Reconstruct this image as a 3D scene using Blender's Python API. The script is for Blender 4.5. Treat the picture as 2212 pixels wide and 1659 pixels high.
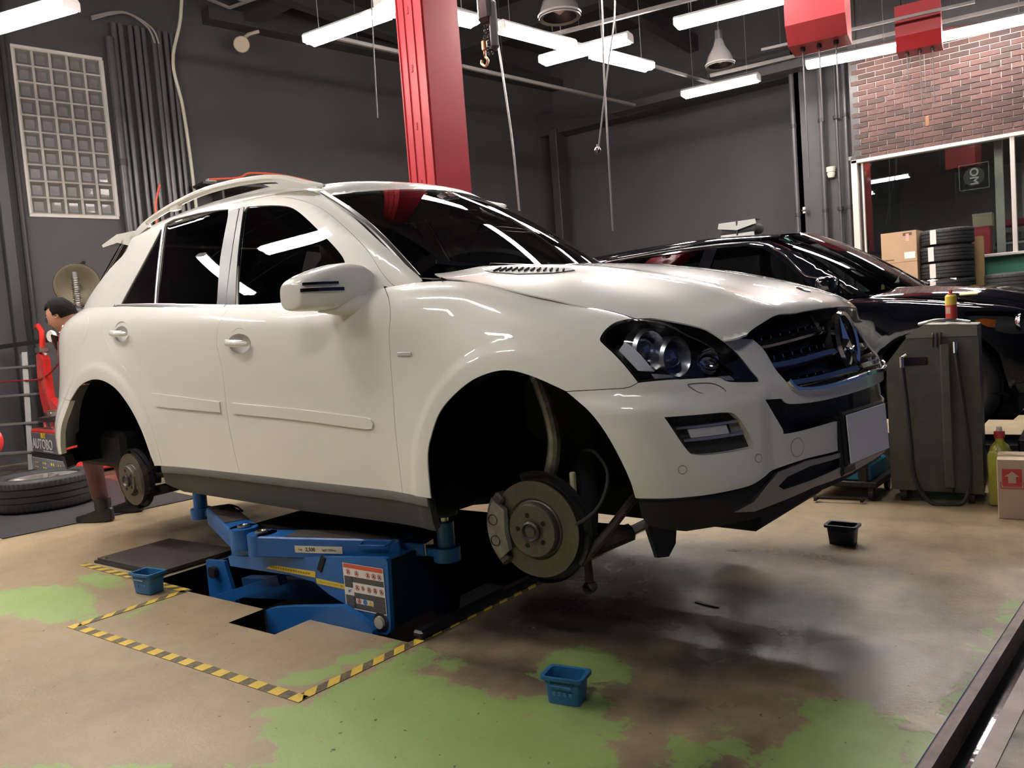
import bpy, bmesh, math, random
import numpy as np
from mathutils import Vector, Matrix, Euler
from mathutils.geometry import delaunay_2d_cdt
random.seed(7); rng = np.random.default_rng(7)
sc = bpy.context.scene
for o in list(bpy.data.objects): bpy.data.objects.remove(o)
COL = sc.collection
PI = math.pi
# ------------------------------------------------------------------ camera
cam_d = bpy.data.cameras.new('camera'); cam = bpy.data.objects.new('camera', cam_d); COL.objects.link(cam)
cam_d.sensor_width = 36; cam_d.lens = 36*1738.05/2212; cam_d.clip_start = .05; cam_d.clip_end = 200
RW = [(0.8066842, 0.5861524, -0.0754056), (-0.0207068, -0.0994817, -0.9948239), (-0.5906199, 0.8040701, -0.0681130)]
cam.matrix_world = Matrix(((RW[0][0], -RW[1][0], -RW[2][0], 0), (RW[0][1], -RW[1][1], -RW[2][1], 0), (RW[0][2], -RW[1][2], -RW[2][2], 1.15), (0, 0, 0, 1)))
sc.camera = cam
# ------------------------------------------------------------------ world: dusk sky outside the open shop front
w = bpy.data.worlds.new('dusk'); sc.world = w; w.use_nodes = True
bg = w.node_tree.nodes['Background']; bg.inputs[0].default_value = (.13, .21, .50, 1); bg.inputs[1].default_value = .08
# ------------------------------------------------------------------ colour management
vs = sc.view_settings; vs.view_transform = 'Standard'; vs.look = 'None'; vs.gamma = 1; vs.use_curve_mapping = False
vs.exposure = 1.58
TUBE_STRENGTH = 26.0

# ------------------------------------------------------------------ materials
MATS = {}
def mat(name, col=(.5, .5, .5), rough=.5, metal=0, coat=0, coat_r=.03, spec=None, emit=None, es=0, noise=None, bump=None, trans=0, ior=None, alpha=None):
    """noise=(scale, amount, second colour, detail) gives uneven colour; bump=(scale, strength)"""
    if name in MATS: return MATS[name]
    m = bpy.data.materials.new(name); m.use_nodes = True; nt = m.node_tree; b = nt.nodes['Principled BSDF']
    b.inputs['Base Color'].default_value = (*col, 1); b.inputs['Roughness'].default_value = rough; b.inputs['Metallic'].default_value = metal
    b.inputs['Coat Weight'].default_value = coat; b.inputs['Coat Roughness'].default_value = coat_r
    if spec is not None: b.inputs['Specular IOR Level'].default_value = spec
    if trans: b.inputs['Transmission Weight'].default_value = trans
    if ior: b.inputs['IOR'].default_value = ior
    if emit: b.inputs['Emission Color'].default_value = (*emit, 1); b.inputs['Emission Strength'].default_value = es
    if alpha is not None: b.inputs['Alpha'].default_value = alpha
    tc = None
    if noise or bump:
        tc = nt.nodes.new('ShaderNodeTexCoord')
    if noise:
        n = nt.nodes.new('ShaderNodeTexNoise'); n.inputs['Scale'].default_value = noise[0]; n.inputs['Detail'].default_value = noise[3] if len(noise) > 3 else 4
        nt.links.new(tc.outputs['Object'], n.inputs['Vector'])
        r = nt.nodes.new('ShaderNodeMapRange'); r.inputs[1].default_value = .38; r.inputs[2].default_value = .68
        nt.links.new(n.outputs[0], r.inputs[0]); r.inputs[4].default_value = noise[1]
        x = nt.nodes.new('ShaderNodeMix'); x.data_type = 'RGBA'; x.inputs[6].default_value = (*col, 1); x.inputs[7].default_value = (*noise[2], 1)
        nt.links.new(r.outputs[0], x.inputs[0]); nt.links.new(x.outputs[2], b.inputs['Base Color'])
    if bump:
        n = nt.nodes.new('ShaderNodeTexNoise'); n.inputs['Scale'].default_value = bump[0]; n.inputs['Detail'].default_value = 5
        nt.links.new(tc.outputs['Object'], n.inputs['Vector'])
        p = nt.nodes.new('ShaderNodeBump'); p.inputs['Strength'].default_value = bump[1]; p.inputs['Distance'].default_value = .01
        nt.links.new(n.outputs[0], p.inputs['Height']); nt.links.new(p.outputs[0], b.inputs['Normal'])
    MATS[name] = m; return m
def glassmat(name, tint, rough=0.0, refl=1.0):
    """thin tinted pane: see-through with a mirror-like sheen"""
    if name in MATS: return MATS[name]
    m = bpy.data.materials.new(name); m.use_nodes = True; nt = m.node_tree; nt.nodes.clear()
    o = nt.nodes.new('ShaderNodeOutputMaterial'); t = nt.nodes.new('ShaderNodeBsdfTransparent'); t.inputs[0].default_value = (*tint, 1)
    g = nt.nodes.new('ShaderNodeBsdfGlossy'); g.inputs['Roughness'].default_value = rough; g.inputs[0].default_value = (refl, refl, refl, 1)
    f = nt.nodes.new('ShaderNodeFresnel'); f.inputs[0].default_value = 1.52
    x = nt.nodes.new('ShaderNodeMixShader'); nt.links.new(f.outputs[0], x.inputs[0]); nt.links.new(t.outputs[0], x.inputs[1]); nt.links.new(g.outputs[0], x.inputs[2])
    nt.links.new(x.outputs[0], o.inputs[0]); MATS[name] = m; return m
# ------------------------------------------------------------------ object helpers
def empty(name, loc=(0, 0, 0), rz=0, parent=None, rot=None):
    o = bpy.data.objects.new(name, None); COL.objects.link(o); o.location = loc
    o.rotation_euler = rot if rot is not None else (0, 0, rz); o.empty_display_size = .1
    if parent: o.parent = parent
    return o
def tag(o, label=None, cat=None, group=None, kind=None):
    if label: o['label'] = label
    if cat: o['category'] = cat
    if group: o['group'] = group
    if kind: o['kind'] = kind
    return o
def thing(name, label, cat, loc=(0, 0, 0), rz=0, group=None, rot=None):
    return tag(empty(name, loc, rz, rot=rot), label, cat, group)
def copy_tree(o, parent=None):
    c = o.copy(); COL.objects.link(c)
    if parent is not None: c.parent = parent
    for ch in list(o.children): copy_tree(ch, c)
    return c
class MB:
    """collects shapes, then builds ONE mesh object"""
    def __init__(s): s.v = []; s.f = []; s.fm = []; s.mi = 0; s.X = None; s.nrm = None
    def add(s, vs, fs):
        n = len(s.v)
        if s.X is not None: vs = [tuple(s.X @ Vector(p)) for p in vs]
        s.v += [tuple(map(float, p)) for p in vs]; s.f += [tuple(i+n for i in f) for f in fs]; s.fm += [s.mi]*len(fs); return s
    def bm(s, b):
        b.verts.index_update(); s.add([v.co[:] for v in b.verts], [[v.index for v in f.verts] for f in b.faces]); b.free(); return s
    def box(s, c, d, rot=None, bev=0, seg=1, top=None):
        """centre, full size; top=(kx,ky) scales the top face"""
        b = bmesh.new(); bmesh.ops.create_cube(b, size=1)
        for v in b.verts:
            if top and v.co.z > 0: v.co.x *= top[0]; v.co.y *= top[1]
            v.co = Vector((v.co.x*d[0], v.co.y*d[1], v.co.z*d[2]))
        if bev: bmesh.ops.bevel(b, geom=b.edges[:], offset=bev, segments=seg, profile=.5, affect='EDGES')
        M = Matrix.Translation(c)
        if rot is not None: M = M @ Euler(rot).to_matrix().to_4x4()
        b.transform(M); return s.bm(b)
    def cyl(s, p0, p1, r0, r1=None, n=16, cap=True):
        p0 = Vector(p0); p1 = Vector(p1); r1 = r0 if r1 is None else r1
        d = (p1-p0).normalized(); a = d.orthogonal().normalized(); b = d.cross(a)
        vs = [p0+(a*math.cos(t)+b*math.sin(t))*r0 for t in [2*PI*i/n for i in range(n)]]+[p1+(a*math.cos(t)+b*math.sin(t))*r1 for t in [2*PI*i/n for i in range(n)]]
        fs = [(i, (i+1) % n, n+(i+1) % n, n+i) for i in range(n)]
        if cap: fs += [tuple(range(n))[::-1], tuple(range(n, 2*n))]
        return s.add(vs, fs)
    def lathe(s, prof, c=(0, 0, 0), ax=(0, 0, 1), n=24, closed=False):
        """prof = [(radius, height along axis)]"""
        ax = Vector(ax).normalized(); a = ax.orthogonal().normalized(); b = ax.cross(a); c = Vector(c); vs = []; fs = []
        for r, h in prof:
            for i in range(n):
                t = 2*PI*i/n; vs.append(c+ax*h+(a*math.cos(t)+b*math.sin(t))*r)
        m = len(prof); K = m if closed else m-1
        for j in range(K):
            for i in range(n):
                k = (j+1) % m; fs.append((j*n+i, j*n+(i+1) % n, k*n+(i+1) % n, k*n+i))
        return s.add(vs, fs)
    def tube(s, pts, r, n=8, cap=True):
        pts = [Vector(p) for p in pts]; m = len(pts); R = r if hasattr(r, '__len__') else [r]*m; vs = []; fs = []
        d = (pts[1]-pts[0]).normalized(); a = d.orthogonal().normalized()
        for i, p in enumerate(pts):
            d = (pts[min(i+1, m-1)]-pts[max(i-1, 0)]).normalized(); a = (a-d*a.dot(d)).normalized(); b = d.cross(a)
            vs += [p+(a*math.cos(t)+b*math.sin(t))*R[i] for t in [2*PI*k/n for k in range(n)]]
        for i in range(m-1):
            for k in range(n): fs.append((i*n+k, i*n+(k+1) % n, (i+1)*n+(k+1) % n, (i+1)*n+k))
        if cap: fs += [tuple(range(n))[::-1], tuple(range((m-1)*n, m*n))]
        return s.add(vs, fs)
    def prism(s, poly, fn, t0, t1):
        """extrude 2-D polygon between t0 and t1; fn(a,b,t)->xyz"""
        n = len(poly); vs = [fn(a, b, t0) for a, b in poly]+[fn(a, b, t1) for a, b in poly]
        fs = [tuple(range(n))[::-1], tuple(range(n, 2*n))]+[(i, (i+1) % n, n+(i+1) % n, n+i) for i in range(n)]
        return s.add(vs, fs)
    def bar(s, p0, p1, w, h, up=(0, 0, 1), bev=0):
        """rectangular bar between two points, w across, h along up"""
        p0 = Vector(p0); p1 = Vector(p1); d = p1-p0; L = d.length; x = d.normalized(); u = Vector(up); y = u.cross(x).normalized(); z = x.cross(y)
        b = bmesh.new(); bmesh.ops.create_cube(b, size=1)
        for v in b.verts: v.co = Vector((v.co.x*L, v.co.y*w, v.co.z*h))
        if bev: bmesh.ops.bevel(b, geom=b.edges[:], offset=bev, segments=1, affect='EDGES')
        M = Matrix((x, y, z)).transposed().to_4x4(); M.translation = (p0+p1)/2; b.transform(M); return s.bm(b)
    def text(s, txt, size, M, ext=.0006, align='CENTER', bold=0):
        c = bpy.data.curves.new('t', 'FONT'); c.body = txt; c.size = size; c.extrude = ext; c.align_x = align; c.align_y = 'CENTER'; c.resolution_u = 3; c.offset = bold
        o = bpy.data.objects.new('t', c); COL.objects.link(o); bpy.context.view_layer.update()
        me = bpy.data.meshes.new_from_object(o.evaluated_get(bpy.context.evaluated_depsgraph_get()))
        s.add([tuple(M @ v.co) for v in me.vertices], [tuple(p.vertices) for p in me.polygons])
        bpy.data.objects.remove(o); bpy.data.meshes.remove(me); bpy.data.curves.remove(c); return s
    def build(s, name, m, parent=None, smooth=35, loc=None, label=None):
        me = bpy.data.meshes.new(name); me.from_pydata(s.v, [], s.f); me.update()
        ms = m if isinstance(m, (list, tuple)) else [m]
        for x in ms: me.materials.append(x)
        if len(ms) > 1: me.polygons.foreach_set('material_index', s.fm)
        if smooth:
            me.polygons.foreach_set('use_smooth', [True]*len(me.polygons))
            if s.nrm is not None: me.normals_split_custom_set_from_vertices([tuple(n) for n in s.nrm])
            else: me.set_sharp_from_angle(angle=math.radians(smooth))
        o = bpy.data.objects.new(name, me); COL.objects.link(o)
        if parent: o.parent = parent
        if loc: o.location = loc
        if label: o['label'] = label
        return o
def box(name, c, d, m, parent=None, **k):
    return MB().box(c, d, **k).build(name, m, parent)
def struct(name, mb, m, smooth=35, parent=None):
    o = mb.build(name, m, parent, smooth); o['kind'] = 'structure'; return o
def crom(pts, closed=False, seg=6):
    """Catmull-Rom through 2-D/3-D points"""
    P = [np.array(p, float) for p in pts]; n = len(P); out = []
    rg = range(n if closed else n-1)
    for i in rg:
        g = (lambda k: P[k % n]) if closed else (lambda k: P[min(max(k, 0), n-1)])
        a, b, c, d = g(i-1), g(i), g(i+1), g(i+2)
        for j in range(seg):
            t = j/seg; out.append(tuple(.5*((2*b)+(-a+c)*t+(2*a-5*b+4*c-d)*t*t+(-a+3*b-3*c+d)*t**3)))
    if not closed: out.append(tuple(P[-1]))
    return out
def chain(*segs):
    """join curve segments into one outline, dropping doubled points"""
    out = []
    for s in segs:
        for p in s:
            if not out or abs(out[-1][0]-p[0])+abs(out[-1][1]-p[1]) > 1e-5: out.append(tuple(p))
    if abs(out[0][0]-out[-1][0])+abs(out[0][1]-out[-1][1]) < 1e-5: out.pop()
    return out
def inpoly(px, py, poly):
    P = np.array(poly); inside = np.zeros(px.shape, bool); j = len(P)-1
    for i in range(len(P)):
        xi, yi = P[i]; xj, yj = P[j]
        c = ((yi > py) != (yj > py)) & (px < (xj-xi)*(py-yi)/((yj-yi) if yj != yi else 1e-12)+xi)
        inside ^= c; j = i
    return inside
def resample(poly, fn, h):
    out = []; n = len(poly); A = np.array(poly); W = fn(A[:, 0], A[:, 1])
    for i in range(n):
        j = (i+1) % n; L = np.linalg.norm(W[j]-W[i]); k = max(1, int(math.ceil(L/h)))
        for q in range(k): out.append(tuple(A[i]+(A[j]-A[i])*q/k))
    return out
def inset(poly, fn, g):
    """move an outline inward by g metres on the surface fn"""
    A = np.array(poly); n = len(A); e = 1e-3
    su = np.linalg.norm(fn(A[:, 0]+e, A[:, 1])-fn(A[:, 0]-e, A[:, 1]), axis=-1)/(2*e)+1e-6
    sv = np.linalg.norm(fn(A[:, 0], A[:, 1]+e)-fn(A[:, 0], A[:, 1]-e), axis=-1)/(2*e)+1e-6
    area = .5*np.sum(A[:, 0]*np.roll(A[:, 1], -1)-np.roll(A[:, 0], -1)*A[:, 1]); sg = 1 if area > 0 else -1
    d1 = A-np.roll(A, 1, 0); d2 = np.roll(A, -1, 0)-A
    def nn(d):
        m = np.stack([d[:, 0]*su, d[:, 1]*sv], 1); L = np.linalg.norm(m, axis=1, keepdims=True)+1e-9; m /= L
        return np.stack([-m[:, 1], m[:, 0]], 1)*sg
    a, b = nn(d1), nn(d2); s = a+b; s /= np.maximum(np.linalg.norm(s, axis=1, keepdims=True), .35)**2/1.0
    s = np.clip(s, -2, 2)
    return [tuple(p) for p in A+np.stack([s[:, 0]*g/su, s[:, 1]*g/sv], 1)]
def skin(fn, poly, holes=(), sg=-1, h=.03, gap=.002, depth=.012, off=0.0, both=False, mb=None, lip=True, grid=None):
    """fill an outline on a surface; sg = side of the car (-1 right, 1 left); both = mirror into one mesh"""
    mb = mb or MB()
    if mb.nrm is None: mb.nrm = []
    loops = [resample(poly, fn, h*.7)]+[resample(q, fn, h*.6) for q in holes]
    if gap: loops = [inset(loops[0], fn, gap)]+[inset(q, fn, -gap) for q in loops[1:]]
    A = np.array(loops[0]); a0, b0 = A.min(0); a1, b1 = A.max(0)
    mid = fn(np.array((a0+a1)/2), np.array((b0+b1)/2)); e = 1e-3; am, bm_ = (a0+a1)/2, (b0+b1)/2
    su = np.linalg.norm(fn(np.array(am+e), np.array(bm_))-fn(np.array(am-e), np.array(bm_)))/(2*e)
    sv = np.linalg.norm(fn(np.array(am), np.array(bm_+e))-fn(np.array(am), np.array(bm_-e)))/(2*e)
    na = max(2, int((a1-a0)*su/h)); nb = max(2, int((b1-b0)*sv/h))
    if grid: na, nb = grid
    ga, gb = np.meshgrid(np.linspace(a0, a1, na+1)[1:-1] if na > 1 else [am], np.linspace(b0, b1, nb+1)[1:-1] if nb > 1 else [bm_], indexing='ij')
    ga, gb = ga.ravel(), gb.ravel(); keep = inpoly(ga, gb, loops[0])
    for q in loops[1:]: keep &= ~inpoly(ga, gb, q)
    # keep interior points a little away from outlines
    allb = np.concatenate([np.array(l) for l in loops])
    if keep.any():
        d = np.min(np.hypot((ga[:, None]-allb[None, :, 0])*su, (gb[:, None]-allb[None, :, 1])*sv), axis=1); keep &= d > h*.3
    pts = [tuple(p) for l in loops for p in l]; edges = []; k = 0
    for l in loops:
        n = len(l); edges += [(k+i, k+(i+1) % n) for i in range(n)]; k += n
    pts += list(zip(ga[keep], gb[keep]))
    S = np.array([su, sv])
    r = delaunay_2d_cdt([Vector((p[0]*su, p[1]*sv)) for p in pts], edges, [], 0, 1e-6)
    V = np.array([tuple(v) for v in r[0]])/S; F = [f for f in r[2] if len(f) == 3]
    Fa = np.array(F); cen = V[Fa].mean(1); ok = inpoly(cen[:, 0], cen[:, 1], loops[0])
    for q in loops[1:]: ok &= ~inpoly(cen[:, 0], cen[:, 1], q)
    Fa = Fa[ok]
    P = fn(V[:, 0], V[:, 1]); N = normals(fn, V[:, 0], V[:, 1])
    # outward orientation
    ref = P-np.array([-1.4, 0, .7]); 
    if np.sum(N*ref) < 0: N = -N
    P = P+N*off
    sides = (sg, -sg) if both else (sg,)
    for s_ in sides:
        Q = P*np.array([1, s_, 1]); M = N*np.array([1, s_, 1])
        gn = np.cross(Q[Fa[:, 1]]-Q[Fa[:, 0]], Q[Fa[:, 2]]-Q[Fa[:, 0]]); flip = np.sum(gn*M[Fa[:, 0]], 1) < 0
        F2 = [tuple(f[::-1]) if fl else tuple(f) for f, fl in zip(Fa.tolist(), flip)]
        used = sorted({i for f in F2 for i in f}); mp = {u: i for i, u in enumerate(used)}
        mb.add([tuple(Q[u]) for u in used], [tuple(mp[i] for i in f) for f in F2]); mb.nrm += [tuple(M[u]) for u in used]
        if lip and depth:
            ec = {}
            for f in F2:
                for i in range(3):
                    a, b = f[i], f[(i+1) % 3]
                    if (b, a) in ec: ec[(b, a)] = 0
                    else: ec[(a, b)] = 1
            for (a, b), c in ec.items():
                if not c: continue
                pa, pb = Q[a], Q[b]; na_, nb_ = M[a], M[b]
                t = pb-pa; t = t/(np.linalg.norm(t)+1e-9); nn = np.cross(t, (na_+nb_)/2)   # points out of the panel
                r_ = min(.0025, depth*.3)
                a1 = pa+nn*0-na_*depth; b1_ = pb-nb_*depth
                a0_ = pa+nn*r_*.1-na_*r_; b0_ = pb+nn*r_*.1-nb_*r_
                mb.add([pa, pb, b0_, a0_], [(1, 0, 3, 2)]); mb.nrm += [na_, nb_, nn, nn]
                mb.add([a0_, b0_, b1_, a1], [(1, 0, 3, 2)]); mb.nrm += [nn]*4
    return mb
def fnoff(fn, d):
    """the surface fn moved d metres along its normal (outward)"""
    def g(a, b):
        a = np.asarray(a, float); b = np.asarray(b, float); P = fn(a, b); N = normals(fn, a, b)
        ref = P-np.array([-1.4, 0, .7]); s = np.sign(np.sum(N*ref, -1, keepdims=True)); return P+N*s*d
    return g
def surfpt(fn, a, b, sg=-1, off=0):
    a = np.array(float(a)); b = np.array(float(b)); P = fn(a, b); N = normals(fn, a, b)
    if np.sum(N*(P-np.array([-1.4, 0, .7]))) < 0: N = -N
    P = P+N*off; return Vector((P[0], P[1]*sg, P[2])), Vector((N[0], N[1]*sg, N[2]))
def stripe(fn, pts, w, t, sg=-1, off=.0, both=False, seg=6, mb=None):
    """raised strip following a curve on a surface (w wide, t thick)"""
    mb = mb or MB(); C = crom(pts, seg=seg); n = len(C)
    for s_ in ((sg, -sg) if both else (sg,)):
        vs = []; fs = []
        for i, c in enumerate(C):
            p, nn = surfpt(fn, c[0], c[1], s_, off); q0, _ = surfpt(fn, *C[max(i-1, 0)], s_, off); q1, _ = surfpt(fn, *C[min(i+1, n-1)], s_, off)
            tt = (q1-q0).normalized(); sd = nn.cross(tt).normalized()
            ww = w(i/(n-1)) if callable(w) else w
            for a, b in ((-.5, -.4), (-.5, .5), (-.3, 1), (.3, 1), (.5, .5), (.5, -.4)): vs.append(p+sd*a*ww+nn*b*t)
        for i in range(n-1):
            for k in range(5): fs.append((i*6+k, i*6+k+1, (i+1)*6+k+1, (i+1)*6+k))
        fs += [tuple(range(6)), tuple(range((n-1)*6, n*6))]
        mb.add(vs, fs)
    return mb

# ================================================================== room shell
WALL = mat('black painted wall', (.050, .046, .050), .62, noise=(1.3, .55, (.035, .032, .036), 6), bump=(7, .12))
DARK = mat('black painted steel', (.030, .028, .030), .5)
CEIL = mat('black ceiling', (.030, .027, .029), .8)
def pdist(X, Y, poly):
    """signed distance, positive inside"""
    P = np.array(poly); d = np.full(X.shape, 1e9)
    for i in range(len(P)):
        a = P[i]; b = P[(i+1) % len(P)]; e = b-a; t = np.clip(((X-a[0])*e[0]+(Y-a[1])*e[1])/(e@e+1e-12), 0, 1)
        d = np.minimum(d, np.hypot(X-a[0]-t*e[0], Y-a[1]-t*e[1]))
    return np.where(inpoly(X, Y, poly), d, -d)
G = [[(-1.84, 1.29), (-2.17, 1.48), (-2.1, 1.57), (-2.08, 1.7), (-2.07, 1.93), (-2.07, 2.11), (-1.8, 2.06), (-1.9, 1.96), (-1.76, 1.92), (-1.63, 1.94), (-1.53, 1.93), (-1.42, 1.99), (-1.28, 2.08), (-1.14, 1.95), (-1.02, 1.68), (-.95, 1.2), (-1.8, .7), (-2.6, .9)],
     [(-1.6, 2.25), (-1.52, 2.38), (-1.28, 2.32), (-1.22, 2.19), (-1.37, 2.08), (-1.55, 2.1)],
     [(-.78, 2.30), (-.62, 2.38), (-.49, 2.33), (-.43, 2.21), (-.36, 2.0), (-.3, 1.6), (-.8, 1.5), (-.72, 1.9), (-.72, 2.04), (-.66, 2.18)],
     [(-.94, 1.96), (-.86, 2.04), (-.78, 2.0), (-.81, 1.9), (-.88, 1.82), (-.94, 1.83)],
     [(-4.7, 1.64), (-4.44, 1.88), (-4.12, 1.92), (-3.66, 1.69), (-3.81, 1.58), (-4.16, 1.51)], [(-4.51, 2.04), (-4.22, 2.11), (-3.99, 1.97), (-4.33, 1.93)],
     [(-2.33, 1.69), (-2.27, 1.8), (-2.22, 2.05), (-2.22, 2.12), (-2.165, 2.12), (-2.17, 1.78), (-2.24, 1.67)], [(-3.54, 1.72), (-3.62, 2.0), (-3.585, 2.0), (-3.48, 1.70)],
     [(-.34, 2.6), (-.28, 3.3), (-.20, 4.0), (-.30, 3.3), (-.37, 2.6), (-.39, 2.1)]]
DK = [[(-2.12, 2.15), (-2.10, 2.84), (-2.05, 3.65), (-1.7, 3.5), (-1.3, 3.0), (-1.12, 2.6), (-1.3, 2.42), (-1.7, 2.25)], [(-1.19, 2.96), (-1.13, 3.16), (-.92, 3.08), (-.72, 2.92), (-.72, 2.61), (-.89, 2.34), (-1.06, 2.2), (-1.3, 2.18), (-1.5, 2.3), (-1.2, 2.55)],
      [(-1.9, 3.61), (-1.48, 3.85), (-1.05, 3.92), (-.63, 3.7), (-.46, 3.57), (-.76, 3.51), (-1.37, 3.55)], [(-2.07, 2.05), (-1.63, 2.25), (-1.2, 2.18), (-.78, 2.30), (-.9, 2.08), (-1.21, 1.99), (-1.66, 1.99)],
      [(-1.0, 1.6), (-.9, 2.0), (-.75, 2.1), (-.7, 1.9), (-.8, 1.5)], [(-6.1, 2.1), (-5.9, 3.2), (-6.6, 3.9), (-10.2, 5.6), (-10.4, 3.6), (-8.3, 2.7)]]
PALE = [[(-1.27, 2.86), (-1.22, 2.98), (-1.13, 2.84), (-1.09, 2.61), (-1.13, 2.54), (-1.20, 2.6), (-1.16, 2.72)], [(-.85, 2.7), (-.6, 2.95), (-.4, 2.75), (-.5, 2.3), (-.7, 2.4)]]
xs = np.unique(np.round(np.concatenate([np.arange(-11.5, -5.2, .25), np.arange(-5.2, -.9, .035), np.linspace(-.9, -.3, 18), [-3.95, -3.01, -2.70, -2.13]]), 4))
ys = np.unique(np.round(np.concatenate([np.arange(-4, .9, .4), np.arange(.9, 4.4, .035), np.arange(4.4, 14.2, .4), [1.94, 2.12, 3.95]]), 4))
xs = xs[np.concatenate([[True], np.diff(xs) > .004])]; ys = ys[np.concatenate([[True], np.diff(ys) > .004])]
DR = lambda y: -.388+(y-2.1)*.1035     # left edge of the drain channel
GX, GY = np.meshgrid(xs, ys, indexing='ij'); t_ = np.clip((GX+.9)/.6, 0, 1); GX = GX+(DR(GY)+.3)*t_
nx_, ny_ = GX.shape; fv = np.stack([GX.ravel(), GY.ravel(), np.zeros(GX.size)], 1); ff = []
cxm = (xs[:-1]+xs[1:])/2; cym = (ys[:-1]+ys[1:])/2
for i in range(nx_-1):
    for j in range(ny_-1):
        a, b = cxm[i], cym[j]
        if (-3.95 < a < -2.13 and 2.12 < b < 3.95) or (-3.01 < a < -2.70 and 1.94 < b < 2.12): continue
        ff.append((i*ny_+j, (i+1)*ny_+j, (i+1)*ny_+j+1, i*ny_+j+1))
fm = MB(); fm.v = [tuple(p) for p in fv]; fm.f = ff; fm.fm = [0]*len(ff)
FL = bpy.data.materials.new('worn shop floor'); FL.use_nodes = True; nt = FL.node_tree; B = nt.nodes['Principled BSDF']; N = nt.nodes.new; L = nt.links.new
def nz(scale, detail=6, rough=.6, dist=0):
    n = N('ShaderNodeTexNoise'); n.inputs['Scale'].default_value = scale; n.inputs['Detail'].default_value = detail; n.inputs['Roughness'].default_value = rough; n.inputs['Distortion'].default_value = dist
    L(tcf.outputs['Object'], n.inputs['Vector']); return n.outputs[0]
def mth(op, a, b=None, c=None, clamp=False):
    n = N('ShaderNodeMath'); n.operation = op; n.use_clamp = clamp
    for i, q in enumerate((a, b, c)):
        if q is None: continue
        if isinstance(q, (int, float)): n.inputs[i].default_value = q
        else: L(q, n.inputs[i])
    return n.outputs[0]
def mr(v, a, b, c=0, d=1):
    n = N('ShaderNodeMapRange'); n.inputs[1].default_value = a; n.inputs[2].default_value = b; n.inputs[3].default_value = c; n.inputs[4].default_value = d; L(v, n.inputs[0]); return n.outputs[0]
def mix(f, a, b):
    n = N('ShaderNodeMix'); n.data_type = 'RGBA'
    for i, q in ((0, f), (6, a), (7, b)):
        if isinstance(q, tuple): n.inputs[i].default_value = (*q, 1)
        elif isinstance(q, (int, float)): n.inputs[i].default_value = q
        else: L(q, n.inputs[i])
    return n.outputs[2]
def att(nm):
    n = N('ShaderNodeAttribute'); n.attribute_name = nm; return n.outputs['Fac']
tcf = N('ShaderNodeTexCoord')
big = nz(.9, 5, .6, .5); med = nz(5, 8, .65); fine = nz(60, 5, .7); spk = nz(24, 3, .5)
conc = mix(mr(med, .35, .7), (.35, .265, .16), (.27, .205, .125))
conc = mix(mr(big, .4, .65, 0, .55), conc, (.42, .33, .21))
conc = mix(mr(fine, .55, .75, 0, .35), conc, (.17, .135, .10))
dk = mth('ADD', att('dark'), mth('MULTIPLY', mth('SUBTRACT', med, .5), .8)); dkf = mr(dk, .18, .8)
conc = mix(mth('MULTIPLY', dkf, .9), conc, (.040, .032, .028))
pa = mth('ADD', att('pale'), mth('MULTIPLY', mth('SUBTRACT', med, .5), 2.2)); conc = mix(mr(pa, .55, .75, 0, .7), conc, (.33, .30, .27))
g = mth('ADD', att('green'), mth('ADD', mth('MULTIPLY', mth('SUBTRACT', nz(9, 9, .70, .5), .5), 1.7), mth('MULTIPLY', mth('SUBTRACT', fine, .5), .35)))
gf = mr(g, .48, .54)
chips = mr(nz(17, 5, .5), .69, .71); gf = mth('MULTIPLY', gf, mth('SUBTRACT', 1, chips))
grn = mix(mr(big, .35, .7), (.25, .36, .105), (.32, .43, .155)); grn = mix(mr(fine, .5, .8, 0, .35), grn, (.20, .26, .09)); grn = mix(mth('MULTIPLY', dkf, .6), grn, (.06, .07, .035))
col = mix(gf, conc, grn)
specks = mr(nz(38, 2, .4), .735, .75); col = mix(specks, col, (.07, .055, .045))
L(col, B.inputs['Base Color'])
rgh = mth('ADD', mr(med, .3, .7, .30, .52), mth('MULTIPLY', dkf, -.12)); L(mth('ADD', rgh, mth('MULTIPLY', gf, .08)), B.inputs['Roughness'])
bp = N('ShaderNodeBump'); bp.inputs['Strength'].default_value = .25; bp.inputs['Distance'].default_value = .004; L(mth('ADD', fine, mth('MULTIPLY', gf, .8)), bp.inputs['Height']); L(bp.outputs[0], B.inputs['Normal'])
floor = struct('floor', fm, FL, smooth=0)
me = floor.data
def setatt(nm, polys, soft):
    a = me.attributes.new(nm, 'FLOAT', 'POINT'); v = np.zeros(len(fv))
    for p in polys: v = np.maximum(v, np.clip(.5+pdist(fv[:, 0], fv[:, 1], p)/soft, 0, 1))
    a.data.foreach_set('value', v.astype(np.float32))
setatt('green', G, .20); setatt('dark', DK, .55)  # dark areas hold floor stains and part of the car's shadow, painted in
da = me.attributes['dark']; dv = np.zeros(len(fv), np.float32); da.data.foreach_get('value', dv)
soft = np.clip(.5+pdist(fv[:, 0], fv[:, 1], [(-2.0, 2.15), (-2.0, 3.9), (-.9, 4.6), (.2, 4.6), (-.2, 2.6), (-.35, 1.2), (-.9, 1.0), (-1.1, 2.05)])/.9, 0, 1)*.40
da.data.foreach_set('value', np.maximum(dv, soft).astype(np.float32)); setatt('pale', PALE, .12)
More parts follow.
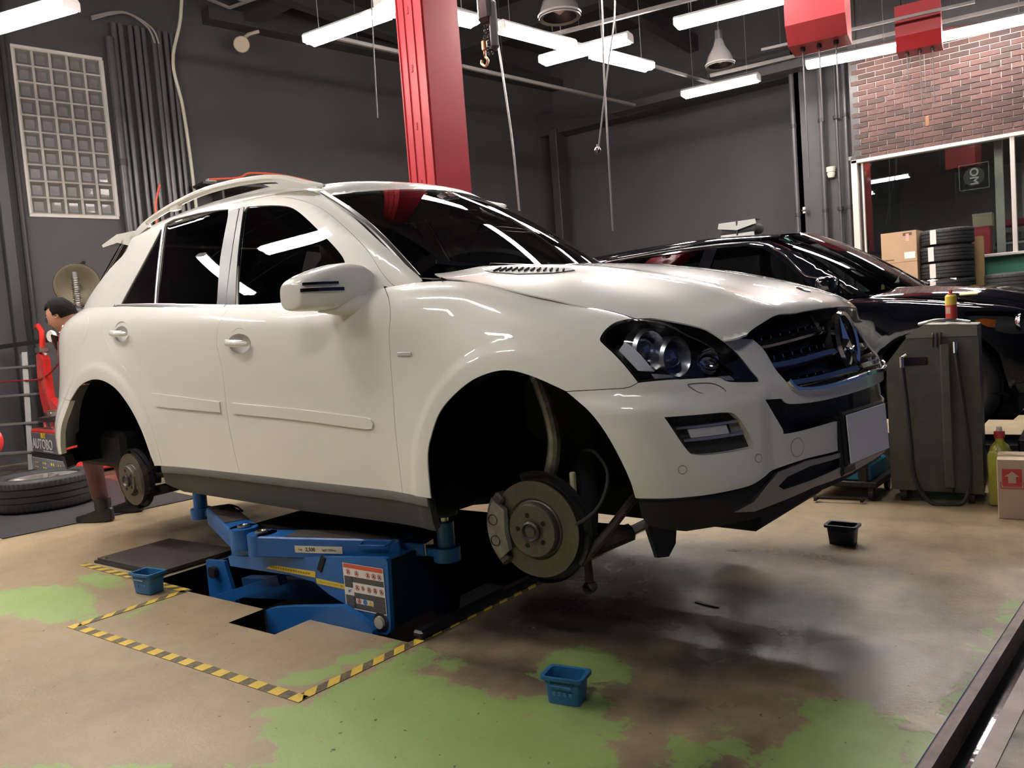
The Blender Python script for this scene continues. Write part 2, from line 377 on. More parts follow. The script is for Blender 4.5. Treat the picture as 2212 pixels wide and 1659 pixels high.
# the floor beyond the channel, and the channel itself
yA, yB = -4.0, 14.0
def strip(name, x0, x1, z0, z1, m, **k):
    b = MB(); b.add([(DR(yA)+x0, yA, z0), (DR(yA)+x1, yA, z0), (DR(yB)+x1, yB, z0), (DR(yB)+x0, yB, z0), (DR(yA)+x0, yA, z1), (DR(yA)+x1, yA, z1), (DR(yB)+x1, yB, z1), (DR(yB)+x0, yB, z1)], [(0, 1, 2, 3), (4, 5, 6, 7), (0, 1, 5, 4), (2, 3, 7, 6), (1, 2, 6, 5), (0, 3, 7, 4)]); o = b.build(name, m, k.get('parent')); return o
RUST = mat('rusted edge angle', (.27, .20, .18), .55, .2, noise=(14, .9, (.15, .11, .10), 8), bump=(40, .4))
dr = thing('floor_channel', 'dark wet channel with rusty steel edges crossing the floor at the lower right', 'drain')
strip('channel_bed', .03, .125, -.075, -.07, mat('wet black sludge', (.006, .006, .007), .08, bump=(7, .12)), parent=dr)
strip('steel_edge', .012, .034, -.08, .002, RUST, parent=dr); strip('steel_edge', .108, .155, -.08, .003, mat('pale steel edge', (.33, .27, .25), .5, .2, noise=(10, .7, (.22, .17, .16), 6)), parent=dr)
strip('joint_groove', 0, .012, -.02, -.004, RUST, parent=dr)
b = MB(); b.add([(DR(yA)+.155, yA, 0), (9, yA, 0), (9, yB, 0), (DR(yB)+.155, yB, 0)], [(0, 1, 2, 3)])
struct('floor_2', b, mat('outer concrete', (.075, .062, .052), .5, noise=(6, 1.0, (.35, .29, .24), 3), bump=(20, .3)), smooth=0)
# pit walls under the lift
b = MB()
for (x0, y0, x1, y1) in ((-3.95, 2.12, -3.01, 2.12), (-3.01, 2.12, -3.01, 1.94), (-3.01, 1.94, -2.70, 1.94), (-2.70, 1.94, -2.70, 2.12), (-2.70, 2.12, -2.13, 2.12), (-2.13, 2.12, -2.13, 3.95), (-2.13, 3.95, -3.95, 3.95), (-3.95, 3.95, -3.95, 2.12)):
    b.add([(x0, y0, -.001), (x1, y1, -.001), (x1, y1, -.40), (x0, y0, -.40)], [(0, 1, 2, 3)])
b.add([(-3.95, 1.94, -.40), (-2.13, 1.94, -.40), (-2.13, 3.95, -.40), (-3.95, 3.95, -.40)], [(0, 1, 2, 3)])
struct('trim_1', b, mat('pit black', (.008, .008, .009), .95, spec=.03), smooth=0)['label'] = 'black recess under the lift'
# walls
PA = Vector((-10.30, 4.72, 0)); AD = Vector((.213, .977, 0)).normalized(); AN = Vector((AD.y, -AD.x, 0))   # left wall line, its normal into the room
H_ = 6.3
def wallbox(name, p0, p1, z0, z1, th=.15, m=WALL, parent=None):
    b = MB(); p0 = Vector(p0); p1 = Vector(p1); n = Vector((-(p1-p0).y, (p1-p0).x, 0)).normalized()*th
    q = [p0, p1, p1+n, p0+n]; b.add([(v.x, v.y, z) for z in (z0, z1) for v in q], [(0, 1, 2, 3), (4, 5, 6, 7), (0, 1, 5, 4), (1, 2, 6, 5), (2, 3, 7, 6), (3, 0, 4, 7)])
    o = b.build(name, m, parent, smooth=0)
    if not parent: o['kind'] = 'structure'
    return o
def A(s, off=0, z=0): p = PA+AD*s+AN*off; return Vector((p.x, p.y, z))
wl = wallbox('wall_left', A(-9), A(-.135), 0, H_)
wallbox('wall_left_lower', A(-.135), A(.835), 0, 2.955, parent=wl); wallbox('wall_left_upper', A(-.135), A(.835), 4.93, H_, parent=wl); wallbox('wall_left_rest', A(.835), A(9.05), 0, H_, parent=wl)
wallbox('wall_back', (-8.40, 13.45, 0), (-3.62, 13.45, 0), 0, H_)
wallbox('wall_return', (-3.62, 13.45, 0), (-3.62, 12.5, 0), 0, H_, th=.1, m=DARK); wallbox('wall_bay', (-3.62, 12.5, 0), (-2.72, 12.5, 0), 0, H_, m=DARK)
wallbox('wall_jamb', (-2.72, 12.5, 0), (-2.62, 11.62, 0), 0, H_, th=.1, m=DARK)
wallbox('wall_front', (9, -4, 0), (-12.2, -4, 0), 0, H_)
b = MB().box((-3.3, 5, H_+.05), (17, 19, .1)); struct('ceiling', b, CEIL, smooth=0)
# brick wall: green-painted dado, window, bricks over it
GRN = mat('green dado', (.035, .20, .135), .5, noise=(3, .4, (.03, .15, .10)))
MORT = mat('mortar', (.33, .28, .26), .8, bump=(60, .3))
wr = wallbox('wall_right', (-2.62, 11.64, 0), (3.2, 11.64, 0), 3.03, 4.42, th=.16, m=MORT)
wallbox('dado', (-2.62, 11.63, 0), (3.2, 11.63, 0), 0, 1.60, th=.16, m=GRN, parent=wr)
wallbox('upper_wall', (-2.62, 11.66, 0), (3.2, 11.66, 0), 4.42, H_, th=.14, m=DARK, parent=wr)
BR = [mat('brick %s' % n, tuple(q*.30 for q in c), .75, noise=(18, .6, tuple(q*.30 for q in d), 5), bump=(50, .5)) for n, c, d in (('red', (.235, .095, .080), (.17, .07, .06)), ('brown', (.175, .075, .065), (.12, .055, .05)), ('dark', (.13, .065, .058), (.09, .05, .045)), ('pale', (.27, .125, .105), (.2, .09, .075)))]
bb = bmesh.new(); bmesh.ops.create_cube(bb, size=1)
for v in bb.verts: v.co = Vector((v.co.x*.205, v.co.y*.022, v.co.z*.058))
bmesh.ops.bevel(bb, geom=[e for e in bb.edges if all(v.co.y < 0 for v in e.verts)], offset=.003, segments=1, affect='EDGES')
bmes = []
for m_ in BR:
    q = bpy.data.meshes.new('brick'); bb.to_mesh(q); q.materials.append(m_); bmes.append(q)
bb.free(); nb = 0
PITX, PITZ = .216, .0695
rest = MB()
for r in range(20):
    z = 3.03+.035+r*PITZ
    if z > 4.40: break
    for k in range(27):
        x = -2.62+.105+k*PITX-(PITX*.5 if r % 2 else 0)
        if x-.10 < -2.64: continue
        if x < .10 and nb < 300:
            o = bpy.data.objects.new('brick', random.choice(bmes)); COL.objects.link(o); o.parent = wr; o.location = (x, 11.634+random.uniform(-.002, .002), z); nb += 1
        elif x < 3.1: rest.box((x, 11.634, z), (.205, .022, .058))
ro_ = rest.build('brickwork', BR[1], wr, smooth=0); ro_['kind'] = 'stuff'
# the window onto the workshop office
WF = mat('cream window frame', (.55, .50, .46), .45)
ww = empty('window_1', (0, 0, 0)); ww['kind'] = 'structure'
for nm, c, d in (('frame_head', (.30, 11.58, 3.01), (5.84, .12, .045)), ('frame_post', (-2.585, 11.58, 2.33), (.075, .12, 1.4)), ('frame_post', (-2.495, 11.60, 2.31), (.022, .06, 1.36)), ('mullion', (-.80, 11.585, 2.30), (.05, .1, 1.38)), ('mullion', (1.1, 11.585, 2.30), (.05, .1, 1.38)), ('frame_sill', (.30, 11.57, 1.605), (5.84, .16, .035))):
    box(nm, c, d, WF, ww, bev=.004)
PANE = glassmat('office glass', (.80, .84, .82))
for x0, x1 in ((-2.48, -.825), (-.775, 1.075), (1.125, 3.1)):
    box('pane', ((x0+x1)/2, 11.60, 2.30), (x1-x0, .006, 1.36), PANE, ww)
# round roundel sticker with letters on the inside of the glass
m = MB(); Mx = Matrix(((1, 0, 0, 0), (0, 0, 1, 0), (0, 1, 0, 0), (0, 0, 0, 1)))
m.v = []; 
R90 = Matrix.Translation((-1.22, 11.64, 2.60)) @ Matrix.Rotation(PI/2, 4, 'X') @ Matrix.Rotation(-PI/2, 4, 'Z')
m.text('OM', .13, R90, bold=.004); 
st_ = thing('window_sticker', 'round dark sticker with pale letters in a square outline behind the office window', 'sticker', (0, 0, 0))
d_ = MB().lathe([(.001, 0), (.115, 0), (.115, .003)], (-1.22, 11.648, 2.60), (0, -1, 0), 36); d_.build('disc', mat('sticker grey', (.06, .055, .055), .6), st_)
m.v = [(x, y-.008, z) for x, y, z in m.v]; m.build('letters', mat('pale print', (.55, .5, .48), .6), st_)
q = MB(); 
for c, d in (((-1.22, 11.648, 2.755), (.33, .004, .008)), ((-1.22, 11.648, 2.445), (.33, .004, .008)), ((-1.38, 11.648, 2.6), (.008, .004, .31)), ((-1.06, 11.648, 2.6), (.008, .004, .31))): q.box(c, d)
q.build('outline', mat('faint outline', (.25, .23, .22), .6), st_)
# office behind the glass
OF = mat('office wall', (.22, .20, .185), .8)
wallbox('wall_office', (-2.6, 14.6, 0), (3.4, 14.6, 0), 0, 3.1, th=.1, m=OF); wallbox('wall_office_side', (-2.66, 14.6, 0), (-2.66, 11.7, 0), 0, 3.1, th=.06, m=mat('dark office side', (.05, .05, .05), .7))
struct('trim_2', MB().box((.3, 13.2, 3.1), (6, 2.9, .05)), OF, 0)
box('office_post', (-.98, 12.0, 2.35), (.09, .09, 1.45), WF, ww)
box('blind', (0, 12.9, 2.2), (1.6, .03, 1.5), mat('pale blind', (.30, .27, .25), .8, bump=(0.5, .1)), ww)
# glass blocks, 5 across and 10 down, each its own piece
wg = empty('window_2', (0, 0, 0)); wg['kind'] = 'structure'
FRM = mat('pale block frame', (.50, .47, .44), .5)
def abox(name, s0, s1, z0, z1, o0, o1, m, par, bev=0):
    b = MB(); c = A((s0+s1)/2, (o0+o1)/2, (z0+z1)/2); b.box(c, (s1-s0, abs(o1-o0), z1-z0), rot=(0, 0, math.atan2(AD.y, AD.x)), bev=bev); return b.build(name, m, par)
S0, S1, Z0, Z1 = -.125, .825, 2.965, 4.92
for a in ((S0-.03, S1+.03, Z0-.04, Z0), (S0-.03, S1+.03, Z1, Z1+.035), (S0-.03, S0, Z0, Z1), (S1, S1+.04, Z0, Z1)): abox('frame', *a, -.10, .02, FRM, wg, .004)
# one block: pale ribbed rim, deep bowl of clear glass
cw_, ch_ = (S1-S0)/5, (Z1-Z0)/10; bk = MB()
def ringq(hw, hh, y): return [(-hw, y, -hh), (hw, y, -hh), (hw, y, hh), (-hw, y, hh)]
LV = [(cw_/2, ch_/2, .0), (cw_/2-.003, ch_/2-.002, .006), (cw_/2-.010, ch_/2-.007, .004), (cw_/2-.016, ch_/2-.012, -.006)]
vs = [p for hw, hh, y in LV for p in ringq(hw, hh, -y)]
fs = [(4*i+k, 4*i+(k+1) % 4, 4*i+4+(k+1) % 4, 4*i+4+k) for i in range(3) for k in range(4)]
bk.mi = 0; bk.add(vs, fs); bk.mi = 1
gv = ringq(cw_/2-.016, ch_/2-.012, .006); gi = ringq(cw_/2-.045, ch_/2-.045, .050); bk.add(gv+gi, [(0, 1, 5, 4), (1, 2, 6, 5), (2, 3, 7, 6), (3, 0, 4, 7), (4, 5, 6, 7)])
b0 = bk.build('glass_block', [mat('pale glass rim', (.42, .40, .37), .25), mat('block glass', (.13, .125, .12), .45, coat=.15, noise=(9, .8, (.20, .19, .18)))], wg)
first = True
for i in range(5):
    for j in range(10):
        o = b0 if first else b0.copy()
        if not first: COL.objects.link(o)
        first = False; o.parent = wg; o.location = A(S0+cw_*(i+.5), .012, Z0+ch_*(j+.5)); o.rotation_euler = (0, 0, math.atan2(AD.y, AD.x))
# things fixed to the left wall
th_ = math.atan2(AD.y, AD.x)
abox('wall_ledge', 2.2, 9.0, 5.62, 5.80, -.0, .25, DARK, wl)
pp = thing('pipe_bank', 'bank of black vertical pipes on the dark wall beside the glass blocks', 'pipes')
for k, s in enumerate((1.02, 1.10, 1.22, 1.30, 1.38, 1.50, 1.57, 1.66, 1.74)):
    MB().cyl(A(s, .05+.015*(k % 2), .3), A(s, .05+.015*(k % 2), 5.4), .03 if k % 3 else .036, n=10).build('pipe', mat('grey black pipe', (.075, .07, .078), .35), pp)
pp2 = thing('corner_duct', 'tall square black duct at the left edge beside the glass blocks', 'duct')
MB().box(A(-.42, .10, 2.8), (.12, .18, 5.2), rot=(0, 0, th_), bev=.01).build('duct_body', DARK, pp2); MB().cyl(A(-.24, .06, .2), A(-.24, .06, 5.6), .035, n=10).build('pipe', DARK, pp2)
pp3 = thing('drain_pipe', 'single thicker black pipe right of the glass block window', 'pipe'); MB().cyl(A(.95, .07, .3), A(.95, .07, 5.2), .05, n=12).build('pipe', mat('grey black pipe'), pp3)
MB().cyl(A(.95, .07, 3.6), A(.95, .07, 3.68), .06, n=12).build('pipe_socket', DARK, pp3)
cd = thing('cream_conduit', 'cream bent conduit running up the dark wall behind the white car', 'conduit')
MB().tube(crom([A(1.84, .1, .8), A(1.82, .1, 3.3), A(1.78, .1, 4.4), A(1.70, .12, 5.0), A(1.86, .12, 5.6), A(1.95, .12, 6.25)], seg=6), .022, 8).build('tube', mat('cream plastic', (.55, .52, .43), .4), cd)
cd2 = thing('bent_conduits', 'two pale conduits arching off the top of the pipe bank', 'conduit')
for q in (0, .05): MB().tube(crom([A(.75, .12, 5.40-q*.6), A(1.0, .14, 5.50-q*.4), A(1.2, .14, 5.52), A(1.42+q, .12, 5.40), A(1.5+q, .1, 5.22)], seg=5), .014, 6).build('tube', mat('grey conduit', (.22, .20, .19), .5), cd2)
fl = thing('flood_lamp', 'small unlit round lamp on a bracket high on the back left wall', 'lamp', A(2.62, .25, 5.35))
MB().lathe([(.001, -.06), (.06, -.05), (.11, 0), (.10, .02), (.001, .015)], (0, 0, 0), (.8, -.5, -.4), 20).build('lamp_head', mat('tan lamp', (.42, .36, .27), .5), fl)
MB().tube([(0, 0, .05), (.02, .12, .16), (.06, .26, .22)], .025, 8).build('bracket', mat('tan lamp'), fl)
hs = thing('orange_hose', 'thin orange air hose lying along a black shelf behind the white car roof', 'hose')
MB().tube(crom([A(1.9, .45, 3.42), A(2.3, .45, 3.47), A(2.5, .42, 3.55), A(3.0, .42, 3.55), A(3.6, .42, 3.46), A(4.3, .42, 3.35)], seg=5), .013, 6).build('hose', mat('orange rubber', (.75, .12, .05), .5), hs)
hs2 = thing('hanging_red_hose', 'red hose hanging beside the pipes above the car tail', 'hose'); MB().tube(crom([A(1.32, .25, 3.35), A(1.24, .27, 3.1), A(1.22, .28, 2.8), A(1.22, .28, 2.3)], seg=5), .014, 6).build('hose', mat('orange rubber'), hs2)
sh = thing('wall_shelf', 'black wall shelf behind the white car roof under the orange hose', 'shelf'); MB().box(A(3.4, .25, 3.37), (3.2, .45, .03), rot=(0, 0, th_)).build('board', DARK, sh); MB().box(A(1.98, .3, 3.42), (.12, .1, .07), rot=(0, 0, th_), bev=.01).build('junction', mat('cream plastic'), sh)
for s in (2.1, 4.8): MB().box(A(s, .2, 3.2), (.03, .35, .3), rot=(0, 0, th_)).build('bracket', DARK, sh)
# back wall fittings
bp_ = thing('back_duct', 'black vertical duct in the far corner behind the red column', 'duct'); MB().box((-8.15, 13.1, 2.4), (.16, .3, 4.8), bev=.01).build('duct_body', DARK, bp_)
for n_, (x, y, lab) in enumerate(((-3.60, 12.42, 'black pipe left of the dome lamp on the dark end wall'), (-3.20, 12.40, 'black pipe just right of the dome lamp'), (-2.86, 12.38, 'black pipe nearest the brick wall corner'), (-2.99, 12.41, 'thin black pipe between the dome lamp and the brick corner'))):
    p_ = thing('wall_pipe', lab, 'pipe'); MB().cyl((x, y, .2), (x, y, 4.7), .035 if n_ != 3 else .02, n=10).build('pipe', mat('grey black pipe'), p_)
    for z in (1.2, 2.5, 3.8): MB().cyl((x, y, z), (x, y, z+.05), .045, n=10).build('pipe_clip', DARK, p_)
dm = thing('dome_lamp', 'small white dome fitting on the dark end wall beside the pipes', 'lamp', (-3.10, 12.42, 3.04)); MB().lathe([(.001, -.06), (.045, -.05), (.06, 0), (.05, .04)], (0, 0, 0), (0, 0, 1), 16).build('dome', mat('white fitting', (.6, .57, .5), .4), dm); MB().cyl((0, 0, .03), (0, 0, .10), .065, n=16).build('base', mat('white fitting'), dm)
vl_ = thing('pipe_valve', 'small pale valve on the pipe end on the dark end wall', 'valve', (-3.50, 12.40, 2.57)); MB().cyl((0, 0, -.04), (0, 0, .05), .022, n=10).build('body', mat('white fitting'), vl_); MB().cyl((-.03, -.02, 0), (.03, -.02, 0), .012, n=8).build('lever', DARK, vl_)
# beams and rails under the ceiling
bm_ = MB(); bm_.box((-5.2, 13.2, 4.92), (7.2, .35, .40)); bm_.box((-3.2, 12.2, 4.62), (6.5, .25, .12)); struct('trim_3', bm_, DARK, 0)
for k, (y, z) in enumerate(((1, 5.9), (4.2, 5.9), (7.4, 5.9), (10.6, 5.9))): struct('trim_%d' % (4+k), MB().box((-3.5, y, z), (16, .22, .42)), DARK, 0)
for k, x in enumerate((-8.5, -5.5, -2.5, .3)): struct('trim_%d' % (8+k), MB().box((x, 5, 5.75), (.18, 18, .25)), DARK, 0)
RAILM = mat('grey rail', (.20, .185, .18), .45, .3)
def rail_(label, a, b, w=.04):
    t = thing('lamp_rail', label, 'rail'); MB().bar(a, b, w, w).build('rail', RAILM, t); a = Vector(a); b = Vector(b)
    for q in (.1, .5, .9): p = a+(b-a)*q; MB().cyl(p, (p.x, p.y, H_), .005, n=6).build('hanger', DARK, t)
    return t
rail_('long pale rail above the tube lights left of the hanging hook', (-6.9, 6.2, 4.55), (-5.9, 11.9, 4.55)); rail_('grey rail over the right-hand tube lights running to the brick wall', (-3.2, 9.0, 4.5), (1.2, 9.7, 4.5))
rail_('grey rail behind the nearer red box', (-4.3, 11.05, 4.45), (.6, 11.5, 4.45)); rail_('grey rail beside the hanging lamp shade at the top middle', (-5.2, 8.0, 4.45), (.4, 8.9, 4.45)); rail_('short grey rail ending under the nearer red box', (-3.2, 9.9, 4.25), (-1.0, 10.2, 4.25), .03)
rail_('grey rail crossing behind the crossed tube lights', (-5.3, 6.0, 4.42), (-4.3, 11.8, 4.42), .035)
# ceiling grille at the upper left
cg = thing('ceiling_grating', 'pale lattice grating under the ceiling above the glass blocks', 'grating', (-8.3, 6.2, 5.72), .15)
for k in range(7): MB().box((-.9+.3*k, 0, 0), (.03, 1.8, .03)).build('grating_bar', mat('grey conduit'), cg)
for k in range(5): MB().box((0, -.9+.45*k, 0), (1.8, .03, .03)).build('grating_bar', mat('grey conduit'), cg)
# ================================================================== tube lights
HOUS = mat('white lamp housing', (.85, .83, .82), .4); TUBE = mat('lit tube', (1, 1, 1), .5, emit=(1.0, .93, .87), es=TUBE_STRENGTH); TCAP = mat('tube cap', (.5, .5, .5), .3, .8)
TUBE2 = mat('lit tube warm', (1, 1, 1), .5, emit=(1.0, .91, .82), es=TUBE_STRENGTH)
def fixture(c, ang, label, cat='light', hang=.35, group=None, L_=1.16, z_top=None):
    t = thing('tube_light', label, cat, c, ang, group)
    MB().box((0, 0, .055), (L_, .19, .035), top=(1, .7), bev=.006).build('housing', HOUS, t)
    for y in (-.045, .045):
        MB().cyl((-L_/2+.03, y, 0), (L_/2-.03, y, 0), .040, n=12).build('tube', TUBE, t)
    for x in (-L_/2+.012, L_/2-.012): MB().box((x, 0, .010), (.022, .18, .070), bev=.005).build('end_cap', HOUS, t)
    for x in (-L_*.35, L_*.35): MB().cyl((x, 0, .06), (x, 0, H_-c[2]), .004, n=6).build('hanger', TCAP, t)
    return t
def fx(a, b, label, z=4.2, L_=None):
    a = Vector((*a, z)); b = Vector((*b, z)); return fixture(tuple((a+b)/2), math.atan2((b-a).y, (b-a).x), label, L_=L_ or (b-a).length)
fx((-5.16, 8.08), (-4.06, 8.19), 'lit tube light crossing in front of another, upper middle')
fx((-3.54, 8.20), (-2.38, 8.37), 'long lit tube light left of the nearer red box')
fx((-2.95, 10.83), (-1.90, 11.02), 'lit tube light under the nearer red box beside the brick wall')
fx((-4.62, 10.80), (-3.56, 10.87), 'farthest lit tube light above the dark back wall')
fx((-1.60, 11.03), (-.50, 11.17), 'lit tube light over the brick wall at the right edge')
fx((-4.86, 6.85), (-4.65, 7.92), 'lit tube light just right of the hanging hook')
fx((-4.60, 8.32), (-4.38, 9.30), 'lit tube light running away behind the crossing one')
fx((-5.22, 5.50), (-4.94, 6.58), 'lit tube light partly hidden behind the red column on its right')
fx((-6.42, 5.70), (-5.34, 5.77), 'lit tube light partly hidden behind the red column on its left')
fx((-7.75, 3.20), (-6.80, 3.46), 'lit tube light in the upper left corner', 4.05, 1.16)
fixture((1.6, 13.0, 2.9), 0, 'added unseen tube light that brightens the office beyond the right edge of the view', hang=.1)  # lamp added out of view to brighten the office behind the glass
# the rest of the same lamps, over the bay (out of the frame, seen in the paintwork); the one behind the camera is added to light the bumper
k = 0
for x, y, a in ((-2.6, 5.7, .15), (-4.6, 3.6, .12), (-6.6, .9, .15), (-4.3, .7, .12), (-5.6, -1.6, .12), (-8.4, .4, 1.4), (-8.2, -1.8, .1), (-3.95, 5.3, 1.36), (-7.9, 2.0, .12), (-6.4, 2.4, 1.36), (-.4, -.9, .12), (-.9, 6.5, .12), (-1.1, 8.1, .12)):
    fixture((x, y, 4.2), a, 'lit tube light hung unseen over the bay, in a set that includes an added bumper lamp', group='tube lights over the bay')

# ---------- smooth surfaces of the white car (x forward of front axle, o outward from the centre line, z up)
def spl(t, P, tq):
    """natural cubic spline through P at knots t, evaluated at tq"""
    t = np.asarray(t, float); P = np.asarray(P, float); n = len(t); h = np.diff(t)
    A = np.eye(n); B = np.zeros_like(P)
    for i in range(1, n-1):
        A[i, i-1] = h[i-1]; A[i, i] = 2*(h[i-1]+h[i]); A[i, i+1] = h[i]
        B[i] = 6*((P[i+1]-P[i])/h[i]-(P[i]-P[i-1])/h[i-1])
    M = np.linalg.solve(A, B.reshape(n, -1)).reshape(P.shape)
    tq = np.asarray(tq, float); S = tq.shape; tq = np.clip(tq.ravel(), t[0], t[-1]); k = np.clip(np.searchsorted(t, tq, 'right')-1, 0, n-2)
    sh = (-1,)+(1,)*(P.ndim-1)
    a = (t[k+1]-tq).reshape(sh); b = (tq-t[k]).reshape(sh); hh = h[k].reshape(sh)
    r = M[k]*a**3/(6*hh)+M[k+1]*b**3/(6*hh)+(P[k]/hh-M[k]*hh/6)*a+(P[k+1]/hh-M[k+1]*hh/6)*b
    return r.reshape(S+P.shape[1:])
def sstep(x): x = np.clip(x, 0, 1); return x*x*(3-2*x)
COLS = [ # plan x, plan o, nose insets scale, top (x,o,z), type
 ((.865, 0), (.72, 0, 1.06), 'g'), ((.848, .25), (.705, .22, 1.055), 'g'), ((.80, .46), (.65, .44, 1.03), 'g'),
 ((.735, .61), (.575, .60, 1.022), 'h'), ((.645, .745), (.50, .69, 1.036), 'h'), ((.52, .85), (.42, .745, 1.05), 'f'),
 ((.36, .905), (.33, .762, 1.083), 'f'), ((.10, .925), (.09, .78, 1.135), 'f'), ((-.2, .925), (-.19, .79, 1.205), 'f'),
 ((-.5, .922), (-.5, .805, 1.235), 'f2'), ((-.85, .922), (-.85, .84, 1.215), 'd'), ((-1.2, .924), (-1.2, .852, 1.205), 'd'),
 ((-1.7, .925), (-1.7, .855, 1.232), 'd'), ((-2.2, .928), (-2.2, .855, 1.265), 'd'), ((-2.7, .93), (-2.7, .848, 1.295), 'd'),
 ((-3.1, .924), (-3.08, .828, 1.315), 'd'), ((-3.4, .908), (-3.32, .79, 1.325), 'd'), ((-3.64, .845), (-3.52, .70, 1.33), 'd'),
 ((-3.80, .68), (-3.64, .55, 1.33), 'd'), ((-3.87, .33), (-3.70, .30, 1.33), 'd'), ((-3.89, 0), (-3.72, 0, 1.33), 'd')]
PROF = dict(g=[(.25, .22), (.5, .46), (.70, .68), (.87, .86), (1, 1)], h=[(.28, .13), (.52, .32), (.72, .54), (.88, .78), (1, 1)],
 f=[(.34, .04), (.62, .14), (.82, .32), (.94, .60), (1, 1)], f2=[(.34, .02), (.60, .08), (.79, .22), (.92, .52), (1, 1)],
 d=[(.33, .0), (.58, .05), (.76, .16), (.89, .48), (1, 1)])
ZR = [.20, .33, .47, .64, .80]
def _net():
    N = []
    pts = np.array([c[0] for c in COLS]); tan = np.gradient(pts, axis=0); tan[0] = (0, 1); tan[-1] = (0, -1)
    for i, (pl, T, ty) in enumerate(COLS):
        t = tan[i]/np.linalg.norm(tan[i]); n = np.array([t[1], -t[0]])  # outward
        f = 1 if i < 5 else 0
        ins = [.10+.06*f, .035+.02*f, .012-.012*f, .002-.004*f, 0]
        if i >= 16: ins = [.05, -.01, -.045, -.05, -.02]
        p0 = np.array([pl[0], pl[1], .80])
        col = [(pl[0]-n[0]*d, pl[1]-n[1]*d, z) for d, z in zip(ins, ZR)]
        T = np.array(T)
        for vf, hf in PROF[ty]:
            col.append((p0[0]+(T[0]-p0[0])*hf, p0[1]+(T[1]-p0[1])*hf, .80+(T[2]-.80)*vf))
        N.append(col)
    return np.array(N)
class Patch:
    """tensor spline patch sampled to a dense grid, bicubic-smooth lookup"""
    def __init__(s, net, nu, nv, uk, vk):
        s.U = uk[-1]; s.V = vk[-1]; s.nu = nu; s.nv = nv
        uq = np.linspace(0, s.U, nu); vq = np.linspace(0, s.V, nv)
        G = spl(uk, net, uq)                     # nu x rows x 3
        G = spl(vk, np.swapaxes(G, 0, 1), vq)    # nv x nu x 3
        s.G = np.swapaxes(G, 0, 1)
    def raw(s, u, v):
        a = np.clip(np.asarray(u, float)/s.U, 0, 1)*(s.nu-1); b = np.clip(np.asarray(v, float)/s.V, 0, 1)*(s.nv-1)
        i = np.clip(a.astype(int), 1, s.nu-3); j = np.clip(b.astype(int), 1, s.nv-3); fa = a-i; fb = b-j
        def w(t): return [-.5*t+t*t-.5*t**3, 1-2.5*t*t+1.5*t**3, .5*t+2*t*t-1.5*t**3, -.5*t*t+.5*t**3]
        wa = w(fa); wb = w(fb); r = 0
        for p in range(4):
            for q in range(4):
                r = r+(wa[p]*wb[q])[..., None]*s.G[i+p-1, j+q-1]
        return r
UK = np.arange(21.); VK = np.arange(10.)
WB = Patch(_net(), 481, 217, UK, VK)
def arcd(x, z, cx, cz, rx, rz):
    return np.sqrt(((x-cx)/rx)**2+((z-cz)/rz)**2)
FA = (.052, .455, .437, .457); RA = (-2.905, .455, .475, .457)
def wrap(u, v):
    """front wings, doors, bumpers: u runs nose -> flank -> tail, v from sill to shoulder"""
    p = WB.raw(u, v); x, o, z = p[..., 0], p[..., 1], p[..., 2]
    d = 0
    for A in (FA, RA):
        r = arcd(x, z, *A); m = (o > .6)*sstep((z-.15)/.2)
        d = d+m*(.026*sstep(1-(r-1)/.62)+.008*sstep(1-(r-1.11)/.11))
    # shoulder crease along the doors
    u = np.asarray(u, float); v = np.asarray(v, float)   # step below the headlamps across the bumper corners
    b = .015*sstep((4.10-v)/.16)*sstep((v-2.25)/.35)*sstep((u-2.75)/.4)*sstep((6.55-u)/.5)
    p = p.copy(); p[..., 0] += b*.75; p[..., 1] += b*.6; nx = sstep((x-.1)/.5); p[..., 1] += d*(1-.35*nx); p[..., 0] += d*.5*nx
    return p
def hoodz(x, o):
    """bonnet height over the plan"""
    o = np.abs(o)
    xc = [-.60, -.30, 0, .30, .50, .62, .70, .76, .80]
    zc = [1.305, 1.292, 1.268, 1.213, 1.163, 1.125, 1.09, 1.05, 1.00]
    ze = [1.262, 1.225, 1.165, 1.098, 1.05, 1.015, .99, .965, .94]
    c = spl(xc, np.array(zc), np.asarray(x)); e = spl(xc, np.array(ze), np.asarray(x))
    oe = .80; t = np.clip(o/oe, 0, 1.25)
    rid = .010*np.exp(-((o-.50-.1*(-np.asarray(x)))/.07)**2)
    return c+(e-c)*(.35*t**2+.65*t**4)+rid
def hood(x, o):
    x = np.asarray(x, float); o = np.asarray(o, float)
    # the nose of the bonnet pulls back away from the middle
    return np.stack([x, o, hoodz(x+.20*(np.abs(o)/.7)**2.2*sstep((x-.1)/.5)*.85, o)], -1)
def gside(x, z):
    """outward distance of the upper side (pillars, side glass) at x, height z"""
    x = np.asarray(x, float); z = np.asarray(z, float)
    b = spl([-3.9, -3.6, -3.3, -2.8, -2.2, -1.7, -1.2, -.85, -.5, -.2], np.array([.55, .69, .775, .832, .850, .852, .845, .828, .783, .73]), x)
    zb = spl([-3.9, -3.1, -2.2, -1.2, -.5], np.array([1.33, 1.315, 1.265, 1.205, 1.24]), x)
    t = z-zb
    y = b-.36*t-.16*t*t
    top = spl([-3.8, -3.3, -2.9, -2.4, -1.8, -1.5, -1.3, -1.1, -.9, -.7, -.5], np.array([1.60, 1.69, 1.752, 1.790, 1.802, 1.782, 1.725, 1.62, 1.51, 1.40, 1.28]), x)
    y = y-.05*np.clip((z-(top-.07))/.07, 0, 2)**2
    return y
def side(x, z):
    return np.stack([np.asarray(x, float), gside(x, z), np.asarray(z, float)], -1)
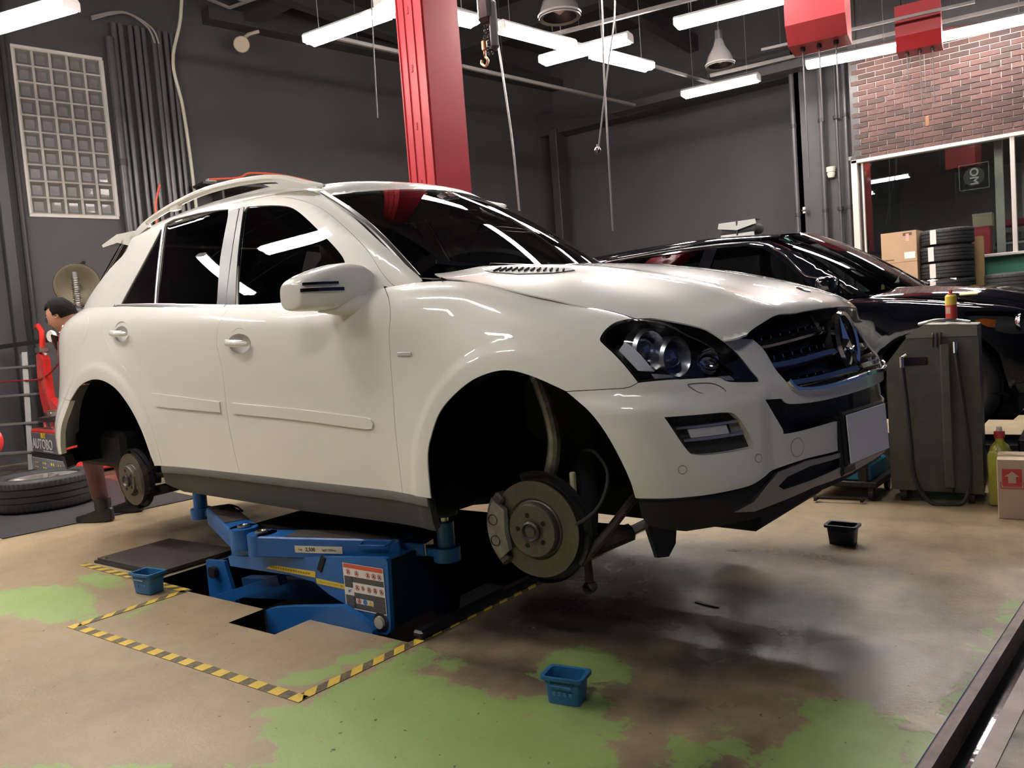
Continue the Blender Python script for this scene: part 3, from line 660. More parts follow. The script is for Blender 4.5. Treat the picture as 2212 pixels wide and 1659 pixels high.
def roofz(x, o):
    c = spl([-3.95, -3.6, -3.2, -2.8, -2.2, -1.7, -1.35, -1.1, -.95], np.array([1.64, 1.712, 1.762, 1.795, 1.822, 1.818, 1.797, 1.768, 1.742]), np.asarray(x, float))
    t = np.abs(o)/.62
    return c-.035*t**2-.035*t**6
def roof(x, o):
    x = np.asarray(x, float); o = np.asarray(o, float); q = np.clip(np.abs(o)/.60, 0, 1.1)
    xe = -1.035-.215*q*q; ze = 1.722-.037*q*q; zr = roofz(xe, o); d = np.maximum(xe-x, 0)
    return np.stack([x, o, roofz(x, o)-(zr-ze)*np.exp(-(d/.055)**1.3)], -1)
def wshield(a, b):
    """a 0..1 bottom->top, b -1..1 across"""
    a = np.asarray(a, float); b = np.asarray(b, float); q = b*b
    x0 = -.26-.27*q-.04*q*q; z0 = 1.215+.045*q; o0 = .745*b
    x1 = -1.06-.20*q-.03*q*q; z1 = 1.738-.035*q; o1 = .585*b
    bow = .035*np.sin(np.pi*a)
    return np.stack([x0+(x1-x0)*a+bow*.5, o0+(o1-o0)*a, z0+(z1-z0)*a+bow*.8], -1)
def normals(fn, a, b, ea=1e-3, eb=1e-3):
    n = np.cross(fn(a+ea, b)-fn(a-ea, b), fn(a, b+eb)-fn(a, b-eb))
    return n/(np.linalg.norm(n, axis=-1, keepdims=True)+1e-12)

# ================================================================== the white car on the lift
PAINT = mat('pearl white paint', (.80, .79, .735), .32, coat=1, coat_r=.015, spec=.25)
BLK = mat('satin black plastic', (.012, .012, .013), .35)
MATT = mat('rough black plastic', (.010, .010, .011), .75)
GREYP = mat('grey sill plastic', (.040, .040, .041), .55)
CHR = mat('chrome', (.85, .85, .86), .06, 1)
SATIN = mat('satin aluminium', (.62, .62, .63), .28, 1)
GLOSSB = mat('gloss black', (.006, .006, .008), .08, coat=1)
RUB = mat('black rubber', (.02, .02, .02), .6)
car = thing('car', 'white pearl off-road estate car raised on the blue lift with its wheels off', 'car', rot=(0, .009734, -.053158))
car.rotation_euler = Matrix(((.99854, .0531327, .0097339), (-.0531302, .9985875, -.0005179), (-.0097477, 0, .9999525))).to_euler(); car.location = (-1.532, 3.025, .11)
# ---- shared outlines (u, v on the flank surface)
door_f = [(9.11, 1.90), (9.107, 2.6), (9.125, 3.42), (9.132, 4.77), (9.138, 5.94), (9.125, 6.71), (9.20, 7.6), (9.33, 8.4), (9.44, 9.0)]
gapBC = [(11.87, 1.90), (11.90, 2.6), (11.928, 3.23), (11.942, 3.91), (11.951, 4.95), (12.01, 6.02), (12.0, 6.67), (11.97, 7.69), (11.93, 9.0)]
door_r = [(13.20, 1.90), (13.25, 2.71), (13.38, 3.7), (13.62, 4.70), (14.02, 5.69), (14.28, 6.7), (14.28, 7.75), (14.26, 9.0)]
archF = [(8.56, 1.90), (8.561, 2.08), (8.527, 2.83), (8.427, 3.277), (8.244, 3.81), (7.943, 4.276), (7.62, 4.66), (7.241, 4.90), (6.887, 4.78), (6.445, 4.34)]
archF2 = [(6.445, 4.34), (6.135, 3.78), (5.92, 3.335), (5.693, 2.787), (5.538, 2.297)]
archR = [(13.32, 1.90), (13.326, 2.07), (13.439, 2.967), (13.655, 3.803), (13.973, 4.412), (14.436, 4.633), (15.02, 4.42), (15.45, 3.93)]
archR2 = [(15.45, 3.93), (15.75, 3.04), (15.90, 2.2)]
hl_rear = [(5.36, 4.61), (5.46, 4.90), (5.60, 5.27), (5.79, 5.70), (5.955, 6.06), (6.01, 6.30), (5.93, 6.83), (5.76, 7.44), (5.42, 8.03)]
hl_bot = [(5.36, 4.61), (4.15, 4.846), (3.80, 4.86), (3.627, 4.56), (3.058, 4.42), (2.975, 4.54)]
hl_in = [(2.975, 4.54), (3.03, 5.19), (3.10, 5.97), (3.18, 6.6), (3.243, 7.2), (3.376, 7.95)]
hl_top = [(3.376, 7.95), (3.695, 8.45), (4.224, 8.72), (4.685, 8.86), (5.42, 8.03)]
gr_side = [(2.42, 7.0), (2.35, 6.3), (2.345, 5.8), (2.362, 4.60), (2.25, 4.12), (2.05, 3.95), (1.7, 3.90), (1.166, 3.90), (.5, 3.955), (0, 3.98)]
shut = [(9.44, 9.0), (8.3, 9.0), (7.63, 8.99), (7.06, 8.93), (6.49, 8.70), (5.93, 8.42), (5.42, 8.03)]
fender_o = chain(crom(door_f), [(9.44, 9.0), (9.0, 9.0), (8.6, 9.0)], crom(shut[1:]), crom(hl_rear[::-1]), crom([(5.36, 4.61), (5.56, 4.44), (5.96, 4.40), (6.445, 4.34)]), crom(archF[::-1]), [(8.56, 1.90), (9.11, 1.90)])
fdoor_o = chain(crom(door_f), [(10.4, 9.0)], crom(gapBC[::-1]), [(11.87, 1.90), (9.11, 1.90)])
rdoor_o = chain(crom(gapBC), [(13.1, 9.0)], crom(door_r[::-1]), [(13.2, 1.90), (11.87, 1.90)])
tl_f = [(17.05, 4.25), (16.95, 5.2), (16.75, 6.4), (16.9, 7.6), (17.3, 8.2)]   # front edge of the tail lamp
quart_o = chain(crom(door_r), [(16.0, 9.0), (17.6, 9.0), (17.6, 8.25)], [(17.3, 8.2)], crom(tl_f[::-1]), crom([(17.05, 4.25), (16.2, 4.05), (15.45, 3.93)]), crom(archR[::-1]), [(13.32, 1.90), (13.2, 1.90)])
rbump_o = chain(crom([(15.45, 3.93), (16.2, 4.05), (17.05, 4.25)]), [(18.2, 4.3), (20, 4.3), (20, 1.9)], [(15.92, 2.0)], crom(archR2[::-1]))
fbump_o = chain(crom([(0, 2.60), (1.246, 2.63), (1.975, 2.64), (2.822, 2.56), (3.053, 2.488), (3.379, 2.36), (3.952, 2.305), (4.464, 2.277), (5.052, 2.276), (5.50, 2.285)]),
    crom(archF2[::-1]), crom([(6.445, 4.34), (5.96, 4.40), (5.56, 4.44), (5.36, 4.61)]), [(4.15, 4.846)], crom(hl_bot[1:]), crom(hl_in), [(3.376, 7.95), (3.15, 7.28), (2.42, 7.0)], crom(gr_side),
    [(0, 3.62)], crom([(0, 3.62), (.757, 3.616), (1.681, 3.611), (2.333, 3.66), (2.501, 3.787)]), [(2.94, 3.82)], crom([(2.94, 3.82), (2.535, 3.25), (2.38, 3.14), (1.202, 3.17), (0, 3.18)]))
fog_h = chain([(4.946, 3.678)], crom([(4.381, 3.672), (3.82, 3.66), (3.62, 3.57), (3.42, 3.30), (3.266, 3.012)]), crom([(3.266, 3.012), (3.906, 2.987), (4.40, 3.002), (4.60, 3.12), (4.946, 3.678)]))
WIN_F = chain(crom([(-1.62, 1.225), (-1.72, 1.46), (-1.800, 1.690)]), crom([(-1.784, 1.712), (-1.532, 1.680), (-1.37, 1.633), (-1.109, 1.484), (-.956, 1.383), (-.915, 1.330), (-.890, 1.27), (-.873, 1.19)]))
WIN_R = chain(crom([(-2.36, 1.275), (-2.455, 1.524), (-2.553, 1.733)]), crom([(-2.50, 1.748), (-2.2, 1.742), (-1.95, 1.722)]), crom([(-1.93, 1.69), (-1.86, 1.463), (-1.792, 1.235)]))
WIN_Q = chain(crom([(-2.79, 1.305), (-2.676, 1.484), (-2.607, 1.629), (-2.585, 1.70)]), crom([(-2.565, 1.70), (-2.47, 1.50), (-2.385, 1.28)]))
fr_out = [(-.50, 1.215), (-.60, 1.225), (-.682, 1.275), (-.818, 1.397), (-1.003, 1.516), (-1.203, 1.622), (-1.398, 1.690), (-1.592, 1.731), (-1.864, 1.755), (-2.194, 1.768), (-2.50, 1.770), (-2.62, 1.755), (-2.655, 1.70), (-2.66, 1.62), (-2.727, 1.476), (-2.869, 1.32)]
def split_x(pts, x):  # part of a curve in front of x / behind x
    return [p for p in pts if p[0] > x+.01], [p for p in pts if p[0] < x-.01]
FRC = crom(fr_out); top_f, top_r = split_x(FRC, -1.845)
ZB = lambda x: float(spl([-3.9, -3.1, -2.2, -1.2, -.5], np.array([1.322, 1.307, 1.257, 1.197, 1.232]), np.array(float(x))))
def beltline(x0, x1, n=8): return [(x0+(x1-x0)*i/n, ZB(x0+(x1-x0)*i/n)-.006) for i in range(n+1)]
ell = lambda u, v, a, b: [(u+a*math.cos(t), v+b*math.sin(t)) for t in np.linspace(0, 2*PI, 29)[:-1]]
hole_f = ell(11.66, 6.12, .165, .50); hole_r = ell(13.84, 6.66, .155, .50)
for sg, sd in ((-1, 'right'), (1, 'left')):
    fen = skin(wrap, fender_o, sg=sg, h=.014, gap=.003, depth=.006).build('front_wing', PAINT, car)
    fd = skin(wrap, fdoor_o, [hole_f], sg=sg, h=.022, gap=.003, depth=.006).build('front_door', PAINT, car)
    rd = skin(wrap, rdoor_o, [hole_r], sg=sg, h=.02, gap=.003, depth=.006).build('rear_door', PAINT, car)
    qp = skin(wrap, quart_o, sg=sg, h=.014, gap=.003, depth=.006).build('rear_wing', PAINT, car)
    # door window frames
    o1 = chain(top_f, [(-1.845, 1.752)], crom([(-1.845, 1.752), (-1.78, 1.50), (-1.706, 1.24)]), beltline(-1.706, -.52, 12))
    skin(side, o1, [WIN_F], sg=sg, h=.03, gap=.002, depth=.007).build('window_frame', PAINT, fd)
    o2 = chain([(-1.845, 1.752)], top_r, beltline(-2.86, -1.706, 12), crom([(-1.706, 1.24), (-1.78, 1.50), (-1.845, 1.752)]))
    skin(side, o2, [WIN_R, WIN_Q], sg=sg, h=.03, gap=.002, depth=.007).build('window_frame', PAINT, rd)
    # pillar, cant rail and rear pillar in one pressing
    pil = chain(crom([(-.50, 1.24), (-.522, 1.262), (-.745, 1.404), (-.999, 1.556), (-1.246, 1.692), (-1.38, 1.745)]), crom([(-1.38, 1.745), (-1.6, 1.80), (-1.9, 1.82), (-2.4, 1.808), (-2.8, 1.772), (-2.93, 1.745)]),
        crom([(-2.93, 1.745), (-2.95, 1.62), (-3.095, 1.545), (-3.341, 1.419), (-3.53, 1.332)]), [(-3.3, 1.31), (-2.9, 1.292)], FRC[::-1])
    skin(side, pil, sg=sg, h=.025, gap=.002, depth=.007).build('roof_pillar', PAINT, car)
    # glass
    GL = glassmat('privacy glass', (.05, .05, .055)); GF = glassmat('door glass', (.22, .23, .23))
    skin(fnoff(side, -.006), [(a, b) for a, b in WIN_F], sg=sg, h=.06, gap=-.004, depth=0).build('window_pane', GF, fd, label='dark front door window')
    skin(fnoff(side, -.006), WIN_R, sg=sg, h=.06, gap=-.004, depth=0).build('window_pane', GL, rd)
    skin(fnoff(side, -.006), WIN_Q, sg=sg, h=.06, gap=-.004, depth=0).build('quarter_pane', GL, rd)
    # pillar blacks and the divider bar
    TR = mat('pillar trim', (.05, .05, .052), .3)
    for nm, par, q in (('pillar_trim', fd, [(-1.63, 1.222), (-1.72, 1.46), (-1.808, 1.712), (-1.838, 1.712), (-1.775, 1.49), (-1.71, 1.232)]), ('pillar_trim', rd, [(-1.712, 1.234), (-1.785, 1.50), (-1.847, 1.71), (-1.925, 1.708), (-1.865, 1.47), (-1.785, 1.24)])):
        skin(fnoff(side, .004), q, sg=sg, h=.05, gap=0, depth=.01).build(nm, TR, par)
    stripe(side, [(-2.372, 1.28), (-2.46, 1.50), (-2.56, 1.725)], .022, .004, sg, .002).build('divider_bar', SATIN, rd)
    stripe(side, [(-.885, ZB(-.885)+.006), (-1.2, ZB(-1.2)+.004), (-1.5, ZB(-1.5)+.004), (-1.70, ZB(-1.70)+.004)], .024, .007, sg, .003).build('belt_moulding', SATIN, fd)
    stripe(side, [(-1.715, ZB(-1.715)+.004), (-2.0, ZB(-2)+.004), (-2.4, ZB(-2.4)+.004), (-2.82, ZB(-2.82)+.004)], .024, .007, sg, .003).build('belt_moulding', SATIN, rd)
    # side mouldings
    wo = fnoff(wrap, .007)
    for par, q in ((fd, [(9.50, 3.55), (9.47, 3.45), (9.49, 3.34), (9.56, 3.31), (11.83, 3.59), (11.83, 3.90), (9.55, 3.58)]), (rd, [(12.03, 3.93), (12.03, 3.615), (13.10, 3.735), (13.2, 3.80), (13.30, 4.17), (13.26, 4.19)])):
        skin(wo, q, sg=sg, h=.04, gap=0, depth=.009).build('side_moulding', PAINT, par)
    # sill cover in grey plastic
    sill = chain([(8.62, 1.88), (11, 1.9), (13.24, 1.88)], [(13.24, 1.2), (13.0, .9)], [(11, .85), (8.62, .95)])
    skin(fnoff(wrap, -.006), sill, sg=sg, h=.04, depth=.03).build('sill_cover', GREYP, car)
    stripe(fnoff(wrap, -.002), [(8.62, 1.80), (10, 1.80), (11.5, 1.80), (12.6, 1.80), (13.22, 1.78)], .035, .006, sg).build('sill_strip', mat('sill strip', (.15, .15, .15), .5), car)
    # door handles
    for par, uu, vv, tw in ((fd, 11.66, 6.12, 0), (rd, 13.84, 6.66, 0)):
        c, n = surfpt(wrap, uu, vv, sg); t = Vector((-1, 0, .06)).normalized(); up = n.cross(t).normalized()
        if up.z < 0: up = -up
        m = MB(); m.lathe([(.001, -.030), (.030, -.027), (.05, -.014), (.066, -.001)], n=28)
        R = Matrix((t*1.25, up*1.0, n)).transposed().to_4x4(); R.translation = c
        m.v = [tuple(R @ Vector(p)) for p in m.v]
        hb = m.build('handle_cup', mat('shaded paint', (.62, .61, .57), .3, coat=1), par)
        m = MB(); pts = [c+t*a+n*(.012+.018*(1-(a/.09)**2))-up*.003 for a in np.linspace(-.085, .085, 9)]
        m.tube(pts, [.009, .013, .0145, .015, .015, .015, .0145, .013, .009], 10).build('door_handle', PAINT, par)
        MB().tube([p+up*.012+n*.005 for p in pts[1:-1]], .0045, 6).build('handle_trim', mat('badge satin', (.80, .80, .80), .4, .5), par)
    # wing badge
    c, n = surfpt(wrap, 8.90, 5.20, sg, .003)
    MB().box(c, (.075, .006, .015), rot=(0, 0, 0), bev=.0028).build('wing_badge', mat('badge satin', (.80, .80, .80), .4, .5), fen)
    # black strips behind the shut lines stand in for the shade in the gaps
    for q, nm in ((crom(door_f), 'door_gap_shade'), (crom(gapBC), 'door_gap_shade'), (crom(door_r), 'door_gap_shade'), (crom([(5.36, 4.61), (5.56, 4.44), (5.96, 4.40), (6.40, 4.34)]), 'bumper_gap_shade'), (crom([(15.5, 3.93), (16.2, 4.05), (17.0, 4.25)]), 'bumper_gap_shade')):
        stripe(fnoff(wrap, -.0042), q, .022, .002, sg, seg=2).build(nm, MATT, car)
    stripe(fnoff(wrap, -.006), [(8.6, 9.0), (8.3, 8.97), (7.63, 8.9), (7.06, 8.83), (6.49, 8.60), (5.93, 8.32), (5.42, 7.98)], .04, .004, sg).build('bonnet_gap_shade', MATT, car)
    stripe(fnoff(side, -.005), FRC[::2]+[FRC[-1]], .022, .002, sg, seg=2).build('door_gap_shade', MATT, car)
    # filler flap on the right rear wing only
    if sg < 0:
        th = np.linspace(0, 2*PI, 25)[:-1]
        skin(fnoff(wrap, .0015), [(15.10+.26*math.cos(t), 7.05+1.02*math.sin(t)) for t in th], sg=sg, h=.03, gap=0, depth=.004).build('fuel_flap', PAINT, qp)
    # tail lamp
    tl = chain(crom(tl_f), [(17.3, 8.2), (17.95, 8.2), (17.95, 4.3), (17.05, 4.25)])
    lamp = skin(fnoff(wrap, .004), tl, sg=sg, h=.04, depth=.03).build('tail_lamp', mat('red lamp lens', (.45, .01, .012), .08, coat=1), car, label='red tail lamp')
    skin(fnoff(wrap, .008), [(17.0, 5.5), (17.0, 6.3), (17.9, 6.3), (17.9, 5.5)], sg=sg, h=.05, gap=.004, depth=.008).build('lamp_band', mat('grey lamp band', (.35, .35, .38), .2, coat=1), lamp)
    # roof rail: a tall blade rising off the roof, open in the middle, with a mid foot
    rail_t = [(-1.20, 1.728), (-1.321, 1.758), (-1.453, 1.798), (-1.558, 1.820), (-1.669, 1.834), (-1.906, 1.850), (-2.163, 1.851), (-2.35, 1.838), (-2.60, 1.808), (-2.82, 1.766), (-2.97, 1.712)]
    rr = MB(); T3 = crom(rail_t, seg=4); rad = [.006+.013*math.sin(PI*min(1, max(0, i/(len(T3)-1))))**.35 for i in range(len(T3))]
    rr.tube([(p[0], sg*(.642-.03*abs((p[0]+2.1)/.9)**3*.3), p[1]-.010) for p in T3], rad, 10)
    rail = rr.build('roof_rail', PAINT, car)
    for poly_, oa_, ob_, dz_ in (([(-1.20, 1.705), (-1.32, 1.745), (-1.45, 1.785), (-1.56, 1.805), (-1.50, 1.775), (-1.62, 1.79), (-1.55, 1.765), (-1.40, 1.74)], .628, .656, 0), ([(-2.42, 1.80), (-2.50, 1.80), (-2.46, 1.835), (-2.40, 1.838)], .625, .655, -.012), ([(-2.75, 1.735), (-2.78, 1.768), (-2.97, 1.70), (-2.95, 1.68)], .625, .655, 0)):
        MB().prism(poly_, lambda a, b, t: (a, sg*t, b+dz_), oa_, ob_).build('rail_foot', PAINT, rail)
    # windscreen edge strip
    stripe(wshield, [(0.0, .985), (.25, .99), (.5, .992), (.75, .992), (1.0, .99)] if sg > 0 else [(0.0, .985), (.25, .99), (.5, .992), (.75, .992), (1.0, .99)], .030, .009, sg, .002, seg=5).build('pillar_strip', mat('grey rubber strip', (.06, .055, .055), .28), car)
    # mirror
    mh = MB(); segs = 14; vs = []; fs = []
    prof = []
    # housing: lofted sections across, (o, x centre, x half, z bottom, z top)
    S_ = [(.775, -.79, .040, 1.175, 1.28), (.80, -.80, .062, 1.160, 1.322), (.86, -.82, .076, 1.153, 1.342), (.93, -.835, .084, 1.152, 1.340), (1.0, -.85, .085, 1.153, 1.326), (1.06, -.865, .082, 1.155, 1.308), (1.105, -.88, .076, 1.157, 1.290), (1.130, -.888, .066, 1.162, 1.272), (1.136, -.89, .05, 1.17, 1.26)]
    for o_, xc, xh, z0, z1 in [(.775+(q_[0]-.775)*.885,)+q_[1:] for q_ in S_]:
        for k in range(segs):
            t = 2*PI*k/segs; e = .62
            cx_ = math.copysign(abs(math.cos(t))**e, math.cos(t)); cz_ = math.copysign(abs(math.sin(t))**e, math.sin(t))
            xx = xc+cx_*xh*(1 if cx_ < 0 else 1.15); vs.append((xx, sg*o_, (z0+z1)/2+cz_*(z1-z0)/2))
    for i in range(len(S_)-1):
        for k in range(segs): fs.append((i*segs+k, i*segs+(k+1) % segs, (i+1)*segs+(k+1) % segs, (i+1)*segs+k))
    fs += [tuple(range(segs)), tuple(range((len(S_)-1)*segs, len(S_)*segs))]
    mh.add(vs, fs); mir = mh.build('door_mirror', PAINT, car, smooth=60)
    mir.modifiers.new('s', 'SUBSURF').levels = 2; mir.modifiers['s'].render_levels = 2
    ft = MB(); ft.tube([(-.70, sg*.80, 1.175), (-.74, sg*.86, 1.168), (-.80, sg*.93, 1.165), (-.84, sg*1.00, 1.17)], [.045, .04, .032, .02], 12); ft.build('mirror_foot', PAINT, mir)
    sm = MB()  # two slots of the repeater lamp on the front of the housing
    for (z0, z1, oa, ob) in ((1.262, 1.252, .965, 1.082), (1.240, 1.227, .945, 1.090)):
        for q in range(6):
            a = oa+(ob-oa)*q/6; b = oa+(ob-oa)*(q+1)/6
            X = lambda o: -.738-max(0, o-.93)*.25-max(0, o-1.03)*.45
            sm.add([(X(a), sg*a, z0), (X(b), sg*b, z0), (X(b), sg*b, z1), (X(a), sg*a, z1), (X(a)-.015, sg*a, z0), (X(b)-.015, sg*b, z0), (X(b)-.015, sg*b, z1), (X(a)-.015, sg*a, z1)], [(0, 1, 2, 3), (4, 5, 6, 7), (0, 1, 5, 4), (3, 2, 6, 7), (0, 3, 7, 4), (1, 2, 6, 5)])
    sm.build('repeater_slot', GLOSSB, mir)
    # wheel arch liner
    for A, x0 in ((FA, .05), (RA, -2.905)):
        ln = MB(); vs = []; fs = []; N_ = 22
        for j, (oo, k) in enumerate(((.915, .985), (.90, 1.03), (.72, 1.06), (.52, 1.06))):
            for i in range(N_+1):
                t = -.10+(PI+.20)*i/N_; xx_ = A[0]+A[2]*k*math.cos(t); vs.append((xx_, sg*(oo-(.32*max(0, xx_-.12)**1.0+.06*(xx_ > .12) if x0 > 0 and oo > .8 else 0)-(.10*max(0, -3.1-xx_) if oo > .8 else 0)), A[1]+A[3]*k*math.sin(t)))
        for j in range(3):
            for i in range(N_): fs.append((j*(N_+1)+i, j*(N_+1)+i+1, (j+1)*(N_+1)+i+1, (j+1)*(N_+1)+i))
        if x0 < -1: fs.append(tuple(range(3*(N_+1), 4*(N_+1))))
        ln.add(vs, fs); ln.build('arch_liner', mat('arch liner felt', (.004, .004, .0055), .95, spec=.1), car)
    # ---------------- headlamp
    HL = chain(crom(hl_rear), crom(hl_top[::-1])[0:], crom(hl_in[::-1]), crom(hl_bot[::-1]))
    base = skin(fnoff(wrap, -.095), HL, sg=sg, h=.04, gap=.008, depth=0).build('headlamp', mat('lamp bowl', (.016, .017, .024), .25), car, label='dark-bowled headlamp')
    rimm = skin(fnoff(wrap, -.001), HL, sg=sg, h=.03, gap=.003, depth=.09)
    # keep only the side walls of the lens rim, the face becomes glass
    rimm2 = MB(); rimm2.nrm = None
    L_ = inset(resample(HL, wrap, .03), wrap, .004); L2 = inset(resample(HL, wrap, .03), wrap, .012); n = len(L_); vs = []
    for q, of in ((L_, -.003), (L2, -.006), (L2, -.10)):
        for a, b in q: vs.append(surfpt(wrap, a, b, sg, of)[0])
    rimm2.add(vs, [(j*n+i, j*n+(i+1) % n, (j+1)*n+(i+1) % n, (j+1)*n+i) for j in range(2) for i in range(n)])
    rimm2.build('lamp_rim', BLK, base)
    skin(fnoff(wrap, -.002), HL, sg=sg, h=.03, gap=.004, depth=0).build('lamp_lens', glassmat('lamp lens', (.86, .88, .92)), base)
    def aim(u, v, dep, z0=None): return surfpt(wrap, u, v, sg, -dep)[0]
    fw = Vector((1, sg*.30, .02)).normalized()
    for (u, v, r, deep) in ((5.02, 6.45, .062, .05), (4.22, 6.75, .060, .05)):
        c = aim(u, v, .075)
        MB().lathe([(r*1.12, -.03), (r*1.12, .012), (r*.98, .022), (r*.86, .012), (r*.62, -.03)], c, fw, 28).build('lamp_tube', mat('lamp metal', (.85, .85, .88), .32, 1), base)
        MB().lathe([(.001, .018), (r*.3, .014), (r*.52, .004), (r*.64, -.010)], c, fw, 24).build('projector_lens', mat('projector glass', (.30, .32, .38), .06, .8), base)
    c = aim(3.62, 6.35, .06); MB().lathe([(.001, -.03), (.024, -.022), (.040, .0), (.042, .012)], c, fw, 24).build('side_reflector', mat('mirror bowl', (.8, .8, .85), .08, 1), base)
    # pale reflector blade at the outer end
    skin(fnoff(wrap, -.014), [(5.72, 5.85), (5.36, 5.08), (5.02, 5.08), (5.30, 5.75), (5.60, 6.30)], sg=sg, h=.03, gap=0, depth=.01).build('reflector_blade', mat('pale lamp blade', (.9, .9, .92), .5), base)
    skin(fnoff(wrap, -.03), [(5.36, 5.0), (3.1, 5.05), (3.1, 4.97), (5.38, 4.92)], sg=sg, h=.04, gap=0, depth=.03).build('lamp_shelf', GLOSSB, base)
    AM = mat('clear ribbed lens', (.85, .84, .82), .2, .5, bump=(60, .6))
    for q in ([(5.10, 4.97), (4.70, 4.97), (4.58, 4.74), (5.02, 4.72)], [(4.0, 5.0), (3.52, 5.0), (3.46, 4.70), (3.95, 4.74)]):
        skin(fnoff(wrap, -.010), q, sg=sg, h=.03, gap=0, depth=.02).build('indicator_lens', AM, base)
    # ---------------- fog recess with daytime light
    fo = fnoff(wrap, -.03)
    fr = skin(fo, fog_h, sg=sg, h=.04, gap=-.002, depth=.0).build('fog_recess', mat('dark mesh plastic', (.012, .012, .014), .4, bump=(220, .8)), car)
    L_ = resample(fog_h, wrap, .03); n = len(L_); rw = MB()
    rw.add([surfpt(wrap, a, b, sg, -.002)[0] for a, b in L_]+[surfpt(wrap, a, b, sg, -.034)[0] for a, b in L_], [(i, (i+1) % n, n+(i+1) % n, n+i) for i in range(n)])
    rw.build('recess_wall', PAINT, fr)
    for v0, v1 in ((3.455, 3.475), (3.235, 3.255)):
        stripe(fo, [(4.85-(3.68-v0)*.55, v0-.0), (4.2, v0+.003), (3.55-(3.55-v1)*.4, v1)], .012, .016, sg).build('fog_bar', SATIN, fr)
    skin(fnoff(wrap, -.018), [(4.52, 3.42), (3.78, 3.43), (3.72, 3.28), (4.46, 3.27)], sg=sg, h=.03, gap=0, depth=.012).build('daylight_lamp', AM, fr)
    skin(fnoff(wrap, -.024), [(3.70, 3.44), (3.52, 3.44), (3.42, 3.28), (3.64, 3.28)], sg=sg, h=.03, gap=0, depth=.008).build('lamp_end', mat('grey lamp end', (.18, .18, .18), .4), fr)
# ---- front bumper, both halves one pressing
fb = skin(wrap, fbump_o, [fog_h], h=.016, both=True, depth=.007).build('front_bumper', PAINT, car)
for sg in (-1, 1):
    wq = crom([(4.429, 4.428), (4.376, 4.546), (3.982, 4.535), (3.76, 4.13), (4.198, 4.138)], True)
    n = len(wq); MB().add([surfpt(wrap, a, b, sg, .0018)[0] for a, b in wq]+[surfpt(wrap, a, b, sg, .0018)[0] for a, b in inset(wq, wrap, .0035)], [(i, (i+1) % n, n+(i+1) % n, n+i) for i in range(n)]).build('washer_cover', BLK, fb)
    for u, v, r in ((4.685, 2.775, .0135), (3.208, 2.828, .0135)):
        c, nn = surfpt(wrap, u, v, sg, .0008); MB().lathe([(r, 0), (r-.0018, .0006)], c, nn, 24).build('parking_sensor', mat('sensor ring', (.25, .25, .24), .5), fb)
c, nn = surfpt(wrap, 2.17, 2.88, -1, .0008)
MB().lathe([(.030, 0), (.0285, .0005)], c, nn, 28).build('tow_cover', mat('sensor ring'), fb)
# ---- black valance and bright skid plate under the bumper
val = chain([(0, 2.56), (1.9, 2.60), (2.85, 2.50), (3.4, 2.30), (4.46, 2.23), (5.50, 2.24)], [(5.46, 1.92), (5.34, 1.72)], [(4.6, 1.55), (3.2, 1.60), (1.5, 1.9), (0, 2.0)])
vl = skin(fnoff(wrap, -.01), val, h=.04, both=True, depth=.05).build('lower_valance', MATT, car)
skid = chain([(0, 2.58), (1.3, 2.60), (1.975, 2.62), (2.72, 2.52), (2.95, 2.36), (3.30, 2.06), (3.75, 1.90)], [(3.3, 1.84), (1.8, 2.08), (0, 2.14)])
skid_h = chain([(1.1, 2.50), (1.9, 2.50), (2.5, 2.40), (2.72, 2.26), (2.6, 2.18), (1.9, 2.24), (1.1, 2.32)])
sk = skin(fnoff(wrap, .006), skid, [skid_h], h=.03, both=True, depth=.02).build('skid_plate', mat('brushed skid plate', (.42, .41, .38), .35, 1), car)
for sg in (-1, 1):
    fl = MB(); A0 = [(.60, .70), (.52, .66), (.47, .60), (.48, .68)]
    c, _ = surfpt(wrap, 4.95, 1.70, sg)
    fl.prism([(-.10, .02), (.09, .02), (.10, -.03), (.05, -.135), (-.02, -.15), (-.07, -.12)], lambda a, b, t: (c.x-.10+t, c.y-sg*.13+sg*a, c.z+.01+b), 0, .012)
    fl.build('air_flap', MATT, vl)
# ---- bonnet
hr = [(-.50, .70), (-.40, .765), (-.282, .785), (-.07, .805), (.096, .815), (.237, .808), (.341, .791), (.403, .777), (.449, .741), (.494, .720), (.552, .698), (.598, .680), (.633, .671), (.655, .666), (.675, .654), (.685, .635), (.687, .605), (.690, .57), (.697, .53), (.718, .44), (.746, .31), (.765, .15), (.770, 0)]
R_ = crom(hr, seg=4); back = crom([(-.50, .70), (-.455, .66), (-.38, .52), (-.32, .35), (-.29, .18), (-.285, 0)], seg=4)
hood_o = chain(R_, [(p[0], -p[1]) for p in R_[::-1]], [(p[0], -p[1]) for p in back], back[::-1])
hd = skin(hood, hood_o, sg=-1, h=.016, depth=.006).build('bonnet', PAINT, car)
for s_ in (-1, 1):   # louvres near the windscreen
    lv = MB(); o_ = [(-.30, .635), (-.24, .665), (-.12, .665), (0, .615), (.055, .56), (.02, .545), (-.12, .57), (-.22, .59)]
    skin(fnoff(hood, .003), o_, sg=s_, h=.03, gap=0, depth=.004).build('bonnet_vent', mat('vent mesh', (.05, .05, .05), .5), hd)
    lt = MB()
    for k in range(12):
        p0, n0 = surfpt(hood, -.25+k*.024, .60-.003*k, s_, .006); p1, n1 = surfpt(hood, -.24+k*.024, .655-.006*k, s_, .006); lt.bar(p0, p1, .005, .006)
    lt.build('vent_slats', MATT, hd)
bd, bn = surfpt(hood, .66, 0, -1, .001)
em = MB(); em.lathe([(.001, .0), (.020, .0015), (.027, .003), (.029, .0015), (.030, 0)], bd, bn, 24); em.build('bonnet_emblem', CHR, hd)
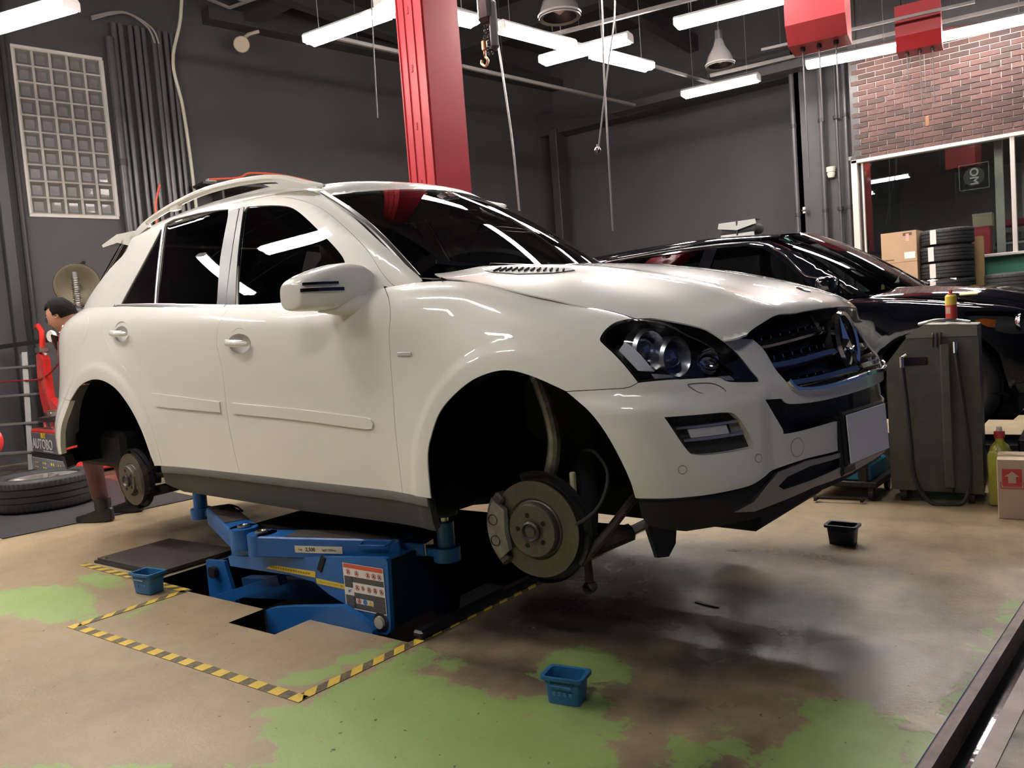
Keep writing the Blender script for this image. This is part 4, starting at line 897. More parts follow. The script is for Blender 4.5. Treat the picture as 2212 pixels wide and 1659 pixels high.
# bumper arm / bonnet shut trough (dark gap under the bonnet lip)
MB().box((.56, 0, 1.01), (.16, .90, .07)).build('lock_panel', MATT, car)
# ---- grille
gout = chain([(0, 8.6), (1.2, 8.5), (2.2, 8.3), (2.47, 7.6), (2.5, 7.0)], crom([(2.46, 6.9), (2.40, 6.2), (2.40, 4.5), (2.3, 4.0), (2.0, 3.8), (1.2, 3.8), (0, 3.88)]))
gr = skin(fnoff(wrap, -.06), gout, h=.05, both=True, gap=0, depth=0).build('grille', mat('grille black', (.006, .006, .008), .35), car)
BAR = mat('dark chrome bar', (.30, .31, .34), .10, 1)
for (va, vb, w_) in ((6.72, 6.86, .030), (5.42, 5.60, .027), (4.25, 4.42, .024)):
    b_ = MB(); pts = [(2.32 if va > 5 else 2.2, va-.02), (1.5, va), (.8, (va+vb)/2-.03), (0, (va+vb)/2)]
    stripe(fnoff(wrap, -.022), pts, w_, .014, both=True).build('grille_bar', BAR, gr)
    for k in range(7):
        uu = 2.0-k*.23
        for s_ in (-1, 1):
            if k < 5 or va > 5: 
                p, n_ = surfpt(wrap, uu, va+.55, s_, -.045); MB().box(p, (.04, .007, .016), rot=(0, -.2, 0), bev=.002).build('grille_fin', SATIN if s_ > 0 else BAR, gr)
stripe(fnoff(wrap, .004), [(2.30, 4.30), (2.18, 4.02), (1.7, 3.92), (1.1, 3.92), (.5, 3.975), (0, 4.0)], .016, .010, both=True).build('grille_chrome', CHR, gr)
# round star emblem
EC = Vector((.80, 0, .918)); EX = Vector((1, 0, .18)).normalized()
em = MB(); em.lathe([(.100, -.012), (.107, .004), (.101, .016), (.091, .010), (.091, -.006)], EC, EX, 48, closed=True)
emb = em.build('star_ring', CHR, gr)
MB().cyl(EC-EX*.06, EC-EX*.012, .088, n=32).build('ring_backing', MATT, emb)
st = MB(); ey = Vector((0, 1, 0)); ez = EX.cross(ey); ez = ez if ez.z > 0 else -ez
for k in range(3):
    a = PI/2+k*2*PI/3; tip = EC+(ey*math.cos(a)+ez*math.sin(a))*.094; cN = EC+EX*.016
    for s_ in (-1, 1):
        b = a+s_*PI/3; sh = EC+(ey*math.cos(b)+ez*math.sin(b))*.021
        st.add([cN, tip, sh, EC-EX*.004], [(0, 1, 2), (1, 2, 3)])
st.build('star', CHR, emb)
# ---- lower intake
it = chain([(0, 3.70), (1.7, 3.70), (2.5, 3.86), (3.0, 3.9), (2.6, 3.22), (2.4, 3.08), (1.2, 3.10), (0, 3.12)])
skin(fnoff(wrap, -.05), it, h=.05, both=True, gap=0, depth=0).build('lower_intake', mat('intake mesh', (.008, .008, .012), .5, bump=(150, 1)), car)
# ---- number plate, blanked white, on a black carrier
pl_ = MB(); n_ = Vector((1, -.10, .06)).normalized(); yy = Vector((.10, 1, 0)).normalized(); zz = n_.cross(yy)
Mx = Matrix((yy, zz, n_)).transposed().to_4x4(); Mx.translation = Vector((.885, -.085, .607))
b_ = MB(); b_.X = Mx; b_.box((0, 0, -.012), (.355, .178, .022), bev=.006); b_.box((-.14, -.02, -.05), (.11, .20, .08), bev=.01); b_.X = None
cr = b_.build('plate_carrier', BLK, car)
b_ = MB(); b_.X = Mx; b_.box((0.005, .0, .004), (.335, .160, .003), bev=.001); b_.X = None
b_.build('number_plate', mat('blank white plate', (.95, .95, .95), .5, emit=(1, 1, 1), es=0.0), cr, label='blank white number plate')
# ---- windscreen, cowl, wipers
skin(wshield, [(0, -1), (.965, -1), (.965, 1), (0, 1)], sg=1, h=.05, gap=0, depth=0, grid=(24, 36)).build('windscreen', glassmat('windscreen glass', (.38, .44, .44)), car)
wf = MB(); wf.nrm = []
for q in ([(0, -1), (.045, -1), (.045, 1), (0, 1)], [(.93, -1), (.965, -1), (.965, 1), (.93, 1)], [(.045, -1), (.93, -1), (.93, -.955), (.045, -.955)], [(.045, .955), (.93, .955), (.93, 1), (.045, 1)]):
    skin(fnoff(wshield, -.003), q, sg=1, h=.06, gap=0, depth=0, mb=wf)
wf.build('black_glass_border', GLOSSB, car)
cw = MB(); N_ = 14; vs = []
for i in range(N_+1):
    b = -1+2*i/N_; p = wshield(np.array(.0), np.array(b)); vs += [tuple(p), (p[0]+.10+.03*(1-b*b), p[1]*1.01, p[2]-.01-.006), (p[0]+.13, p[1]*1.01, p[2]-.10)]
cw.add(vs, [(3*i+j, 3*i+3+j, 3*i+4+j, 3*i+1+j) for i in range(N_) for j in range(2)]); cw.build('cowl_panel', MATT, car)
for s_, a0, a1 in ((-1, (.03, .02), (.10, .70)), (1, (.03, .35), (.08, .90))):
    p0 = Vector(wshield(np.array(-.05), np.array(-.1 if s_ < 0 else .45))[:])+Vector((.03, 0, .01)); 
    e0, n0 = surfpt(wshield, .02, .10 if s_ < 0 else -.55, -1, .02); e1, n1 = surfpt(wshield, .09, .62 if s_ < 0 else -.05, -1, .02)
    wp = MB(); wp.tube([e0, e0*.6+e1*.4+Vector((0, 0, .02)), e1], [.010, .008, .006], 6)
    wi = wp.build('wiper', BLK, car)
    b0, _ = surfpt(wshield, .045, .25 if s_ < 0 else -.40, -1, .012); b1, _ = surfpt(wshield, .115, .86 if s_ < 0 else .22, -1, .012)
    MB().bar(b0, b1, .012, .016).build('wiper_blade', BLK, wi)
# ---- roof, spoiler, tailgate, rear screen
ro = [(-1.035, 0), (-1.048, .15), (-1.096, .32), (-1.162, .46), (-1.235, .575), (-1.34, .61), (-2.2, .63), (-2.9, .62), (-3.15, .60)]
Rr = crom(ro, seg=4); bk = crom([(-3.15, .60), (-3.25, .40), (-3.30, .2), (-3.31, 0)], seg=4)
roof_o = chain(Rr, bk, [(p[0], -p[1]) for p in bk[::-1]], [(p[0], -p[1]) for p in Rr[::-1]])
rf = skin(roof, roof_o, sg=-1, h=.02, gap=0, depth=.02).build('roof_skin', PAINT, car)
th = .0
sr = chain(crom([(-1.42, .33), (-1.42, -.33)], seg=2), [(-2.15, -.33), (-2.15, .33)])
skin(fnoff(roof, .002), sr, sg=1, h=.08, gap=0, depth=.004).build('sunroof', GLOSSB, rf)
sp = MB(); N_ = 16; vs = []
for i in range(N_+1):
    o_ = -1+2*i/N_; y_ = o_*.655; q = abs(o_)
    x0 = -2.92-.10*(1-q**4); x1 = -3.62+.22*q**3.2+.08*q; z0 = float(roofz(np.array(x0), np.array(min(.6, abs(y_))))) + .022-.012*q**6; z1 = 1.752-.052*q**3
    xm = (x0+x1)/2; zm = (z0+z1)/2+.022
    vs += [(x0, y_, z0), (xm, y_, zm), (x1, y_, z1), (x1+.01, y_, z1-.016), (xm, y_, zm-.060+.012*q), (x0, y_, z0-.09)]
sp.add(vs, [(6*i+j, 6*i+6+j, 6*i+6+(j+1) % 6, 6*i+(j+1) % 6) for i in range(N_) for j in range(6)]+[tuple(range(6)), tuple(range(6*N_, 6*N_+6))])
sp.build('roof_spoiler', PAINT, car)
def rearglass(a, b):   # a 0..1 up, b -1..1 across, wraps round the corners
    a = np.asarray(a, float); b = np.asarray(b, float); q = np.abs(b)
    xb = -3.72+.24*q**3+.12*q**8; xt = -3.36+.16*q**3+.16*q**8; ob = .76*b; ot = .655*b
    return np.stack([xb+(xt-xb)*a-.02*np.sin(PI*a), ob+(ot-ob)*a, 1.33+(1.705-1.33)*a], -1)
skin(rearglass, [(0, -1), (1, -1), (1, 1), (0, 1)], sg=1, h=.06, gap=0, depth=0, grid=(10, 24)).build('rear_screen', glassmat('privacy glass', (.05, .05, .055)), car)
tg_o = [(17.97, 4.32), (20, 4.32), (20, 9), (17.62, 9), (17.62, 8.22), (17.97, 8.2)]
skin(wrap, tg_o, h=.05, both=True).build('tailgate', PAINT, car)
rbm = skin(wrap, rbump_o, h=.03, both=True, depth=.03).build('rear_bumper', PAINT, car)
rv = [(15.9, 1.9), (20, 1.85), (20, 1.2), (16.6, 1.15), (15.95, 1.4)]
skin(fnoff(wrap, -.01), rv, h=.06, both=True, depth=.05).build('rear_valance', MATT, car)
# ---- inner shell, floor and cabin
UB = mat('underbody black', (.005, .005, .0055), .85)
m = MB(); m.box((-1.45, 0, .405), (1.95, 1.62, .13), bev=.02); m.box((-1.45, 0, .36), (4.1, .70, .14), bev=.02); m.box((-3.45, 0, .46), (.65, 1.5, .22), bev=.03); m.box((.44, 0, .60), (.22, 1.25, .30), bev=.03); m.box((-1.45, .8, .44), (1.9, .06, .12)); m.box((-1.45, -.8, .44), (1.9, .06, .12)); m.build('floor_pan', UB, car)
m = MB(); m.box((.05, 0, .80), (.70, 1.0, .40), bev=.05); m.box((.0, 0, .50), (.5, .6, .3), bev=.05); m.build('engine_block', UB, car)
MB().box((-.52, 0, .84), (.06, 1.66, .72)).build('bulkhead', UB, car)
INT = mat('cabin trim', (.02, .02, .022), .7)
db = MB(); db.box((-.64, 0, 1.12), (.34, 1.48, .16), bev=.05, seg=2); db.build('dashboard', INT, car)
MB().box((-.60, -.30, 1.203), (.16, .30, .004), rot=(0, .05, .1), bev=.001).build('paper_sheet', mat('paper', (.75, .78, .76), .8), car)
for s_ in (-1, 1):
    for xs in (-1.62, -2.52):
        st = empty('seat', (xs, s_*.40, .50), parent=car)
        MB().box((.06, 0, .14), (.50, .50, .16), bev=.05, seg=2).build('cushion', INT, st); MB().box((-.20, 0, .50), (.14, .48, .62), rot=(0, -.25, 0), bev=.05, seg=2).build('backrest', INT, st)
        MB().box((-.31, 0, .88), (.09, .26, .17), rot=(0, -.2, 0), bev=.035, seg=2).build('headrest', INT, st)
sw = MB(); sw.lathe([(.185+.014*math.cos(t), .014*math.sin(t)) for t in np.linspace(0, 2*PI, 9)[:-1]], (-.93, -.40, 1.12), (-.85, 0, .45), 28, closed=True)
sw.cyl((-.93, -.40, 1.12), (-.72, -.40, 1.03), .04, n=12); sw.box((-.93, -.40, 1.12), (.03, .34, .05), rot=(0, .5, 0), bev=.01); sw.build('steering_wheel', INT, car)
MB().box((-.30, 0, 0), (.01, .22, .06), bev=.02).build('rear_mirror', INT, car, loc=(-.62, 0, 1.60))
# headliner and side inner panels keep the cabin dark
ih = skin(fnoff(roof, -.04), [(p[0], p[1]) for p in roof_o], sg=-1, h=.12, gap=.03, depth=0); ih.build('headlining', INT, car)
for sg in (-1, 1):
    MB().box((-1.46, sg*.80, .86), (1.72, .06, .72)).build('door_lining', INT, car)
# ---------------- running gear
DISC = mat('brake disc iron', (.13, .115, .095), .45, .7, noise=(30, .5, (.085, .075, .062))); IRON = mat('rusty iron', (.085, .07, .06), .65, .3, noise=(40, .8, (.05, .035, .028))); ALU = mat('cast aluminium', (.28, .265, .245), .45, .7, noise=(25, .7, (.13, .12, .115)))
def corner(x, sg, z, front):
    ax = Vector((.10*1 if front else .0, sg, -.03)).normalized(); c = Vector((x, sg*.80, z)); r = .170 if front else .150
    e = empty('brake_assembly', tuple(c), parent=car); o = Vector((0, 0, 0))
    d = MB(); d.lathe([(r*.64, .0), (r, .0), (r, -.009)], o, ax, 64); d.lathe([(r, -.019), (r, -.028), (r*.60, -.028)], o, ax, 64); d.lathe([(r*.97, -.009), (r*.97, -.019)], o, ax, 64)
    d.lathe([(r*.64, 0), (r*.60, -.004), (r*.575, .0), (r*.56, .018), (r*.53, .024), (.036, .024)], o, ax, 64)
    for k in range(48):
        t = 2*PI*k/48; a = ax.orthogonal().normalized(); b = ax.cross(a); dd = a*math.cos(t)+b*math.sin(t); d.bar(dd*r*.75-ax*.014, dd*r*.97-ax*.014, .003, .010, up=ax)
    d.build('brake_disc', DISC, e)
    hb = MB(); hb.lathe([(.036, .024), (.036, .036), (.030, .040), (.024, .030), (.018, .030), (.018, .034), (.001, .036)], o, ax, 32); hb.build('wheel_hub', mat('hub iron', (.11, .10, .095), .4, .7), e)
    a = ax.orthogonal().normalized(); b = ax.cross(a); bh = MB()
    for k in range(5):
        t = 2*PI*k/5+.4; p = (a*math.cos(t)+b*math.sin(t))*.056; bh.cyl(p+ax*.0235, p+ax*.0255, .0085, n=14)
    bh.build('bolt_holes', mat('hole black', (.003, .003, .003), .9), e)
    # splash shield
    s = MB(); A = []; 
    for k in range(29):
        t = -1.9+3.9*k/28 if front else -2+4*k/28
        dd = Vector((math.cos(t), 0, math.sin(t)))
        dd = (dd-ax*dd.dot(ax)).normalized(); A += [dd*r*.45-ax*.045, dd*r*1.15-ax*.048, dd*r*1.17-ax*.020]
    s.add(A, [(3*i+j, 3*i+3+j, 3*i+4+j, 3*i+1+j) for i in range(28) for j in range(2)]); s.build('splash_shield', mat('shield black', (.02, .02, .022), .6), e)
    # caliper at the rear of the disc (front axle) or front of the disc (rear axle)
    cd = -1 if front else 1
    cl = MB(); vs = []
    W0, W1 = (.030, -.075) if front else (.022, -.06)
    N_ = 10; span = .62 if front else .5
    for k in range(N_+1):
        t = PI+(-span+2*span*k/N_) if cd < 0 else (-span+2*span*k/N_)
        t += .05; dd = Vector((math.cos(t), 0, math.sin(t))); dd = (dd-ax*dd.dot(ax)).normalized()
        f_ = 1-.25*abs(2*k/N_-1)**3
        vs += [dd*r*(1-.42*f_)+ax*(W0-.012), dd*r*(1-.36*f_)+ax*W0, dd*r*1.06+ax*W0*f_, dd*r*1.15+ax*.012, dd*r*1.15+ax*(-.045), dd*r*1.0+ax*W1, dd*r*.72+ax*W1, dd*r*.72-ax*.034, dd*r*1.04-ax*.034, dd*r*1.04+ax*.006, dd*r*.74+ax*.006]
    n = 11
    cl.add(vs, [(n*i+j, n*i+n+j, n*i+n+(j+1) % n, n*i+(j+1) % n) for i in range(N_) for j in range(n)]+[tuple(range(n)), tuple(range(n*N_, n*N_+n))])
    co = cl.build('brake_caliper', ALU if front else IRON, e, smooth=30)
    if front:
        for k in (-1, 1):
            t = PI+k*.24+.05; dd = Vector((math.cos(t), 0, math.sin(t))); dd = (dd-ax*dd.dot(ax)).normalized()
            MB().lathe([(.019, .001), (.017, .0), (.015, -.006), (.001, -.007)], dd*r*.93+ax*(W0+.001), ax, 20).build('piston_recess', mat('hole black'), co)
        for k in (-1, 1):
            t = PI+k*.66+.05; dd = Vector((math.cos(t), 0, math.sin(t))); MB().box(dd*r*1.0+ax*.004, (.045, .055, .04), rot=(0, -t, 0), bev=.008).build('caliper_bracket', IRON, co)
        MB().tube([Vector((-.20, sg*-.01, .07)), Vector((-.215, sg*.0, 0)), Vector((-.20, sg*-.01, -.07))], .004, 6).build('brake_pipe', IRON, co)
    else:
        for k in range(3): MB().cyl((.10, -sg*.02, .05-.05*k), (.17, -sg*.02, .06-.05*k), .012, n=8).build('caliper_pin', IRON, co)
    # knuckle, arms, spring strut
    kn = MB()
    if front:
        kn.box((0.0, -sg*.075, -.0), (.10, .07, .20), bev=.02); kn.cyl((0, -sg*.05, 0), (0, -sg*.14, 0), .05, n=16); kn.build('knuckle', IRON, e)
        # swan-neck upper link, pale grey
        MB().tube(crom([(-.02, -sg*.10, .12), (.02, -sg*.09, .20), (.055, -sg*.07, .30), (.045, -sg*.06, .41), (.02, -sg*.06, .48), (.005, -sg*.065, .515)], seg=4), [.024]*21, 10).build('swan_neck', ALU, e)
        MB().cyl((.0, -sg*.065, .505), (.0, -sg*.065, .555), .022, .03, n=16).build('ball_joint', ALU, e)
        MB().bar((-.05, -sg*.07, .565), (.13, -sg*.22, .60), .035, .03, bev=.008).build('upper_arm', IRON, e)
        MB().tube([(.10, -sg*.17, -.06), (.10, -sg*.20, .30), (.10, -sg*.24, .62)], [.035, .048, .05], 16).build('spring_strut', UB, e)
        MB().tube([(-.01, -sg*.09, -.17), (.06, -sg*.28, -.13), (.12, -sg*.42, -.10)], [.03, .03, .035], 8).build('lower_arm', IRON, e)
        MB().tube([(.14, -sg*.06, -.12), (.22, -sg*.10, -.02), (.27, -sg*.20, .08), (.28, -sg*.3, .12)], .016, 8).build('stabiliser_bar', IRON, e)
        MB().tube(crom([(.05, -sg*.06, .02), (.16, -sg*.02, .03), (.25, -sg*.03, .10), (.27, -sg*.06, .20), (.20, -sg*.10, .26), (.12, -sg*.14, .26)], seg=4), .0065, 6).build('brake_hose', RUB, e)
        MB().box((.10, -sg*.10, .15), (.018, .018, .075), bev=.003).build('sensor_lead', mat('pale tag', (.6, .55, .35), .6), e)
        MB().tube([(.13, -sg*.12, -.20), (.12, -sg*.13, -.08)], [.016, .012], 8).build('link_rod', IRON, e)
        MB().lathe([(.02, -.018), (.024, 0), (.02, .018)], (.13, -sg*.12, -.22), (0, sg, 0), 12).build('link_joint', IRON, e)
    else:
        kn.box((0, -sg*.08, 0), (.10, .08, .16), bev=.02); kn.cyl((0, -sg*.04, 0), (0, -sg*.14, 0), .05, n=16); kn.build('knuckle', IRON, e)
        MB().tube([(0.02, -sg*.09, -.09), (.08, -sg*.35, -.07), (.1, -sg*.5, -.06)], [.03, .03, .03], 8).build('lower_arm', IRON, e)
        MB().tube([(.05, -sg*.09, .02), (.35, -sg*.22, .01), (.55, -sg*.28, .03)], [.022, .02, .02], 8).build('trailing_link', IRON, e)
        MB().tube([(-.02, -sg*.15, -.05), (-.02, -sg*.2, .45)], [.03, .045], 12).build('spring_strut', UB, e)
    return e
for sg in (-1, 1):
    corner(-.012, sg, .347, True); corner(-2.94, sg, .315, False)
m = MB(); m.tube([(-2.8, -.25, .30), (-1.0, -.28, .30), (-.3, -.28, .36)], .035, 10); m.build('exhaust_pipe', IRON, car)
m = MB(); m.box((-2.35, -.55, .36), (.6, .35, .16), bev=.05); m.build('exhaust_silencer', UB, car)

# ================================================================== scissor lift
BLU = mat('lift blue', (.012, .115, .36), .38, noise=(7, .35, (.010, .085, .27), 5)); BLUD = mat('lift blue worn', (.015, .10, .30), .45, noise=(10, .6, (.02, .04, .08), 6)); BRN = mat('brown anti-slip', (.055, .040, .034), .75, bump=(120, .5)); STL = mat('zinc steel', (.55, .54, .50), .3, 1); DRT = mat('greasy black', (.012, .011, .012), .5)
lift = thing('car_lift', 'blue pad-arm car lift under the white car, rising from the recess in the floor', 'lift')
def xz(y0, y1): return lambda a, b, t: (a, y0+(y1-y0)*t, b)
# near side link plate
m = MB(); m.prism([(-3.30, .195), (-3.29, .150), (-2.85, .160), (-2.70, .150), (-2.616, .109), (-2.50, .075), (-2.428, .048), (-2.37, .01), (-2.333, -.012), (-2.29, -.012), (-2.268, .004), (-2.262, .03), (-2.250, .285), (-2.256, .296), (-2.27, .300)], xz(2.16, 2.182), 0, 1); lp = m.build('link_plate', BLU, lift, smooth=20)
m = MB(); m.box((-2.256, 2.52, .155), (.012, .68, .27)); m.build('cross_plate', mat('shaded dark blue', (.006, .010, .022), .8, spec=.15), lift)  # lift blue painted near black for the shade under the car
MB().prism([(-3.30, .195), (-3.29, .150), (-2.70, .150), (-2.50, .075), (-2.333, -.012), (-2.262, .03), (-2.250, .285)], xz(2.86, 2.88), 0, 1).build('link_plate', BLUD, lift)
MB().lathe([(.001, .012), (.024, .011), (.026, 0)], (-2.313, 2.154, .038), (0, -1, 0), 20).build('pivot_pin', mat('worn pin face', (.38, .36, .31), .5), lp); MB().lathe([(.026, .004), (.038, .003), (.040, 0)], (-2.313, 2.158, .038), (0, -1, 0), 24).build('pin_collar', DRT, lp)
for (x, z, a) in ((-2.640, .235, .3),): MB().box((x, 2.158, z), (.030, .006, .075), rot=(0, .5, 0), bev=.002).build('plate_slot', mat('hole black', (.003, .003, .003), .9), lp)
YEL = mat('yellow label', (.62, .47, .05), .6)
m = MB(); m.prism([(-3.021, .172), (-2.969, .192), (-2.683, .196), (-2.687, .170)], xz(2.158, 2.16), 0, 1); m.prism([(-2.683, .168), (-2.497, .164), (-2.503, .143), (-2.681, .146)], xz(2.158, 2.16), 0, 1); yl = m.build('yellow_label', YEL, lp)
m = MB()
for k in range(16): m.box((-2.98+k*.017, 2.1575, .183), (.010, .001, .008))
m.box((-2.60, 2.1575, .156), (.12, .001, .0015)); m.prism([(-2.53, .160), (-2.53, .151), (-2.515, .1555)], xz(2.157, 2.1578), 0, 1); m.build('label_print', mat('faded print', (.30, .22, .03), .7), lp)
# warning panel: flat print
wp = empty('warning_label', (0, 0, 0)); wp.parent = lift
x0, x1, zt, zb = -2.508, -2.276, .256, .068; W_, H2 = x1-x0, zt-zb
def lab(u0, v0, u1, v1, m, lvl=1, nm='label_patch', mb=None):
    (mb or _M.setdefault(m.name, (MB(), m, lvl))[0]).box((x0+W_*(u0+u1)/2, 2.158-.0004*lvl, zt-H2*(v0+v1)/2), (W_*(u1-u0), .0006, H2*(v1-v0)))
_M = {}
WH = mat('label white', (.72, .70, .66), .5); RD = mat('label red', (.62, .10, .04), .5); BKL = mat('label black', (.035, .035, .035), .5); GY = mat('label small print', (.16, .155, .15), .6); RG = mat('label ring red', (.55, .08, .06), .5); BL2 = mat('label blue', (.05, .18, .55), .5); YL2 = mat('label yellow', (.70, .55, .05), .5)
lab(0, 0, 1, 1, WH, 1); lab(.015, .01, .985, .10, RD, 2)
for a in ((.02, .28, .985, .40), (.02, .40, .22, .53), (.24, .62, .985, .74), (.02, .70, .24, .86), (.02, .86, .985, .975), (.70, .74, .985, .86), (.24, .74, .27, .86)): lab(*a, BKL, 2)
rr_ = random.Random(3)
for (ua, va, ub, vb) in ((.03, .29, .20, .52), (.24, .29, .97, .39), (.25, .63, .97, .73), (.03, .71, .23, .96), (.28, .87, .97, .96), (.71, .75, .97, .86)):
    v = va
    while v < vb-.01:
        u = ua
        while u < ub-.02:
            l = rr_.uniform(.02, .07); lab(u, v, min(u+l, ub), v+.010, GY, 3); u += l+.012
        v += .022
for t_ in ('WARNING',): 
    mt = MB(); mt.text('DANGER', .013, Matrix(((1, 0, 0, x0+W_*.2), (0, 0, 1, 2.1565), (0, 1, 0, zt-H2*.055), (0, 0, 0, 1))), bold=.0004)
def disc(u, v, r, ring=True, inner=None):
    c = (x0+W_*u, 2.1568, zt-H2*v); q = _M.setdefault('ring', (MB(), RG, 3))[0]
    if ring: q.lathe([(r, 0), (r*.78, .0003)], c, (0, -1, 0), 18); q.bar((c[0]-r*.6, c[1], c[2]+r*.6), (c[0]+r*.6, c[1], c[2]-r*.6), .0006, r*.22, up=(0, 0, 1))
    g_ = _M.setdefault('gl', (MB(), BKL, 3))[0]; g_.box((c[0]-.001, c[1]+.0004, c[2]), (r*.5, .0006, r*1.1), rot=(0, .5, 0)); g_.box((c[0]+r*.25, c[1]+.0004, c[2]-r*.2), (r*.7, .0006, r*.3), rot=(0, .2, 0))
for u in (.13, .34, .62, .76, .90): disc(u, .20 if u > .2 else .19, .012)
for u in (.33, .62, .77, .92): disc(u, .51, .0115)
disc(.47, .50, .010); disc(.35, .80, .011)
c = (x0+W_*.50, 2.1568, zt-H2*.80); _M.setdefault('bl', (MB(), BL2, 3))[0].lathe([(.001, .0003), (.0115, .0003)], c, (0, -1, 0), 20); _M['bl'][0].lathe([(.001, .0003), (.006, .0003)], (x0+W_*.12, 2.1568, zt-H2*.61), (0, -1, 0), 16); _M['bl'][0].bar((x0+W_*.12, 2.1566, zt-H2*.60), (x0+W_*.18, 2.1566, zt-H2*.57), .0005, .003)
c = (x0+W_*.63, zt-H2*.80); _M.setdefault('ye', (MB(), YL2, 3))[0].prism([(c[0]-.012, c[1]-.010), (c[0]+.012, c[1]-.010), (c[0], c[1]+.011)], xz(2.1565, 2.157), 0, 1)
for nm, (mb_, m_, l_) in _M.items(): mb_.build('label_patch', m_, wp)
# swing arms
def arm(a, b, w, zt, h, nm='swing_arm', m=BLU):
    a = Vector(a); b = Vector(b); mb = MB(); mb.bar((a.x, a.y, zt-h/2), (b.x, b.y, zt-h/2), w, h, bev=.006); mb.cyl((a.x, a.y, zt-h), (a.x, a.y, zt), w*.52, n=28); return mb.build(nm, m, lift)
def armset(P, E, pad, top, zt, rot_lab=False):
    P = Vector(P); E = Vector(E); pad = Vector(pad); d = (E-P).normalized(); n = Vector((-d.y, d.x))
    a = arm(P, E, .125, zt, .092)
    mb = MB(); mb.bar((P.x+d.x*.16, P.y+d.y*.16, zt+.001), (E.x-d.x*.04, E.y-d.y*.04, zt+.001), .112, .004); mb.build('grip_pad', BRN, a)
    mb = MB(); mb.lathe([(.014, .0), (.030, .002), (.030, .010), (.020, .012), (.016, .004)], (P.x, P.y, zt), (0, 0, 1), 24); mb.build('pivot_nut', STL, a)
    mb = MB(); e2 = E+d*.10; mb.bar((E.x-d.x*.1, E.y-d.y*.1, zt-.045), (e2.x, e2.y, zt-.045), .085, .055, bev=.004); ex = mb.build('arm_extension', BLU, lift)
    mb = MB(); mb.bar((e2.x-.01*d.x, e2.y-.01*d.y, zt-.045), (e2.x+.004*d.x, e2.y+.004*d.y, zt-.045), .075, .050); mb.build('extension_end', STL, ex)
    mb = MB(); mb.bar((e2.x, e2.y, zt-.055), (pad.x, pad.y, zt-.055), .06, .035, bev=.004); mb.cyl((pad.x, pad.y, zt-.085), (pad.x, pad.y, zt-.03), .055, n=24); mb.build('pad_carrier', BLU, ex)
    mb = MB(); mb.cyl((pad.x, pad.y, zt-.03), (pad.x, pad.y, top-.05), .036, n=20); mb.build('pad_sleeve', BLU, ex)
    mb = MB(); mb.cyl((pad.x, pad.y, top-.06), (pad.x, pad.y, top-.02), .016, n=12); mb.build('screw', STL, ex)
    mb = MB(); mb.cyl((pad.x, pad.y, top-.022), (pad.x, pad.y, top), .055, n=20); mb.build('lift_pad', RUB, ex)
    mb = MB(); hd_ = E-d*.10-n*.07; mb.tube([(hd_.x-d.x*.07+n.x*.01, hd_.y-d.y*.07+n.y*.01, zt-.01), (hd_.x-d.x*.07-n.x*.02, hd_.y-d.y*.07-n.y*.02, zt-.02), (hd_.x+d.x*.05-n.x*.02, hd_.y+d.y*.05-n.y*.02, zt-.018), (hd_.x+d.x*.07+n.x*.01, hd_.y+d.y*.07+n.y*.01, zt-.004)], .005, 6); mb.build('arm_handle', BLU, a)
    return a
af = armset((-3.01, 2.15), (-2.32, 2.345), (-2.125, 2.37), .455, .335)
ar = armset((-3.20, 2.19), (-3.80, 2.46), (-3.98, 2.47), .475, .335)
# capacity label on the front arm, flat print
d = Vector((-2.32+3.01, 2.345-2.15, 0)).normalized(); n = Vector((d.y, -d.x, 0)); c = Vector((-3.01, 2.15, 0))+d*.33+n*.0635; c.z = .286
Mx = Matrix((d, Vector((0, 0, 1)), n)).transposed().to_4x4(); Mx.translation = c
m = MB(); m.X = Mx; m.box((0, 0, .0006), (.235, .030, .001)); m.X = None; cl = m.build('capacity_label', mat('cream label', (.62, .58, .44), .6), af)
m = MB(); m.text('Cap', .013, Mx @ Matrix.Translation((-.090, -.001, .0014)), ext=.0003); m.text('2,500', .022, Mx @ Matrix.Translation((-.040, -.001, .0014)), ext=.0003, bold=.0006); m.text('kgs(5,500lbs)', .013, Mx @ Matrix.Translation((.052, -.001, .0014)), ext=.0003); m.build('label_text', mat('black print', (.03, .03, .03), .6), af)
# pivot block between the arms and the table
m = MB(); m.box((-3.02, 2.30, .20), (.55, .26, .09), bev=.01); m.build('pivot_block', BLU, lift)
m = MB(); m.box((-2.86, 2.62, .255), (1.15, .60, .05), bev=.006); m.build('lift_table', BRN, lift)
# inner links, tubes, base
m = MB(); m.prism([(-3.0, -.004), (-3.0, -.30), (-2.33, -.30), (-2.33, .01), (-2.352, .030), (-2.428, .062), (-2.501, .085), (-2.825, .035), (-2.957, .010)], xz(2.124, 2.155), 0, 1); m.build('inner_link', BLU, lift, smooth=20)
m = MB(); m.bar((-3.62, 2.28, -.10), (-3.10, 2.30, .07), .05, .05); m.build('brace_tube', BLU, lift)
m = MB(); m.prism([(-3.76, .08), (-3.76, -.2), (-3.50, -.2), (-3.60, .09)], xz(2.33, 2.35), 0, 1); m.build('base_plate', BLU, lift, smooth=20)
m = MB(); m.bar((-3.55, 2.42, -.06), (-2.45, 2.42, .06), .06, .10); m.bar((-3.3, 2.7, .1), (-2.4, 2.7, -.1), .06, .10); m.build('inner_link', BLUD, lift)
m = MB(); m.box((-3.0, 2.6, -.33), (1.5, .8, .10)); m.build('base_frame', DRT, lift)
MB().cyl((-3.675, 2.325, .03), (-3.675, 2.30, .03), .03, n=16).build('pivot_boss', DRT, lift)
